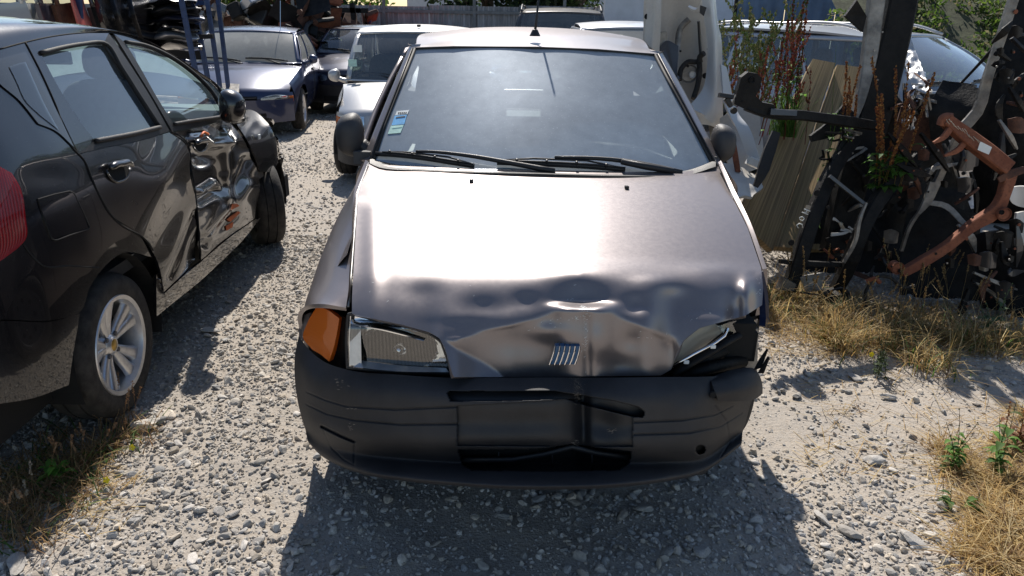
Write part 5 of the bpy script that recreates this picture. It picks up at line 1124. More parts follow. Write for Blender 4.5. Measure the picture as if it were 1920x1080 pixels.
b = MB(); b.grid(np.stack([tailrow(z)[30:-30] for z in np.linspace(.95, 1.42, 10)])+V(0, .004, 0)); b.build('rear_window', M['glass_dark'], bc, True)
nose = []
for z in np.linspace(.2, .66, 12):
    a = np.linspace(a_of_y(3.5), _pd[-1], 40); P = SBf(a, np.full(40, z)); Q = P.copy(); Q[:, 0] = 2*XC(P[:, 1])-P[:, 0]; nose.append(np.concatenate([P, Q[::-1]]))
b = MB(); b.grid(np.stack(nose)); b.build('front_bumper', BP, bc, True)
# mirrored far side
for o in list(bparts):
    if o.name.split('.')[0] in ('panel_seam', 'bumper_seam', 'flap_seam', 'fuel_flap', 'rail_gap', 'handle_cup', 'sill_trim'): continue
    n = len(o.data.vertices); v = np.empty(n*3, np.float32); o.data.vertices.foreach_get('co', v); v = v.reshape(-1, 3).copy(); v[:, 0] = 2*(-2.46-.026*(v[:, 1]-.87))-v[:, 0]
    me = o.data.copy(); me.vertices.foreach_set('co', v.ravel()); me.flip_normals(); c = o.copy(); c.data = me; COL.objects.link(c)
    if 'label' in c: del c['label']
# mirror
mc = WX(437, 199, -1.56); e = mirror(bc, mc, 1, BP, 1.0, True, WX(445, 222, -1.64), 1.25)
# wheel wells, wheels
for (yc, xo) in ((.90, -1.66), (3.22, -1.74)):
    b = MB(); q = np.linspace(-.35, np.pi+.35, 24); R = .345; A = np.stack([np.stack([np.full(24, xx), yc+R*np.cos(q), .315+R*np.sin(q)], -1) for xx in (xo+.0, xo-.1, xo-.3)]); b.grid(A); b.add([(xo-.3, yc+R*math.cos(t), .315+R*math.sin(t)) for t in q], [tuple(range(24))]); b.build('wheel_arch_liner', M['void'], bc)
e = bpy.data.objects.new('wheel', None); COL.objects.link(e); e.parent = bc; e.location = (-1.655-.095+2.45, .885-1.9, .292); make_wheel(e, (0, 0, 0), 1, .292, .19, .198, 'spoked', yaw=.026)
e = bpy.data.objects.new('wheel', None); COL.objects.link(e); e.parent = bc; e.location = (-1.80+2.45, 3.20-1.9, .29); make_wheel(e, (0, 0, 0), 1, .285, .19, .198, 'spoked', yaw=.5)
for yc in (.885, 3.2):
    e = bpy.data.objects.new('wheel', None); COL.objects.link(e); e.parent = bc; e.location = (-3.2+2.45, yc-1.9, .29); make_wheel(e, (0, 0, 0), -1, .29, .19, .198, 'plain')
b = MB(); b.tube(SB.at(np.array([(524, 296), (534, 318), (540, 335), (537, 372)], float), .02), [.012, .02, .018, .01], 8, True, .4); b.build('arch_flap', M['plastic2'], bc, True)
b = MB(); b.box((-2.48, 2.0, .3), (1.42, 3.5, .16)); b.box((-2.45, 1.0, .62), (1.3, 1.2, .5)); b.build('underbody', M['void'], bc)
# cabin
b = MB(); b.box((-2.46, 1.9, .55), (1.5, 2.2, .05)); b.build('cabin_floor', M['dash_d'], bc)
M['lseat'] = m_plain('light_grey_seat_cloth', (.13, .14, .155), .9, 0, .1, 30)
for x, y in ((-2.12, 1.62), (-2.82, 1.62)): seat(bc, x, y, .60, M['lseat'])
b = MB(); b.box((-2.46, .82, .86), (1.3, .14, .62), bev=.06); b.box((-2.46, 1.1, .6), (1.3, .5, .14), bev=.05); b.build('rear_seat', M['lseat'], bc)
b = MB(); b.box((-2.46, 2.72, .92), (1.4, .36, .16), bev=.06); b.build('dashboard', M['dash'], bc)
steering(bc, -2.85, 2.42, 1.0)
b = MB(); b.box((-2.40, 2.02, 1.32), (.24, .025, .065), bev=.02); b.tube([(-2.40, 2.03, 1.34), (-2.4, 2.10, 1.36)], .008, 6); b.build('inner_mirror', M['dash'], bc)
# ================================================================ cars further back
def veh(px, py, *a, **k): pass
c1, c2 = G(569, 244), G(601, 208); h = (c2-c1)[:2]; h /= np.linalg.norm(h); rzc = math.atan2(-h[0], h[1])
lx, ly = .78, .85; ox = c1[0]-(math.cos(rzc)*lx-math.sin(rzc)*ly); oy = c1[1]-(math.sin(rzc)*lx+math.cos(rzc)*ly)
civ = gen_car('dark blue sedan facing the camera with a duct-taped grey patch on its nose', (ox, oy, ter(0, oy)-.0), rzc, 4.3, 1.69, 1.38, 'blue', (.60, .88), 1.15, (1.85, 3.0), (3.7, .93), .88, boot=.93, group='cars parked on the left', doors=((1.2, 2.2, 3.2),), glass='glass_dusty', wheelb=(.85, 3.45))
b = MB(); b.grid(np.array([[(-.55, .02, .60), (-.2, -.06, .585), (.12, -.07, .60)], [(-.6, .25, .70), (-.2, .16, .70), (.1, .12, .69)]], float)+V(0, 0, .012)); b.build('grey_patch', M['greymetal'], civ, world=False)
b = MB(); b.tube([(.42, 1.95, 1.32), (.45, 2.02, 1.75)], .005, 5); b.build('aerial', M['chrome'], civ, world=False)
gen_car('dark blue hatchback with a bug-eyed headlamp behind the sedan', (-2.72, 10.9, ter(0, 10.9)), .0, 3.7, 1.64, 1.42, 'navy', (.72, .95), .95, (1.55, 2.8), (3.3, .95), .92, group='cars parked on the left', plastic_bumper=True, wheelb=(.7, 3.1))
sv = gen_car('small boxy silver hatchback parked right behind the damaged car', (-1.10, 5.2, ter(0, 5.4)), .0, 3.2, 1.49, 1.45, 'silver', (.69, .90), .85, (1.3, 2.6), (3.0, .92), .88, lights='square', squareness=5, plastic_bumper=True, wheelb=(.6, 2.75), wh=.26, tumble=.14, doors=((1.0, 1.9, 2.6),), group='cars parked on the left')
b = MB(); b.box((.05, 1.45, 1.445), (.04, .06, .025), bev=.008); b.build('aerial_base', M['plastic2'], sv, world=False)
for x, z, m_ in ((-.55, 1.24, 'paper'), (-.60, 1.10, 'stgreen')):
    b = MB(); b.box((x, 1.02+(1.24-z)*-.45+.02, z-.02), (.09, .004, .07)); b.build('sticker', M[m_], sv, world=False)
gen_car('pale grey car of which only the roof shows above the silver hatchback', (-3.9, 17.2, ter(0, 17)), .1, 3.9, 1.65, 1.42, 'silver2', group=None)
gen_car('red car with a sunlit roof, far back by the fence shrubs', (-2.45, 13.9, ter(0, 14)), -.05, 3.8, 1.62, 1.42, 'red', rtop=(1.3, 2.9))
gen_car('white small van, only its roof visible over the damaged car', (-.85, 15.6, ter(0, 15.6)), .0, 3.9, 1.65, 1.66, 'white', rtop=(1.3, 3.3), tumble=.28)
gen_car('tall dark grey off-road car with roof rails in front of the fence', (.78, 10.2, ter(0, 10.2)), -.06, 4.6, 1.82, 1.76, 'darkgrey', (.95, 1.15), 1.2, (1.45, 4.1), (4.5, 1.15), 1.12, glass='glass', rails=True, wh=.36, tumble=.2, cat='car', name='off_road_car', doors=((1.3, 2.4, 3.5, 4.3),))
gen_car('light silver car with a dusty windscreen between off-road car and white body panel', (1.42, 5.6, ter(0, 5.6)), .0, 3.9, 1.66, 1.52, 'silver2', rtop=(1.7, 3.0), glass='glass_dusty')
es = gen_car('wrecked silver estate car with chrome roof rails behind the scrap pile', (4.9, 4.1, ter(0, 4.3)), .62, 4.6, 1.76, 1.50, 'silver2', (.72, .98), 1.15, (1.85, 4.0), (4.45, .98), .95, rails='silver', glass='glass', cat='car', name='estate_car', doors=((1.3, 2.4, 3.4, 4.2),))
gen_car('car with an orange brown roof edge behind the reddish weeds', (3.75, 9.9, ter(0, 10)), .2, 3.9, 1.66, 1.45, 'white', rtop=(1.5, 3.0), glass='glass_dusty')
gen_car('beige car under a pile of parts at the back left', (-5.4, 12.7, ter(0, 12.7)), -.2, 4.1, 1.7, 1.42, 'beige', rtop=(1.4, 3.0), group=None)
# ================================================================ fence, walls
def corr_panel(par, x0, x1, y, z0, z1, mt, per=.085, amp=.018, yy1=None, name='panel'):
    n = max(8, int((x1-x0)/per*8)); x = np.linspace(x0, x1-.006, n); yb = np.linspace(y, yy1 if yy1 is not None else y, n)
    w_ = np.clip(np.sin((x-x0)/per*2*np.pi)*1.8, -1, 1)*amp
    A = np.stack([np.stack([x, yb+w_, np.full(n, z)], -1) for z in (z1, z0)]); return sheet(name, A, mt, par, 0)
fe = thing('fence', 'grey corrugated sheet fence across the back of the yard', 'fence', (-3, 16.5, ter(0, 16.5)))
for i in range(17):
    x0 = -15.5+i*1.05; zt = 1.62+.012*(x0+2)+(.02 if i % 2 else 0); corr_panel(fe, x0, x0+1.04, 16.5, -.35, zt, M['fence'], per=.12)
for i in range(9):
    x0 = -15.5+i*2.1; b = MB(); b.box((x0, 16.46, .75), (.07, .05, 2.2)); b.build('fence_post', M['fencepost'], fe)
b = MB(); b.box((-6.6, 16.47, 1.50), (17.8, .05, .07)); b.build('fence_rail', M['fencepost'], fe)
wl = MB(); wl.box((3.6, 15.9, 1.2), (2.9, .25, 3.2)); wo = wl.build('garden_wall', M['wall']); tag(wo, 'whitewashed wall at the right end of the corrugated fence', 'wall')
bf_ = thing('fence', 'blue sheet metal fence behind the estate car', 'fence', (6, 14, -.2))
for i in range(9): corr_panel(bf_, 4.6+i*1.05, 4.6+i*1.05+1.04, 14.2, -.3, 2.05, M['bluefence'], per=.26, amp=.02)
for i in range(4): b = MB(); b.box((4.6+i*2.4, 14.12, .9), (.06, .06, 2.5)); b.build('fence_post', M['void'], bf_)
hs = thing('house', 'pale house wall behind the trees', 'house', (1, 30, 0)); b = MB(); b.box((2, 33, 2.4), (12, 6, 5.4)); b.build('wall', M['wall'], hs)
b = MB(); b.prism([(-4.4, 29.6, 5), (8.4, 29.6, 5), (2, 29.6, 7.4)], (0, 6.8, 0)); b.build('roof', M['rust'], hs)
# ================================================================ trees and shrubs behind
def leaves(cs, rad, n, size, cols, seed, squash=.8, shell=.55):
    rs = np.random.RandomState(seed); cs = np.asarray(cs, float); k = rs.randint(0, len(cs), n); d = rs.randn(n, 3); d /= np.linalg.norm(d, axis=1)[:, None]
    r = rad[k]*(shell+(1-shell)*rs.rand(n))*(.8+.5*noise(d*2+k[:, None], 1.3)); P = cs[k]+d*r[:, None]*V(1, 1, squash)
    u = rs.randn(n, 3); u /= np.linalg.norm(u, axis=1)[:, None]; v = np.cross(u, rs.randn(n, 3)); v /= np.linalg.norm(v, axis=1)[:, None]; s = size*rs.uniform(.6, 1.4, n)[:, None]
    Q = np.stack([P-u*s, P+v*s*.45, P+u*s, P-v*s*.45], 1); F = np.arange(n*4).reshape(n, 4)
    c = np.asarray(cols)[rs.randint(0, len(cols), n)]*rs.uniform(.7, 1.25, (n, 1)); return Q.reshape(-1, 3), F, np.repeat(c, 4, 0)
GREEN = [(.07, .13, .02), (.10, .17, .025), (.05, .09, .02), (.13, .2, .03)]; DARKG = [(.03, .055, .02), (.045, .075, .02), (.02, .04, .015)]; REDL = [(.22, .09, .06), (.28, .13, .09), (.16, .05, .04), (.12, .1, .04)]
def tree(label, x, y, h, r, n, cols, seed, size=.11, kind='tree', name='broadleaf_tree', low=.3):
    z0 = float(ter(x, y)); t = thing(name, label, kind, (x, y, z0)); rs = np.random.RandomState(seed)
    nb = 16; cs = []; ra = []
    tb = MB(); tb.tube(catmull([(x, y, z0-.1), (x+.1, y, z0+h*.3), (x-.05, y+.1, z0+h*.7)], 10), np.linspace(.05*h*.5, .03, 10), 8)
    for i in range(nb):
        a = rs.uniform(0, 6.28); q = rs.uniform(.2, .8)*r; zz = z0+h*rs.uniform(low, .85); c = (x+math.cos(a)*q, y+math.sin(a)*q, zz); cs.append(c); ra.append(r*rs.uniform(.3, .5))
        tb.tube([(x, y, z0+(zz-z0)*.55), ((x+c[0])/2, (y+c[1])/2, z0+(zz-z0)*.8), c], [.03*h*.3, .04, .015], 5)
    tb.build('trunk', M['bark'], t, True); Vv, F, c = leaves(cs, np.array(ra), n, size, cols, seed); o = mesh('crown', Vv, F, M['veg'], t, False, col=c); return t
tree('bright green tree behind the fence at the upper left', -6.6, 20.5, 6.5, 3.2, 16000, GREEN, 1, low=.12)
tree('tree with a grey trunk rising behind the blue rack', -8.9, 18.6, 7.5, 2.8, 9000, GREEN, 2, low=.25)
tree('reddish leaved shrub overtopping the fence', -4.4, 18.3, 3.2, 2.0, 12000, REDL, 3, size=.09, kind='shrub', name='red_shrub', low=.2)
tree('dark dense tree behind the middle of the fence', -.6, 21, 6.5, 2.6, 10000, DARKG, 4, low=.15)
tree('olive green tree behind the roof of the off-road car', 1.9, 20, 5.5, 2.2, 9000, DARKG+GREEN[:1], 5, low=.2)
tree('tall tree far right beyond the blue fence', 9.5, 17.5, 7, 3.4, 12000, DARKG+GREEN, 6, low=.12)
tree('low green shrub against the inside of the fence', -3.3, 15.6, 1.5, .9, 3000, GREEN, 7, size=.09, kind='shrub', name='shrub', low=.35)
tree('weedy shrub by the fence behind the white van', -1.5, 15.8, 1.4, .6, 1500, GREEN, 8, size=.08, kind='shrub', name='shrub', low=.35)
# planted bank at the upper right
bx_, by_ = np.meshgrid(np.linspace(5.6, 13, 40), np.linspace(0, 1, 14)); bz = -.15+by_*2.1+.15*noise(np.stack([bx_, by_*4, 0*bx_], -1), 1.2)
bank = sheet('bank', np.stack([bx_, 8.6+by_*3.5, bz], -1), m_plain('leafy_bank_soil', (.07, .075, .04), .95, 0, .5, 6, .6, 20), None, 0); tag(bank, kind='structure')
rs = np.random.RandomState(4); cs = np.stack([rs.uniform(5.6, 12, 80), rs.uniform(8.6, 11.8, 80), np.zeros(80)], -1); cs[:, 2] = -.1+(cs[:, 1]-8.6)/3.5*2.1
Vv, F, c = leaves(cs, np.full(80, .5), 26000, .045, GREEN+[(.2, .18, .1)], 9, .6); tag(mesh('ground_cover', Vv, F, M['veg'], smooth=False, col=c), kind='stuff')
# ================================================================ rack of doors, bumpers and other parts on the left
rk = thing('storage_rack', 'blue steel rack crammed with salvaged panels behind the black car', 'rack', (-4.6, 6.6, 0))
for (x0, y0_, x1, y1_, d) in ((334, -30, 368, 140, 6.4), (357, -30, 386, 128, 6.9), (384, -30, 402, 92, 7.6), (405, -30, 417, 72, 8.2), (145, -30, 152, 60, 5.6)):
    a, c = WY(x0, y0_, d), WY(x1, y1_, d); a = a+(a-c)*.25; k = (c[2]+.07)/(a[2]-c[2]); c2_ = c-(a-c)*k
    b = MB(); b.bar(a, c2_, .045); b.build('rack_post', M['bluesteel'], rk)
for (p, q, d) in (((180, 8), (384, 5), 7.0), ((280, 72), (400, 68), 6.9)):
    b = MB(); b.bar(WY(*p, d), WY(*q, d), .05); b.build('rack_shelf', M['bluesteel'] if p[1] < 20 else M['plastic2'], rk)
def panelthing(name, label, cat, rows, mt, nu=16, nv=10, group=None, thick=.02, mod=None):
    """rows of (px,py,y) control points -> one curved body panel standing on its own"""
    A = net([W3(r) for r in rows], nu, nv)
    if mod is not None: A = A+mod(A)
    o = sheet(name, A, mt, None, thick); tag(o, label, cat, group); return o
def door_thing(label, P, mt, y, dy=.35, group='salvaged doors leaning in the rack'):
    """P: outer quad TL TR BR BL in pixels"""
    e = thing('salvaged_door', label, 'car door', WY(*P[3], y), 0, group)
    q = [np.array(p, float) for p in P]; f = lambda u, v: (q[0]*(1-u)+q[1]*u)*(1-v)+(q[3]*(1-u)+q[2]*u)*v
    def A(u0, u1, v0, v1, n=8, off=0):
        U_, V_ = np.meshgrid(np.linspace(u0, u1, n), np.linspace(v0, v1, n)); p = q[0]*((1-U_)*(1-V_))[..., None]+q[1]*(U_*(1-V_))[..., None]+q[2]*(U_*V_)[..., None]+q[3]*((1-U_)*V_)[..., None]
        return WY(p[..., 0], p[..., 1], y+dy*U_+.08*np.sin(V_*3.1)*-1+off)
    b = MB()
    for r in ((0, 1, 0, .07), (0, .1, .07, .55), (.9, 1, .07, .55)): b.grid(A(*r))
    fo = b.build('window_frame', mt, e, True); md = fo.modifiers.new('t', 'SOLIDIFY'); md.thickness = .03
    sheet('outer_skin', A(0, 1, .55, 1, 10), mt, e, .04); sheet('window', A(.1, .9, .07, .55, 8, .015), M['glass_side'], e, 0)
    return e
door_thing('grey door with a light window frame, leftmost in the rack', [(-60, -60), (20, -70), (70, 60), (-10, 70)], M['silver2'], 4.9)
door_thing('white car door next to the grey one in the rack', [(10, -70), (42, -60), (92, 60), (56, 70)], M['white'], 5.2)
door_thing('dark blue door edge between the white and the red door', [(48, -70), (78, -60), (120, 60), (92, 70)], M['navy'], 5.3)
door_thing('door with a dark red window frame in the rack', [(84, -60), (122, -66), (158, 60), (118, 66)], M['rustdark'], 5.5)
panelthing('salvaged_fender', 'bright red panel standing in the rack', 'body panel', [[(128, -30, 5.5), (140, -34, 5.7), (152, -36, 5.9)], [(138, 10, 5.5), (148, 8, 5.65), (158, 6, 5.9)], [(152, 60, 5.5), (164, 58, 5.6), (178, 56, 5.9)]], M['red'])
door_thing('grey door with clear glass right of the red panel', [(150, -50), (178, -50), (214, 60), (186, 66)], M['darkgrey'], 5.9)
for i, (x, lab) in enumerate(((176, 'first'), (206, 'second'), (238, 'third'))):
    panelthing('salvaged_bumper', f'{lab} upright black bumper shell right of the red panel', 'bumper', [[(x, -40, 6.0+i*.2), (x+16, -44, 6.3+i*.2), (x+36, -40, 6.5+i*.2)], [(x+14, 20, 5.8+i*.2), (x+32, 16, 6.1+i*.2), (x+50, 20, 6.4+i*.2)], [(x+40, 100, 6.0+i*.2), (x+60, 98, 6.2+i*.2), (x+74, 100, 6.5+i*.2)]], M['black'], thick=.05)
bl = ['topmost', 'second from the top', 'third from the top', 'fourth from the top', 'fifth from the top', 'lowest']
for i in range(6):
    y0_ = -6+i*17; m_ = [M['black'], M['plastic2'], M['navy'], M['black'], M['silver2'], M['black']][i]; xx = [0, 8, 14, 6, 4, 10][i]
    panelthing('salvaged_bumper', f'{bl[i]} bumper in the dark stack beside the blue posts', 'bumper', [[(270+xx, y0_+4, 6.9), (320+xx, y0_-4, 6.55), (366+xx, y0_+2, 6.7)], [(272+xx, y0_+12, 6.7), (322+xx, y0_+5, 6.35), (370+xx, y0_+8, 6.6)], [(276+xx, y0_+20, 6.9), (324+xx, y0_+14, 6.6), (364+xx, y0_+16, 6.8)]], m_, thick=.06, mod=lambda A: .05*noise(A, 6.)[..., None]*V(0, .3, 1))
panelthing('salvaged_fender', 'pale blue grey fender piece lying on the stack', 'body panel', [[(252, 18, 6.6), (262, 8, 6.6), (270, 14, 6.7)], [(244, 28, 6.5), (256, 30, 6.4), (262, 32, 6.5)]], M['silver2'])
panelthing('black_sheet', 'flat black sheet behind the stacked bumpers', 'sheet', [[(220, -40, 7.4), (330, -40, 7.5), (372, -40, 7.7)], [(222, 30, 7.4), (330, 30, 7.5), (374, 30, 7.7)], [(230, 105, 7.4), (330, 110, 7.5), (380, 112, 7.7)]], M['void'])  # one flat black sheet closing the space behind the stack
# scrap heaps near the fence
def heap(name, label, px, py, y, w_, h_, n, seed, mats, cat='scrap heap'):
    c = WY(px, py, y); e = thing(name, label, cat, c); rs = np.random.RandomState(seed)
    for i in range(n):
        p = c+V(rs.uniform(-w_, w_), rs.uniform(-.3, .4), rs.uniform(0, h_)*(1-.6*abs(rs.uniform(-1, 1)))); b = MB(); t = rs.rand()
        if t < .35: b.tube(catmull([p+rs.randn(3)*.25, p, p+rs.randn(3)*.25], 8), rs.uniform(.02, .06), 7); nm = 'bent_pipe'
        elif t < .7: b.box((0, 0, 0), rs.uniform(.08, .45, 3), rots(1, rs)[0], .02); b.v[0] += p; nm = 'metal_block'
        else:
            u, v = np.meshgrid(np.linspace(-.3, .3, 7), np.linspace(-.2, .2, 6)); A = np.stack([u, .1*noise(np.stack([u, v, u*0+i], -1), 5.), v], -1)@rots(1, rs)[0].T+p; b.grid(A); nm = 'sheet_piece'
        b.build(nm, mats[rs.randint(len(mats))], e, autos=35)
    return e
DM = [M['blackmetal'], M['plastic2'], M['rustdark'], M['blackmetal']]
heap('scrap_heap', 'dark heap of mechanical parts in front of the fence, right of the blue sedan', 583, 110, 12.5, .5, 1.25, 34, 1, DM+[M['rust']])
heap('scrap_heap', 'engine parts piled on the beige car roof', 440, 48, 12.9, 1.0, .45, 26, 2, DM+[M['silver2'], M['greymetal'], M['rustdark']])
heap('scrap_heap', 'parts on a frame under the red shrub', 645, 52, 15.3, .6, .45, 22, 3, DM+[M['greymetal'], M['bluesteel']])
pf = thing('steel_frame', 'steel frame with grey legs holding car parts by the fence', 'frame', WY(640, 60, 15))
for a, c in (((602, 4), (608, 66)), ((626, 20), (634, 60)), ((660, 6), (664, 40)), ((672, 16), (678, 58)), ((600, 18), (690, 20))): b = MB(); b.bar(WY(*a, 15), WY(*c, 15), .1 if a != (602, 4) else .14); b.build('frame_bar', M['greymetal'] if a[0] in (626, 672) else M['blackmetal'], pf)
# ================================================================ scrap on the right
def part_bar(name, P, r, mt, par=None, n=8, flat=1., k=16):
    b = MB(); Q = catmull(W3(P), k); rr_ = np.interp(np.linspace(0, 1, k), np.linspace(0, 1, len(np.atleast_1d(r))), np.atleast_1d(r)) if np.ndim(r) else r
    b.tube(Q, rr_, n, True, flat); return b.build(name, mt, par, True, autos=50)
def boxbeam(name, P, w, h, mt, par=None, k=14, facing=(0, -1, .2)):
    """rectangular section beam through pixel points, wide side to the viewer"""
    Q = catmull(W3(P), k); T = np.gradient(Q, axis=0); T /= np.linalg.norm(T, axis=1)[:, None]; f = V(*facing)
    w = np.interp(np.linspace(0, 1, k), np.linspace(0, 1, len(np.atleast_1d(w))), np.atleast_1d(w)); X = np.cross(T, f); X /= np.linalg.norm(X, axis=1)[:, None]; Z = np.cross(X, T); b = MB()
    c = []
    for sx, sz in ((-1, -.8), (-.85, -1), (.85, -1), (1, -.8), (1, .8), (.85, 1), (-.85, 1), (-1, .8)): c.append(Q+X*(w/2)[:, None]*sx+Z*h/2*sz*1.)
    A = np.stack(c, 1); v = A.reshape(-1, 3); F = [(i*8+j, i*8+(j+1) % 8, (i+1)*8+(j+1) % 8, (i+1)*8+j) for i in range(k-1) for j in range(8)]+[tuple(range(8)), tuple((k-1)*8+j for j in range(8))]
    b.add(v, F); return b.build(name, mt, par, False)
def disc(name, px, py, y, r, mt, par, depth=.01, ring_=0, n=16, M_=None):
    b = MB(); c = WY(px, py, y); b.lathe([(0, 0), (r*.9, 0), (r, depth*.3), (r, depth)], n, np.eye(3) if M_ is None else M_, c); 
    if ring_: b.lathe([(r, -.002), (r+ring_, -.006), (r+ring_*1.2, .004), (r, .006)], n, np.eye(3), c)
    return b.build(name, mt, par, autos=40)
BM, GM = M['blackmetal'], M['greymetal']
# --- planks
def plank(label, q, y0, y1):
    """q: TL TR BR BL pixels, top at depth y0, bottom at depth y1"""
    n = 40; v = np.linspace(0, 1, n)[:, None]; L = np.array(q[0], float)*(1-v)+np.array(q[3], float)*v; Rr = np.array(q[1], float)*(1-v)+np.array(q[2], float)*v
    u = np.linspace(0, 1, 16)[None, :, None]; P = L[:, None]*(1-u)+Rr[:, None]*u; Y = (y0*(1-v)+y1*v)+0*u[..., 0]
    A = WY(P[..., 0], P[..., 1], Y); A = A+.0016*noise(A*V(60, 3, 3), 1.)[..., None]*V(0, -1, .3)*2
    o = sheet('wooden_plank', A, M['wood'], None, .05); tag(o, label, 'plank', 'planks leaning on the scrap'); return o
plank('left weathered plank, mossy and cracked, leaning against the black scrap', [(1524, 110), (1567, 118), (1449, 470), (1385, 408)], 4.15, 2.72)
plank('right weathered plank, half hidden behind black metal', [(1570, 121), (1616, 126), (1560, 470), (1452, 462)], 4.2, 2.78)
# --- tall black post
pt = thing('body_pillar', 'tall black body pillar with a grey edge rising beside the planks', 'car part', WY(1600, 420, 2.6))
boxbeam('post', [(1700, -60, 2.75), (1672, 80, 2.7), (1640, 200, 2.65), (1600, 330, 2.6), (1560, 470, 2.55)], [.17, .17, .20, .18, .13], .1, BM, pt)
boxbeam('grey_edge', [(1650, -60, 2.70), (1640, 20, 2.69), (1627, 120, 2.66), (1608, 200, 2.62), (1582, 262, 2.6)], [.09, .09, .085, .055, .02], .05, GM, pt)
boxbeam('post_foot', [(1592, 205, 2.6), (1560, 240, 2.58), (1520, 260, 2.57)], [.09, .10, .04], .04, BM, pt)
for px, py in ((1655, 60), (1646, 150), (1640, 95), (1622, 262), (1612, 340)): disc('bolt', px, py, 2.60, .006, GM, pt)
b = MB(); b.prism(W3([(1585, 30, 2.62), (1607, 0, 2.62), (1625, 30, 2.66), (1618, 60, 2.66)]), (0, .03, 0)); b.build('torn_tip', BM, pt)
# --- control arm
ca = thing('control_arm', 'black suspension arm with an upright bracket and round hole, pointing left', 'car part', WY(1500, 230, 2.3))
out = [(1378, 196), (1383, 170), (1390, 145), (1403, 135), (1420, 138), (1428, 146), (1426, 166), (1417, 180), (1430, 192), (1452, 196), (1454, 212), (1430, 220), (1400, 206)]
b = MB(); b.prism(W3([(x, y, 2.25) for x, y in out]), (.0, .05, 0)); b.build('bracket', BM, ca)
disc('bracket_hole', 1410, 150, 2.245, .010, M['void'], ca, .002, .006)
disc('bracket_hole', 1393, 190, 2.245, .006, M['void'], ca, .002)
boxbeam('arm', [(1400, 198, 2.28), (1440, 212, 2.28), (1500, 216, 2.3), (1560, 224, 2.35), (1640, 236, 2.45)], [.05, .055, .05, .06, .05], .06, BM, ca)
boxbeam('recessed_block', [(1443, 210, 2.24), (1492, 213, 2.25)], [.035, .03], .03, M['darkgrey'], ca, 4)
boxbeam('connector', [(1348, 178, 2.25), (1374, 182, 2.25)], [.022, .022], .04, M['plastic2'], ca, 4)
boxbeam('connector', [(1362, 184, 2.26), (1370, 200, 2.26)], [.03, .02], .03, M['plastic2'], ca, 4)
b = MB(); b.prism(W3([(1371, 196, 2.27), (1383, 172, 2.26), (1380, 200, 2.26)]), (0, .02, 0)); b.build('grey_plate', GM, ca)
disc('rubber_bush', 1377, 208, 2.27, .018, M['rubber'], ca, .02)
# --- lower black frame with chalk letters
fr_ = thing('subframe', 'black subframe with chalk letters standing behind the dry grass', 'car part', WY(1490, 540, 2.25))
boxbeam('rail', [(1478, 545, 2.2), (1500, 480, 2.22), (1530, 390, 2.3), (1560, 320, 2.4), (1600, 260, 2.5)], [.07, .085, .08, .075, .07], .07, BM, fr_)
boxbeam('rail', [(1560, 556, 2.25), (1590, 500, 2.2), (1612, 440, 2.2), (1640, 385, 2.25), (1700, 310, 2.4), (1745, 280, 2.5)], [.06, .08, .07, .08, .07, .05], .07, BM, fr_)
boxbeam('cross_member', [(1462, 490, 2.22), (1520, 494, 2.22), (1580, 496, 2.22)], [.025, .03, .03], .04, BM, fr_)
boxbeam('cross_member', [(1555, 330, 2.3), (1590, 358, 2.28), (1628, 388, 2.25)], [.02, .02], .02, M['darkgrey'], fr_)
boxbeam('grey_edge', [(1582, 492, 2.16), (1604, 450, 2.15), (1612, 410, 2.16), (1624, 380, 2.18)], [.015, .02, .02, .01], .02, GM, fr_)
for px, py, r in ((1484, 455, .018), (1532, 362, .018), (1553, 389, .010), (1600, 425, .008), (1620, 330, .008)): disc('hole', px, py, 2.17, r, M['void'], fr_, .002)
boxbeam('foot_block', [(1462, 530, 2.15), (1486, 538, 2.15)], [.08, .05], .06, GM if 0 else M['darkgrey'], fr_, 4)
b = MB(); b.prism(W3([(1500, 520, 2.17), (1545, 512, 2.2), (1540, 545, 2.18), (1512, 548, 2.17)]), (0, .02, 0)); b.build('grey_plate', GM, fr_)
b = MB(); b.prism(W3([(1546, 556, 2.1), (1590, 552, 2.12), (1592, 600, 2.05), (1548, 604, 2.05)]), (0, .1, .01)); b.build('foot_block', BM, fr_)
part_bar('hose', [(1624, 585, 2.0), (1624, 545, 2.0), (1640, 522, 2.0), (1668, 520, 2.05), (1700, 540, 2.05), (1715, 536, 2.05)], .010, M['rubber'], fr_)
part_bar('hose', [(1500, 548, 2.12), (1540, 552, 2.1), (1580, 540, 2.1), (1600, 560, 2.1)], .006, M['rubber'], fr_)
# letters (strokes in chalk)
def stroke(P, par, y, r=.0028):
    b = MB(); b.tube(W3([(a, c, y) for a, c in P]), r, 5); b.build('chalk_letter', M['paper'], par, True)
yk = 2.165
for P in ([(1497, 428), (1494, 422), (1499, 419), (1504, 421), (1505, 427)], [(1500, 412), (1505, 414), (1508, 410), (1504, 406), (1499, 408), (1500, 412)], [(1504, 398), (1515, 402)], [(1508, 392), (1519, 396)], [(1510, 400), (1513, 394)]): stroke(P, fr_, yk)
b = MB(); b.prism(W3([(1505, 400, 2.18), (1511, 385, 2.18), (1520, 386, 2.18), (1514, 403, 2.18)]), (0, .004, 0)); 
A = net([W3([(1506, 404-4, 2.172), (1516, 403-4, 2.172)]), W3([(1512, 384, 2.172), (1521, 386, 2.172)])], 4, 4); sheet('chalk_smear', A-V(0, .002, 0), M['greymetal'], fr_, 0)
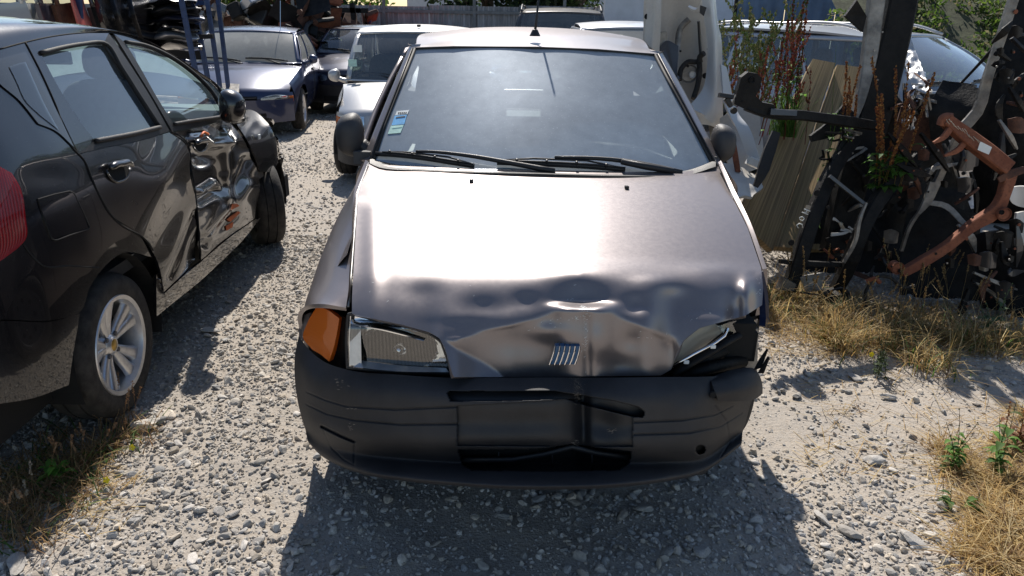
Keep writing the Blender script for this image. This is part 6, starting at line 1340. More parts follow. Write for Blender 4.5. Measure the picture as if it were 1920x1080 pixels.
# --- rusty subframe
ru = thing('rusty_subframe', 'rusty brown subframe with a white sticker and round bushes, at the right edge', 'car part', WY(1700, 520, 2.0))
boxbeam('top_member', [(1772, 225, 2.05), (1810, 255, 2.03), (1850, 285, 2.0), (1888, 315, 1.98)], [.055, .075, .08, .075], .07, M['rust'], ru)
part_bar('rounded_corner', [(1764, 236, 2.05), (1772, 222, 2.05), (1785, 222, 2.04)], [.024, .03, .028], M['rust'], ru)
boxbeam('bent_arm', [(1893, 318, 1.98), (1886, 350, 1.96), (1868, 392, 1.95), (1820, 425, 1.95), (1775, 462, 1.95), (1730, 490, 1.95), (1690, 512, 1.95)], [.07, .05, .07, .05, .05, .055, .045], .055, M['rust'], ru, 24)
boxbeam('flange', [(1920, 318, 1.95), (1895, 326, 1.95), (1872, 338, 1.95)], [.035, .045, .03], .012, M['rustdark'], ru, 6)
for P in ([(1750, 268, 2.0), (1768, 258, 2.0), (1782, 240, 2.02)], [(1770, 292, 2.0), (1795, 282, 2.0), (1812, 262, 2.02)]): boxbeam('tab', P, [.012, .03, .03], .02, M['rust'], ru, 6)
disc('bush', 1883, 402, 1.90, .032, M['rust'], ru, .05, .004, 24); disc('bush_hole', 1878, 398, 1.894, .009, M['void'], ru, .002, .003); disc('bush', 1683, 503, 1.90, .030, M['rust'], ru, .05, .004, 24); disc('bush_hole', 1688, 508, 1.894, .009, M['void'], ru, .002, .003)
disc('bush_hole', 1672, 500, 1.894, .006, M['void'], ru, .002); disc('hole', 1824, 408, 1.915, .007, M['void'], ru, .002); disc('hole', 1755, 476, 1.915, .007, M['void'], ru, .002)
A = net([W3([(1838, 265, 1.955), (1860, 276, 1.953)]), W3([(1833, 281, 1.953), (1854, 290, 1.95)])], 4, 4); sheet('sticker', A, M['paper'], ru, 0)
rs = np.random.RandomState(2)
for i in range(15):
    t = i/15; x, y = 1778+t*62, 229+t*40+rs.randn()*2; b = MB(); b.tube(W3([(x-3, y-4+rs.randn(), 1.975-t*.03), (x+rs.randn(), y, 1.972-t*.03), (x+3, y+3+rs.randn(), 1.975-t*.03)]), .0016, 4); b.build('chalk_letter', M['beige'], ru, True)
part_bar('clip', [(1625, 528, 1.96), (1640, 522, 1.94), (1650, 530, 1.94)], .012, M['rust'], ru)
# --- grey strip / strut
st = thing('strut', 'long bare grey strut leaning from the upper right corner down to the grass', 'car part', WY(1700, 440, 2.4))
boxbeam('upper_strip', [(1912, -40, 2.3), (1880, 60, 2.3), (1850, 150, 2.3), (1832, 210, 2.3), (1800, 245, 2.3)], [.05, .055, .05, .06, .06], .02, GM, st)
boxbeam('lower_tube', [(1800, 250, 2.35), (1780, 290, 2.38), (1762, 330, 2.4), (1745, 365, 2.4)], [.05, .04, .04, .045], .03, GM, st)
boxbeam('joint_plate', [(1752, 342, 2.34), (1738, 378, 2.33), (1722, 400, 2.33)], [.06, .055, .02], .02, GM, st, 6)
boxbeam('lower_tube', [(1725, 395, 2.35), (1708, 420, 2.36), (1690, 470, 2.38)], [.02, .02], .02, GM, st, 8)
boxbeam('arm_strip', [(1742, 380, 2.34), (1770, 385, 2.34), (1808, 420, 2.3)], [.03, .035, .03], .012, GM, st, 8)
disc('hole', 1741, 360, 2.315, .006, M['void'], st, .002); disc('hole', 1905, 22, 2.28, .012, M['rust'], st, .003)
part_bar('black_rod', [(1803, 155, 2.6), (1850, 105, 2.5), (1876, 78, 2.45), (1892, 45, 2.4)], [.008, .009, .016, .01], BM, thing('tie_rod', 'thin black rod with a ball joint crossing the estate windscreen', 'car part', WY(1803, 155, 2.6)))
# --- dark plates and body remains
def plate(label, rows, mt, name='body_panel', nu=18, nv=14, amp=.02, thick=.02, cat='body panel', group=None, sc=7.):
    A = net([W3(r) for r in rows], nu, nv); N = gnormal(A); A = A+N*(amp*noise(A, sc)+amp*.5*noise(A+3, sc*2.3))[..., None]; o = sheet(name, A, mt, None, thick); tag(o, label, cat, group); return o
plate('black plate with white flecks below the estate windscreen', [[(1768, 150, 2.7), (1820, 158, 2.65), (1838, 166, 2.6)], [(1742, 205, 2.6), (1790, 212, 2.55), (1830, 215, 2.5)], [(1745, 262, 2.6), (1790, 262, 2.55), (1830, 262, 2.5)]], BM)
plate('big black body side filling the right edge above the rusty subframe', [[(1905, -20, 2.75), (1960, -20, 2.6), (2040, -20, 2.4)], [(1858, 130, 2.7), (1930, 130, 2.55), (2040, 130, 2.4)], [(1825, 260, 2.7), (1910, 260, 2.5), (2040, 260, 2.3)], [(1830, 420, 2.75), (1920, 420, 2.5), (2040, 420, 2.3)]], BM, amp=.04, nu=30, nv=40)
plate('black inner body panel behind the chalk marked subframe', [[(1640, 120, 3.0), (1700, 200, 2.95), (1770, 240, 2.9)], [(1560, 300, 2.95), (1680, 320, 2.9), (1800, 330, 2.85)], [(1520, 430, 2.85), (1660, 440, 2.8), (1840, 440, 2.75)], [(1500, 560, 2.7), (1660, 560, 2.65), (1860, 560, 2.6)]], BM, amp=.06, nu=34, nv=40)
plate('dark grey hollow panel low on the right behind the rusty arm', [[(1700, 400, 2.5), (1760, 385, 2.45), (1830, 400, 2.4)], [(1690, 480, 2.4), (1765, 490, 2.35), (1850, 500, 2.3)], [(1690, 590, 2.3), (1770, 600, 2.25), (1870, 610, 2.2)]], BM, amp=.05)
plate('black panel low at the right edge above the straw', [[(1815, 440, 2.3), (1880, 430, 2.2), (2000, 440, 2.0)], [(1830, 520, 2.2), (1890, 520, 2.1), (2000, 520, 1.9)], [(1840, 610, 2.1), (1900, 620, 2.0), (2000, 640, 1.8)]], BM, amp=.05)
plate('white metal scrap at the right edge behind the rusty flange', [[(1890, 355, 2.1), (1905, 350, 2.1), (1945, 352, 2.05)], [(1894, 375, 2.1), (1910, 372, 2.1), (1945, 374, 2.05)], [(1900, 382, 2.1), (1912, 388, 2.1), (1945, 392, 2.05)]], M['white'])
plate('crumpled white plastic below the white scrap at the right edge', [[(1908, 400, 2.1), (1925, 396, 2.1), (1945, 398, 2.05)], [(1902, 440, 2.1), (1918, 430, 2.1), (1945, 434, 2.05)], [(1905, 462, 2.1), (1920, 464, 2.1), (1945, 462, 2.05)]], M['white'])
plate('torn brown rusty sheet behind the seeding weeds', [[(1690, 200, 2.75), (1730, 190, 2.75), (1760, 215, 2.7)], [(1680, 240, 2.7), (1720, 235, 2.7), (1762, 245, 2.65)], [(1672, 285, 2.7), (1710, 282, 2.7), (1770, 290, 2.65)]], M['rustdark'])
plate('crumpled silver a pillar of the wrecked estate car', [[(1672, 50, 5.2), (1684, 48, 5.15), (1700, 56, 5.1)], [(1688, 90, 5.0), (1702, 88, 4.95), (1716, 92, 4.9)], [(1700, 130, 4.7), (1716, 128, 4.65), (1730, 130, 4.6)], [(1712, 170, 4.4), (1730, 168, 4.35), (1746, 176, 4.3)]], M['silver'], amp=.06, sc=16, nu=14, nv=40, name='crumpled_pillar')
plate('bluish dented panel edge left of the crumpled pillar', [[(1660, 90, 4.2), (1680, 96, 4.15)], [(1672, 130, 4.1), (1702, 140, 4.05)], [(1690, 190, 4.0), (1722, 190, 3.95)]], M['silver2'], amp=.05)
# small bright tangle
tg = thing('metal_tangle', 'tangle of bent silver and black brackets between weeds and rusty subframe', 'scrap', WY(1730, 200, 2.6))
rs = np.random.RandomState(17)
for i in range(16):
    x, y = rs.uniform(1695, 1752), rs.uniform(140, 235); q = [(x+rs.randn()*9, y+rs.randn()*12, 2.6+rs.randn()*.05) for _ in range(4)]; boxbeam('bracket', q, [.012, .02, .01], .01, [GM, BM, M['rustdark'], M['silver']][i % 4], tg, 8)
for i in range(14):
    x, y = rs.uniform(1540, 1660), rs.uniform(250, 340); q = [(x+rs.randn()*14, y+rs.randn()*10, 2.45+rs.randn()*.05) for _ in range(4)]; boxbeam('bracket', q, [.01, .018, .01], .01, [BM, GM, BM][i % 3], tg, 8)
for i in range(10):
    x, y = rs.uniform(1540, 1600), rs.uniform(420, 480); q = [(x+rs.randn()*10, y+rs.randn()*8, 2.5+rs.randn()*.05) for _ in range(3)]; boxbeam('bracket', q, [.01, .02], .01, [M['rust'], M['white'], M['beige'], BM][i % 4], tg, 6)
rs = np.random.RandomState(29)
for nm_, reg, y_, n_ in (('tangle of black brackets and bars deep in the scrap right of the planks', (1560, 1720, 320, 520), 2.55, 26), ('black bars and plates between rusty arm and right edge', (1780, 1930, 420, 600), 2.0, 26), ('black braces and brackets in the upper right corner', (1870, 1935, 60, 320), 2.2, 20), ('dark metal bits around the grey strut', (1690, 1830, 260, 400), 2.35, 18)):
    hp = thing('scrap_bundle', nm_, 'scrap', WY((reg[0]+reg[1])/2, reg[3], y_))
    for i in range(n_):
        x, y = rs.uniform(reg[0], reg[1]), rs.uniform(reg[2], reg[3]); a = rs.uniform(0, 3.14); L_ = rs.uniform(8, 45); yy = y_+rs.randn()*.05
        m_ = [BM, BM, M['plastic2'], GM, M['darkgrey'], M['rustdark'], BM][rs.randint(7)]; dx, dy_ = math.cos(a)*L_, math.sin(a)*L_
        if rs.rand() < .65: boxbeam('bracket', [(x-dx, y-dy_, yy), (x+rs.randn()*6, y+rs.randn()*6, yy-.02), (x+dx, y+dy_, yy+.03)], [.012, rs.uniform(.015, .05), .01], rs.uniform(.008, .03), m_, hp, 8)
        else:
            A = net([W3([(x-L_*.5, y-L_*.4, yy), (x, y-L_*.5, yy-.03), (x+L_*.5, y-L_*.3, yy)]), W3([(x-L_*.45, y+L_*.3, yy), (x, y+L_*.4, yy-.02), (x+L_*.4, y+L_*.35, yy)])], 8, 6); sheet('bent_plate', A+.01*noise(A, 20.)[..., None], m_, hp, .012)
        if rs.rand() < .4: disc('bolt', x+rs.randn()*4, y+rs.randn()*4, yy-.04, rs.uniform(.004, .009), [GM, M['rust']][rs.randint(2)], hp, .006)
# --- white body section standing behind the car
wf = thing('white_body_section', 'white inner wheelhouse section of a car standing on end behind the damaged hatchback', 'car part', WY(1300, 330, 3.4))
def wp(name, rows, mt, nu=20, nv=16, amp=.01, thick=.02, off=None):
    A = net([W3(r) for r in rows], nu, nv); N = gnormal(A); A = A+N*(amp*noise(A, 6.))[..., None]; return sheet(name, A, mt, wf, thick)
wp('wheelhouse', [[(1214, -40, 3.5), (1262, -40, 3.75), (1320, -30, 3.7)], [(1210, 60, 3.5), (1258, 50, 3.85), (1328, 50, 3.75)], [(1222, 130, 3.5), (1270, 120, 3.85), (1334, 120, 3.7)], [(1250, 200, 3.45), (1290, 210, 3.7), (1330, 215, 3.6)]], M['offwhite'], 30, 30, .03)
wp('pillar', [[(1212, -40, 3.42), (1226, -40, 3.36), (1240, -40, 3.42)], [(1211, 40, 3.42), (1226, 40, 3.36), (1240, 40, 3.42)], [(1208, 76, 3.42), (1222, 90, 3.36), (1236, 100, 3.42)]], M['offwhite'])
arch = [[(1313, -40, 3.45), (1330, -40, 3.38), (1340, -40, 3.45)], [(1318, 20, 3.45), (1334, 22, 3.36), (1346, 40, 3.45)], [(1326, 80, 3.45), (1340, 70, 3.34), (1352, 70, 3.45)], [(1325, 130, 3.44), (1340, 130, 3.34), (1354, 130, 3.45)], [(1318, 165, 3.42), (1338, 180, 3.34), (1355, 190, 3.45)], [(1300, 190, 3.40), (1330, 210, 3.32), (1356, 225, 3.45)], [(1292, 198, 3.38), (1326, 225, 3.32), (1356, 245, 3.45)]]
wp('wheel_arch_flange', arch, M['white'], 20, 50, .004)
wp('lower_panel', [[(1288, 200, 3.36), (1320, 215, 3.32), (1356, 235, 3.45)], [(1305, 232, 3.36), (1330, 235, 3.34), (1352, 240, 3.42)]], M['white'], amp=.003)
part_bar('seam_rib', [(1262, 130, 3.62), (1270, 90, 3.72), (1278, 50, 3.74), (1292, 36, 3.72)], .022, M['greymetal'], wf, flat=.5); part_bar('seam_rib', [(1310, 40, 3.7), (1312, 80, 3.72), (1314, 110, 3.7), (1312, 150, 3.66), (1300, 180, 3.6)], .018, M['darkgrey'], wf, flat=.6)
part_bar('hose', [(1274, 150, 3.55), (1278, 128, 3.6), (1290, 116, 3.62), (1306, 116, 3.62), (1316, 112, 3.62)], .018, M['rubber'], wf); part_bar('hose', [(1300, 185, 3.5), (1308, 160, 3.55), (1312, 135, 3.58), (1314, 104, 3.6), (1320, 100, 3.58)], .02, M['rubber'], wf)
disc('strut_plate', 1292, 138, 3.62, .06, M['greymetal'], wf, .02, .006, 24); disc('strut_hole', 1298, 140, 3.60, .02, M['white'], wf, .01, .004)
for px, py, r in ((1276, 96, .008), (1312, 118, .01), (1213, 31, .018), (1217, 64, .012), (1322, 142, .02), (1290, 124, .01), (1327, 92, .006)): disc('hole', px, py, 3.41 if px < 1230 else 3.56, r, M['void'], wf, .002)
wp('dark_brace', [[(1236, 90, 3.5), (1252, 76, 3.55), (1272, 86, 3.55)], [(1250, 130, 3.45), (1262, 130, 3.5), (1270, 130, 3.5)], [(1262, 160, 3.4), (1268, 165, 3.45), (1268, 150, 3.45)]], M['darkgrey'])
wp('top_bracket', [[(1290, 12, 3.6), (1302, 18, 3.58), (1316, 0, 3.5)], [(1296, 20, 3.6), (1306, 22, 3.58), (1322, 14, 3.5)]], M['white'])
b = MB(); b.prism(W3([(1314, 10, 3.36), (1325, 14, 3.36), (1320, 30, 3.36), (1313, 24, 3.36)]), (0, .02, 0)); b.build('black_cap', M['plastic2'], wf)
b = MB(); b.bar(WY(1240, 60, 3.6), WY(1260, 420, 3.6), .08, .06); b.bar(WY(1335, 220, 3.5), WY(1360, 400, 3.45), .08, .06); b.build('support_leg', M['greymetal'], wf)
# scraps beneath it
plate('white curved panel edge under the white wheelhouse section', [[(1352, 120, 3.2), (1362, 125, 3.2)], [(1362, 200, 3.1), (1385, 215, 3.1)], [(1385, 250, 3.0), (1405, 240, 3.0)], [(1400, 290, 2.95), (1425, 300, 2.9)]], M['white'], amp=.01, nu=8, nv=24)
plate('grey dusty sheet between white section and planks', [[(1352, 220, 3.3), (1385, 200, 3.35), (1420, 190, 3.4)], [(1360, 280, 3.2), (1400, 260, 3.25), (1430, 250, 3.3)], [(1375, 330, 3.05), (1410, 320, 3.1), (1436, 310, 3.2)]], M['offwhite'], amp=.06)
plate('rust brown flat strip beside the right mirror', [[(1370, 255, 2.9), (1378, 255, 2.9)], [(1374, 290, 2.85), (1384, 290, 2.85)], [(1380, 322, 2.8), (1389, 322, 2.8)]], M['rust'], amp=.0, nu=4, nv=8, name='rusty_strip')
plate('pale folded panel on the ground by the right mirror', [[(1350, 300, 2.9), (1380, 312, 2.9), (1420, 330, 2.95)], [(1362, 330, 2.7), (1390, 335, 2.7), (1430, 350, 2.8)], [(1376, 368, 2.5), (1395, 362, 2.55), (1412, 360, 2.6)]], M['offwhite'], amp=.05)
boxbeam('white_tube', [(1402, 300, 2.9), (1428, 312, 2.9)], [.05, .05], .05, M['white'], None, 6); tag(bpy.context.scene.objects['white_tube'], 'short white box tube lying left of the planks', 'scrap')
o = boxbeam('black_strip', [(1455, 248, 2.7), (1440, 290, 2.65), (1424, 335, 2.6), (1416, 350, 2.6)], [.05, .07, .07, .03], .03, M['plastic'], None, 10); tag(o, 'dark plastic strip standing left of the planks', 'scrap')
# ================================================================ plants
def plant_blades(seedm, P, n, h, spread, w0, cols, lean=.5, curl=.5, seg=4):
    """n blades from points P"""
    rs = np.random.RandomState(seedm); k = rs.randint(0, len(P), n); base = P[k]+np.stack([rs.randn(n)*spread, rs.randn(n)*spread, 0*rs.rand(n)], -1)
    a = rs.uniform(0, 2*np.pi, n); hh = h*rs.uniform(.4, 1.2, n); d = np.stack([np.cos(a), np.sin(a), 0*a], -1); le = np.abs(rs.randn(n))*lean; side = np.stack([-np.sin(a), np.cos(a), 0*a], -1)
    t = np.linspace(0, 1, seg+1); L = []; 
    for tt in t:
        out = d*(hh*(le*tt+curl*rs.uniform(.4, 1)*tt*tt))[:, None]; up = V(0, 0, 1)*(hh*tt*(1-.35*tt*np.minimum(1.5, le+curl)))[:, None]; wd = (w0*(1-tt)**.7+.0004); c = base+out+up; L += [c-side*wd, c+side*wd]
    A = np.stack(L, 1); m = 2*(seg+1); F = np.concatenate([np.arange(n)[:, None]*m+np.array([[2*i, 2*i+1, 2*i+3, 2*i+2]]) for i in range(seg)]); c = np.asarray(cols)[rs.randint(0, len(cols), n)]*rs.uniform(.7, 1.3, (n, 1)); return A.reshape(-1, 3), F, np.repeat(c, m, 0)
STRAW = [(.56, .40, .15), (.64, .49, .23), (.44, .29, .11), (.70, .57, .32), (.26, .16, .08), (.5, .33, .12)]; GRN = [(.08, .16, .03), (.12, .22, .04), (.06, .12, .03)]
def gpt(px, py): p = G(px, py); return V(p[0], p[1], gz(p[0], p[1]))
def merge(*L):
    n = 0; v = []; f = []; c = []
    for a, b_, d in L: v.append(a); f.append(b_+n); c.append(d); n += len(a)
    return np.concatenate(v), np.concatenate(f), np.concatenate(c)
rs = np.random.RandomState(31)
# dry grass belt on the right
P = np.array([gpt(rs.uniform(1425, 1960), 0) if 0 else gpt(x, y) for x, y in zip(rs.uniform(1430, 2050, 400), rs.uniform(500, 660, 400)) if y > 520+(x-1430)*.12 and y < 610+(x-1430)*.22])
P2 = np.array([gpt(x, y) for x, y in [(1560, 620), (1600, 600), (1660, 640), (1700, 620), (1750, 690), (1620, 650), (1580, 640), (1480, 560), (1450, 560), (1470, 590), (1800, 640), (1850, 660), (1900, 640)] for _ in range(8)])+rs.randn(104, 3)*V(.06, .05, 0)
P3 = np.array([gpt(x+rs.randn()*14, y+rs.randn()*12) for x, y in [(1900, 900), (1860, 960), (1910, 1000), (1820, 880), (1890, 1050), (1840, 1030), (1900, 840), (1915, 780), (1780, 850)] for _ in range(10)])
A = merge(plant_blades(1, P[noise(P, 3.1) > .02], 1300, .12, .03, .0021, STRAW, .9, .8), plant_blades(2, P2, 1700, .17, .045, .0022, STRAW, .7, .7), plant_blades(21, P2, 600, .26, .05, .0015, STRAW, .4, .5), plant_blades(3, P3[::2], 1300, .09, .025, .002, STRAW, 1.1, 1.1), plant_blades(4, P2, 500, .15, .05, .0024, GRN, .6, .6))
# fallen straw lying flat
def litter(reg, n, seed, l=.07):
    rs = np.random.RandomState(seed); c = np.array([gpt(*reg(rs)) for _ in range(n)]); a = rs.uniform(0, 6.28, n); L = l*rs.uniform(.3, 1.6, n); d = np.stack([np.cos(a), np.sin(a), rs.randn(n)*.12], -1)*L[:, None]; s = np.stack([-np.sin(a), np.cos(a), 0*a], -1)*.0012; c[:, 2] += rs.uniform(.004, .02, n)
    return np.stack([c-d-s, c-d+s, c+d+s, c+d-s], 1).reshape(-1, 3), np.arange(4*n).reshape(n, 4), np.repeat(np.asarray(STRAW)[rs.randint(0, 6, n)]*rs.uniform(.7, 1.3, (n, 1)), 4, 0)
B = litter(lambda r: (1890+r.randn()*48, 950+r.randn()*75), 1500, 5); C_ = litter(lambda r: (r.uniform(1440, 1920), 560+r.rand()*110), 1800, 6, .05); D_ = litter(lambda r: (r.uniform(1500, 1800), r.uniform(640, 900)), 260, 7, .05)
tag(mesh('dry_grass', *merge(A, B, C_, D_)[:2], M['veg'], smooth=False, col=merge(A, B, C_, D_)[2]), kind='stuff')
PL = np.array([gpt(x+rs.randn()*18, y+rs.randn()*14) for x, y in [(20, 960), (60, 930), (110, 890), (160, 870), (200, 840), (40, 1000), (90, 850), (230, 800), (10, 900), (140, 920)] for _ in range(10)])
A = merge(plant_blades(11, PL, 1100, .11, .04, .0017, [(.34, .22, .10), (.42, .29, .14), (.25, .15, .08)], .6, .6), plant_blades(12, PL, 260, .09, .04, .0026, GRN, .7, .5), litter(lambda r: (120+r.randn()*60, 900+r.randn()*40), 400, 8, .04))
tag(mesh('dry_grass', A[0], A[1], M['veg'], smooth=False, col=A[2]), kind='stuff')
# single stalks with seed heads
def stalks(name, label, pts, h, seed, cols, headc, lean=.25, head=.05, group=None, leaf=None, nleaf=0, leafs=.05, r=.0016, branches=0, cat='weed', dens_=14, hw=.006, scale_leaf_low=False):
    """one plant: stems with seed heads and leaves"""
    rs = np.random.RandomState(seed); base = np.array(pts, float); root = thing(name, label, cat, base.mean(0) if base.ndim > 1 else base, 0, group); base = np.atleast_2d(base)
    sb = MB(); hv = []; lv = []
    for bpt in base:
        H = h*rs.uniform(.6, 1.1); a = rs.uniform(0, 6.28); d = V(math.cos(a), math.sin(a), 0)*lean*H*rs.uniform(.2, 1); Q = catmull([bpt, bpt+d*.35+V(0, 0, H*.5), bpt+d+V(0, 0, H)], 9); sb.tube(Q, np.linspace(r*1.3, r*.5, 9), 4, False)
        tops = [(Q, 1.)]
        for _ in range(branches):
            t = rs.randint(3, 8); a2 = rs.uniform(0, 6.28); q0 = Q[t]; q1 = q0+V(math.cos(a2)*.12, math.sin(a2)*.12, .22)*H*rs.uniform(.5, 1); Q2 = catmull([q0, (q0+q1)/2+V(0, 0, -.01), q1], 6); sb.tube(Q2, r*.6, 4, False); tops.append((Q2, .6))
        for Qq, sc_ in tops:
            for _ in range(int(dens_*sc_)):
                t = 1-rs.rand()*head; f = t*(len(Qq)-1); i = min(int(f), len(Qq)-2); p = Qq[i]*(1-(f-i))+Qq[i+1]*(f-i)+rs.randn(3)*hw*.55; hv.append(p)
        for _ in range(nleaf):
            t = rs.uniform(.05, .75 if not scale_leaf_low else .4); f = t*8; i = int(f); p = Q[i]; a3 = rs.uniform(0, 6.28); lv.append((p, a3, leafs*rs.uniform(.5, 1.2)))
    v = np.concatenate(sb.v); F4 = [f for f in sb.f]; c = np.tile(np.asarray(cols[0]), (len(v), 1)); mesh('stem', v, F4, M['veg'], root, True, col=c)['kind'] = 'stuff'
    if hv:
        P = np.array(hv); n = len(P); s = hw*rs.uniform(.5, 1.1, n); o8 = np.array([[1, 0, 0], [-1, 0, 0], [0, 1, 0], [0, -1, 0], [0, 0, 1.3], [0, 0, -1.3]]); Vv = P[:, None]+o8[None]*s[:, None, None]; f8 = np.array([[0, 2, 4], [2, 1, 4], [1, 3, 4], [3, 0, 4], [2, 0, 5], [1, 2, 5], [3, 1, 5], [0, 3, 5]])
        cc = np.asarray(headc)[rs.randint(0, len(headc), n)]*rs.uniform(.6, 1.3, (n, 1)); mesh('seed_head', Vv.reshape(-1, 3), (f8[None]+np.arange(n)[:, None, None]*6).reshape(-1, 3), M['veg'], root, False, col=np.repeat(cc, 6, 0))['kind'] = 'stuff'
    if lv:
        vv_ = []; ff_ = []; n = 0; cc = []
        for p, a, L in lv:
            d = V(math.cos(a), math.sin(a), 0); s = V(-math.sin(a), math.cos(a), 0); pts_ = []
            for t, wd, z in ((0, .05, 0), (.3, .2, .18), (.65, .2, .2), (1., .01, -.05)): pts_ += [p+d*L*t-s*L*wd+V(0, 0, L*z), p+d*L*t+V(0, 0, L*(z-.05)), p+d*L*t+s*L*wd+V(0, 0, L*z)]
            vv_ += pts_; ff_ += [[n+3*i+j, n+3*i+j+1, n+3*i+j+4, n+3*i+j+3] for i in range(3) for j in range(2)]; n += 12; cc += [np.asarray(leaf)[rs.randint(0, len(leaf))]*rs.uniform(.7, 1.3)]*12
        mesh('leaf', np.array(vv_), np.array(ff_), M['veg'], root, True, col=np.array(cc))['kind'] = 'stuff'
    return root
LG = [(.10, .22, .03), (.15, .3, .05), (.07, .16, .03)]; RUSTS = [(.55, .25, .07), (.42, .16, .05), (.62, .34, .11), (.3, .11, .05)]
def at3(px, py, y): return WY(px, py, y)
def many(L, n, s, seed): r = np.random.RandomState(seed); return np.array([np.asarray(L)+r.randn(3)*V(s, s, s*.1) for _ in range(n)])
stalks('dock_plant', 'dock weed with rusty orange seed spikes growing out of the black scrap', many(at3(1660, 350, 2.30), 11, .04, 1), .64, 51, [(.3, .2, .06)], RUSTS, .3, .7, leaf=LG, nleaf=9, leafs=.085, dens_=200, hw=.006, scale_leaf_low=True)
stalks('dock_plant', 'smaller dock with thin rusty spikes beside the right plank', many(at3(1582, 262, 2.45), 5, .02, 2), .42, 52, [(.3, .2, .06)], RUSTS, .2, .7, leaf=LG, nleaf=4, leafs=.05, dens_=150, hw=.0055, scale_leaf_low=True)
stalks('dock_plant', 'tall dock with red brown seed heads, green grass at its foot', many(at3(1468, 250, 3.6), 8, .045, 3), 1.0, 53, [(.25, .12, .06)], [(.30, .09, .05), (.40, .16, .07), (.12, .18, .04)], .1, .75, leaf=LG, nleaf=9, leafs=.10, dens_=190, hw=.0075)
A = plant_blades(61, many(at3(1475, 255, 3.4), 8, .05, 4), 200, .34, .02, .0032, LG, .18, .2); o = mesh('green_grass', A[0], A[1], M['veg'], smooth=False, col=A[2]); tag(o, kind='stuff')
stalks('airy_weed', 'airy pale weed with tiny green seed heads right of the white body section', many(at3(1390, 280, 3.9), 16, .12, 5), 1.2, 54, [(.2, .22, .10)], [(.3, .33, .14), (.4, .38, .2), (.2, .28, .08)], .35, .8, leaf=LG, nleaf=3, leafs=.04, branches=6, dens_=46, hw=.009, r=.0022)
stalks('sorrel_plant', 'reddish stemmed weed behind the upright bracket', many(at3(1425, 260, 3.5), 18, .14, 6), .72, 55, [(.28, .06, .05)], [(.38, .10, .07), (.5, .22, .10)], .35, .6, branches=3, leaf=LG, nleaf=2, leafs=.04, dens_=40, hw=.006, r=.0022)
stalks('fine_weed', 'thin green weed growing in front of the planks', many(at3(1520, 420, 2.5), 3, .03, 7), .95, 56, [(.12, .2, .04)], [(.15, .25, .05)], .12, .9, leaf=LG, nleaf=22, leafs=.045, dens_=20, hw=.003)
stalks('flowering_weed', 'small bushy weed with a yellow flower at the edge of the sandy ground', many(gpt(1648, 700), 7, .02, 8), .17, 57, [(.10, .13, .05)], [(.12, .15, .06), (.10, .13, .06)], .5, .8, leaf=[(.10, .14, .06), (.07, .11, .04)], nleaf=12, leafs=.022, branches=3, dens_=16, hw=.003)
stalks('leafy_weed', 'upright green weed with narrow leaves beside the straw at the lower right', many(gpt(1790, 872), 4, .02, 9), .26, 58, [(.14, .08, .04)], [(.12, .2, .05)], .55, .5, leaf=LG, nleaf=14, leafs=.042, dens_=12, hw=.003)
stalks('leafy_weed', 'broader green weed at the right edge above the straw', many(gpt(1868, 880), 3, .02, 10), .24, 59, [(.12, .12, .04)], [(.12, .2, .05)], .5, .4, leaf=LG, nleaf=9, leafs=.06, dens_=6, hw=.003)
stalks('leafy_weed', 'low weed sprout in front of the upright narrow leaved weed', many(gpt(1810, 950), 2, .02, 11), .09, 60, [(.12, .14, .04)], [(.12, .2, .05)], .5, .4, leaf=LG, nleaf=8, leafs=.045, dens_=3, hw=.003)
stalks('leafy_weed', 'brown withered weed at the right edge', many(gpt(1900, 830), 5, .02, 12), .20, 61, [(.18, .07, .03)], RUSTS, .4, .7, leaf=[(.25, .11, .05), (.1, .14, .04)], nleaf=7, leafs=.05, dens_=22, hw=.004)
stalks('leafy_weed', 'grey green weed in front of the black panel at the right edge', many(gpt(1860, 640), 4, .03, 13), .30, 62, [(.15, .2, .1)], [(.2, .28, .14)], .4, .5, leaf=[(.16, .24, .12), (.1, .18, .07)], nleaf=12, leafs=.045, dens_=16, hw=.004)
hd = [(.45, .32, .14), (.55, .42, .22), (.38, .25, .1)]
seeds = [(1540, 545, .3), (1770, 575, .32), (1710, 560, .42), (1478, 560, .34), (1502, 590, .30), (1600, 620, .34), (1640, 640, .40), (1690, 610, .36), (1740, 640, .3), (1790, 600, .34), (1850, 620, .34), (1560, 640, .22), (1900, 660, .3), (1665, 600, .5), (1520, 570, .3)]
names_ = ['between the subframe rails', 'before the black panel, right of the rusty bush', 'bending over the rusty bush', 'beside the torn fender edge', 'under the subframe foot', 'left of the flowering weed', 'right over the flowering weed', 'below the round rusty bush', 'in front of the grey hollow panel', 'under the rusty arm', 'near the grey green weed', 'shortest, by the sandy ground', 'at the right edge of the grass belt', 'tallest, crossing the subframe rail', 'between the chalk marked rail and the foot block']
for i, (px, py, h) in enumerate(seeds): stalks('grass_stalk', 'dry grass stalks with seed heads '+names_[i], many(gpt(px, py), 4, .05, 20+i), h, 70+i, [(.45, .34, .16)], hd, .5, .22, dens_=34, hw=.0042, r=.0011, cat='grass')
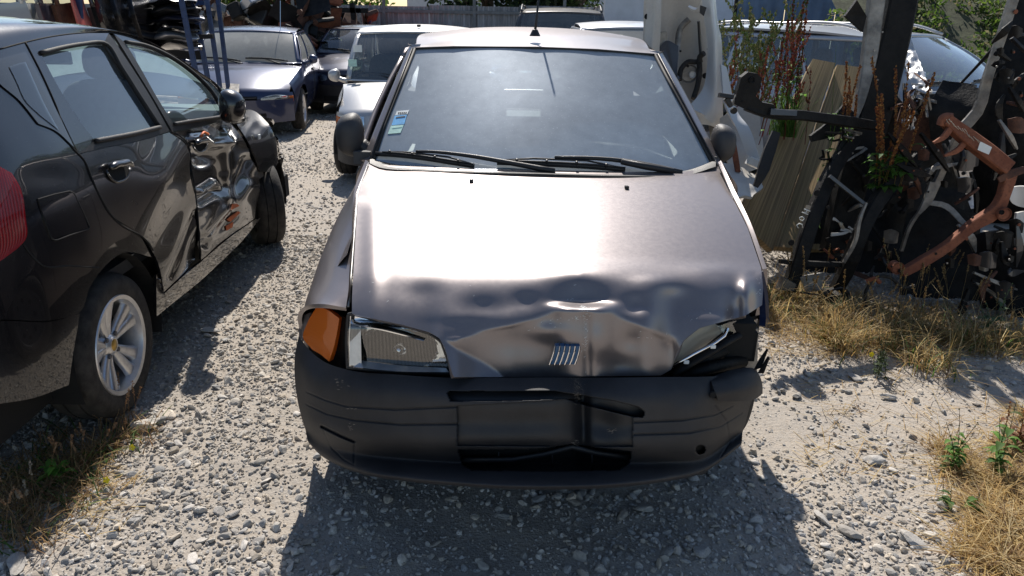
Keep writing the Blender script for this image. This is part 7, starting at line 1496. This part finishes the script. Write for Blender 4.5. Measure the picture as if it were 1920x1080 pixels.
lf = [(15, 985, .2, 'nearest the left edge'), (60, 960, .17, 'with pale fluffy heads at the left'), (110, 880, .17, 'in front of the black car shadow'), (165, 870, .15, 'left of the yellow flowers'), (205, 825, .14, 'just left of the big rough rock'), (245, 800, .22, 'leaning against the alloy wheel')]
for i, (px, py, h, nm) in enumerate(lf): stalks('grass_stalk', 'brownish dry grass stalks '+nm, many(gpt(px, py), 5, .035, 40+i), h, 90+i, [(.38, .24, .12)], [(.40, .24, .13), (.5, .34, .2)] if i != 1 else [(.5, .44, .34)], .5, .25, dens_=30, hw=.0034, r=.0009, cat='grass')
stalks('sow_thistle', 'small bright green leafy weed among the dry grass on the left', many(gpt(125, 905), 3, .02, 50), .13, 99, [(.12, .2, .04)], [(.12, .2, .05)], .5, .3, leaf=[(.14, .34, .04), (.2, .42, .06)], nleaf=12, leafs=.05, dens_=4, hw=.003)
def flower(px, py, y_, label, stem_to):
    c = WY(px, py, y_); e = thing('yellow_flower', label, 'flower', stem_to); b = MB()
    for k in range(5):
        a = k*1.2566; d = V(math.cos(a), .25*math.sin(a), math.sin(a)); s = V(-math.sin(a), .2, math.cos(a)); L = .014; b.add([c, c+d*L*.6-s*L*.42+V(0, -.002, 0), c+d*L+V(0, -.003, 0), c+d*L*.6+s*L*.42+V(0, -.002, 0)], [(0, 1, 2, 3)])
    b.build('petal', M['yellow'], e, world=True); b = MB(); b.tube(catmull([np.asarray(stem_to), (np.asarray(stem_to)+c)/2+V(0, 0, .02), c], 8), .0011, 4); b.build('stem', M['stemg'], e, True)
M['yellow'] = m_plain('yellow_petal', (.85, .68, .01), .6, 0, .05); M['stemg'] = m_plain('green_stem', (.15, .24, .06), .7)
flower(248, 838, gpt(248, 850)[1], 'yellow flower on a long stem below the big rough rock', gpt(150, 880)); flower(200, 899, gpt(200, 912)[1], 'lower yellow flower over the gravel edge', gpt(140, 905)); flower(95, 868, gpt(95, 880)[1], 'third yellow flower, half in the shade', gpt(90, 890)); flower(1634, 664, gpt(1634, 700)[1], 'tiny yellow flower on the bushy weed', gpt(1640, 700))
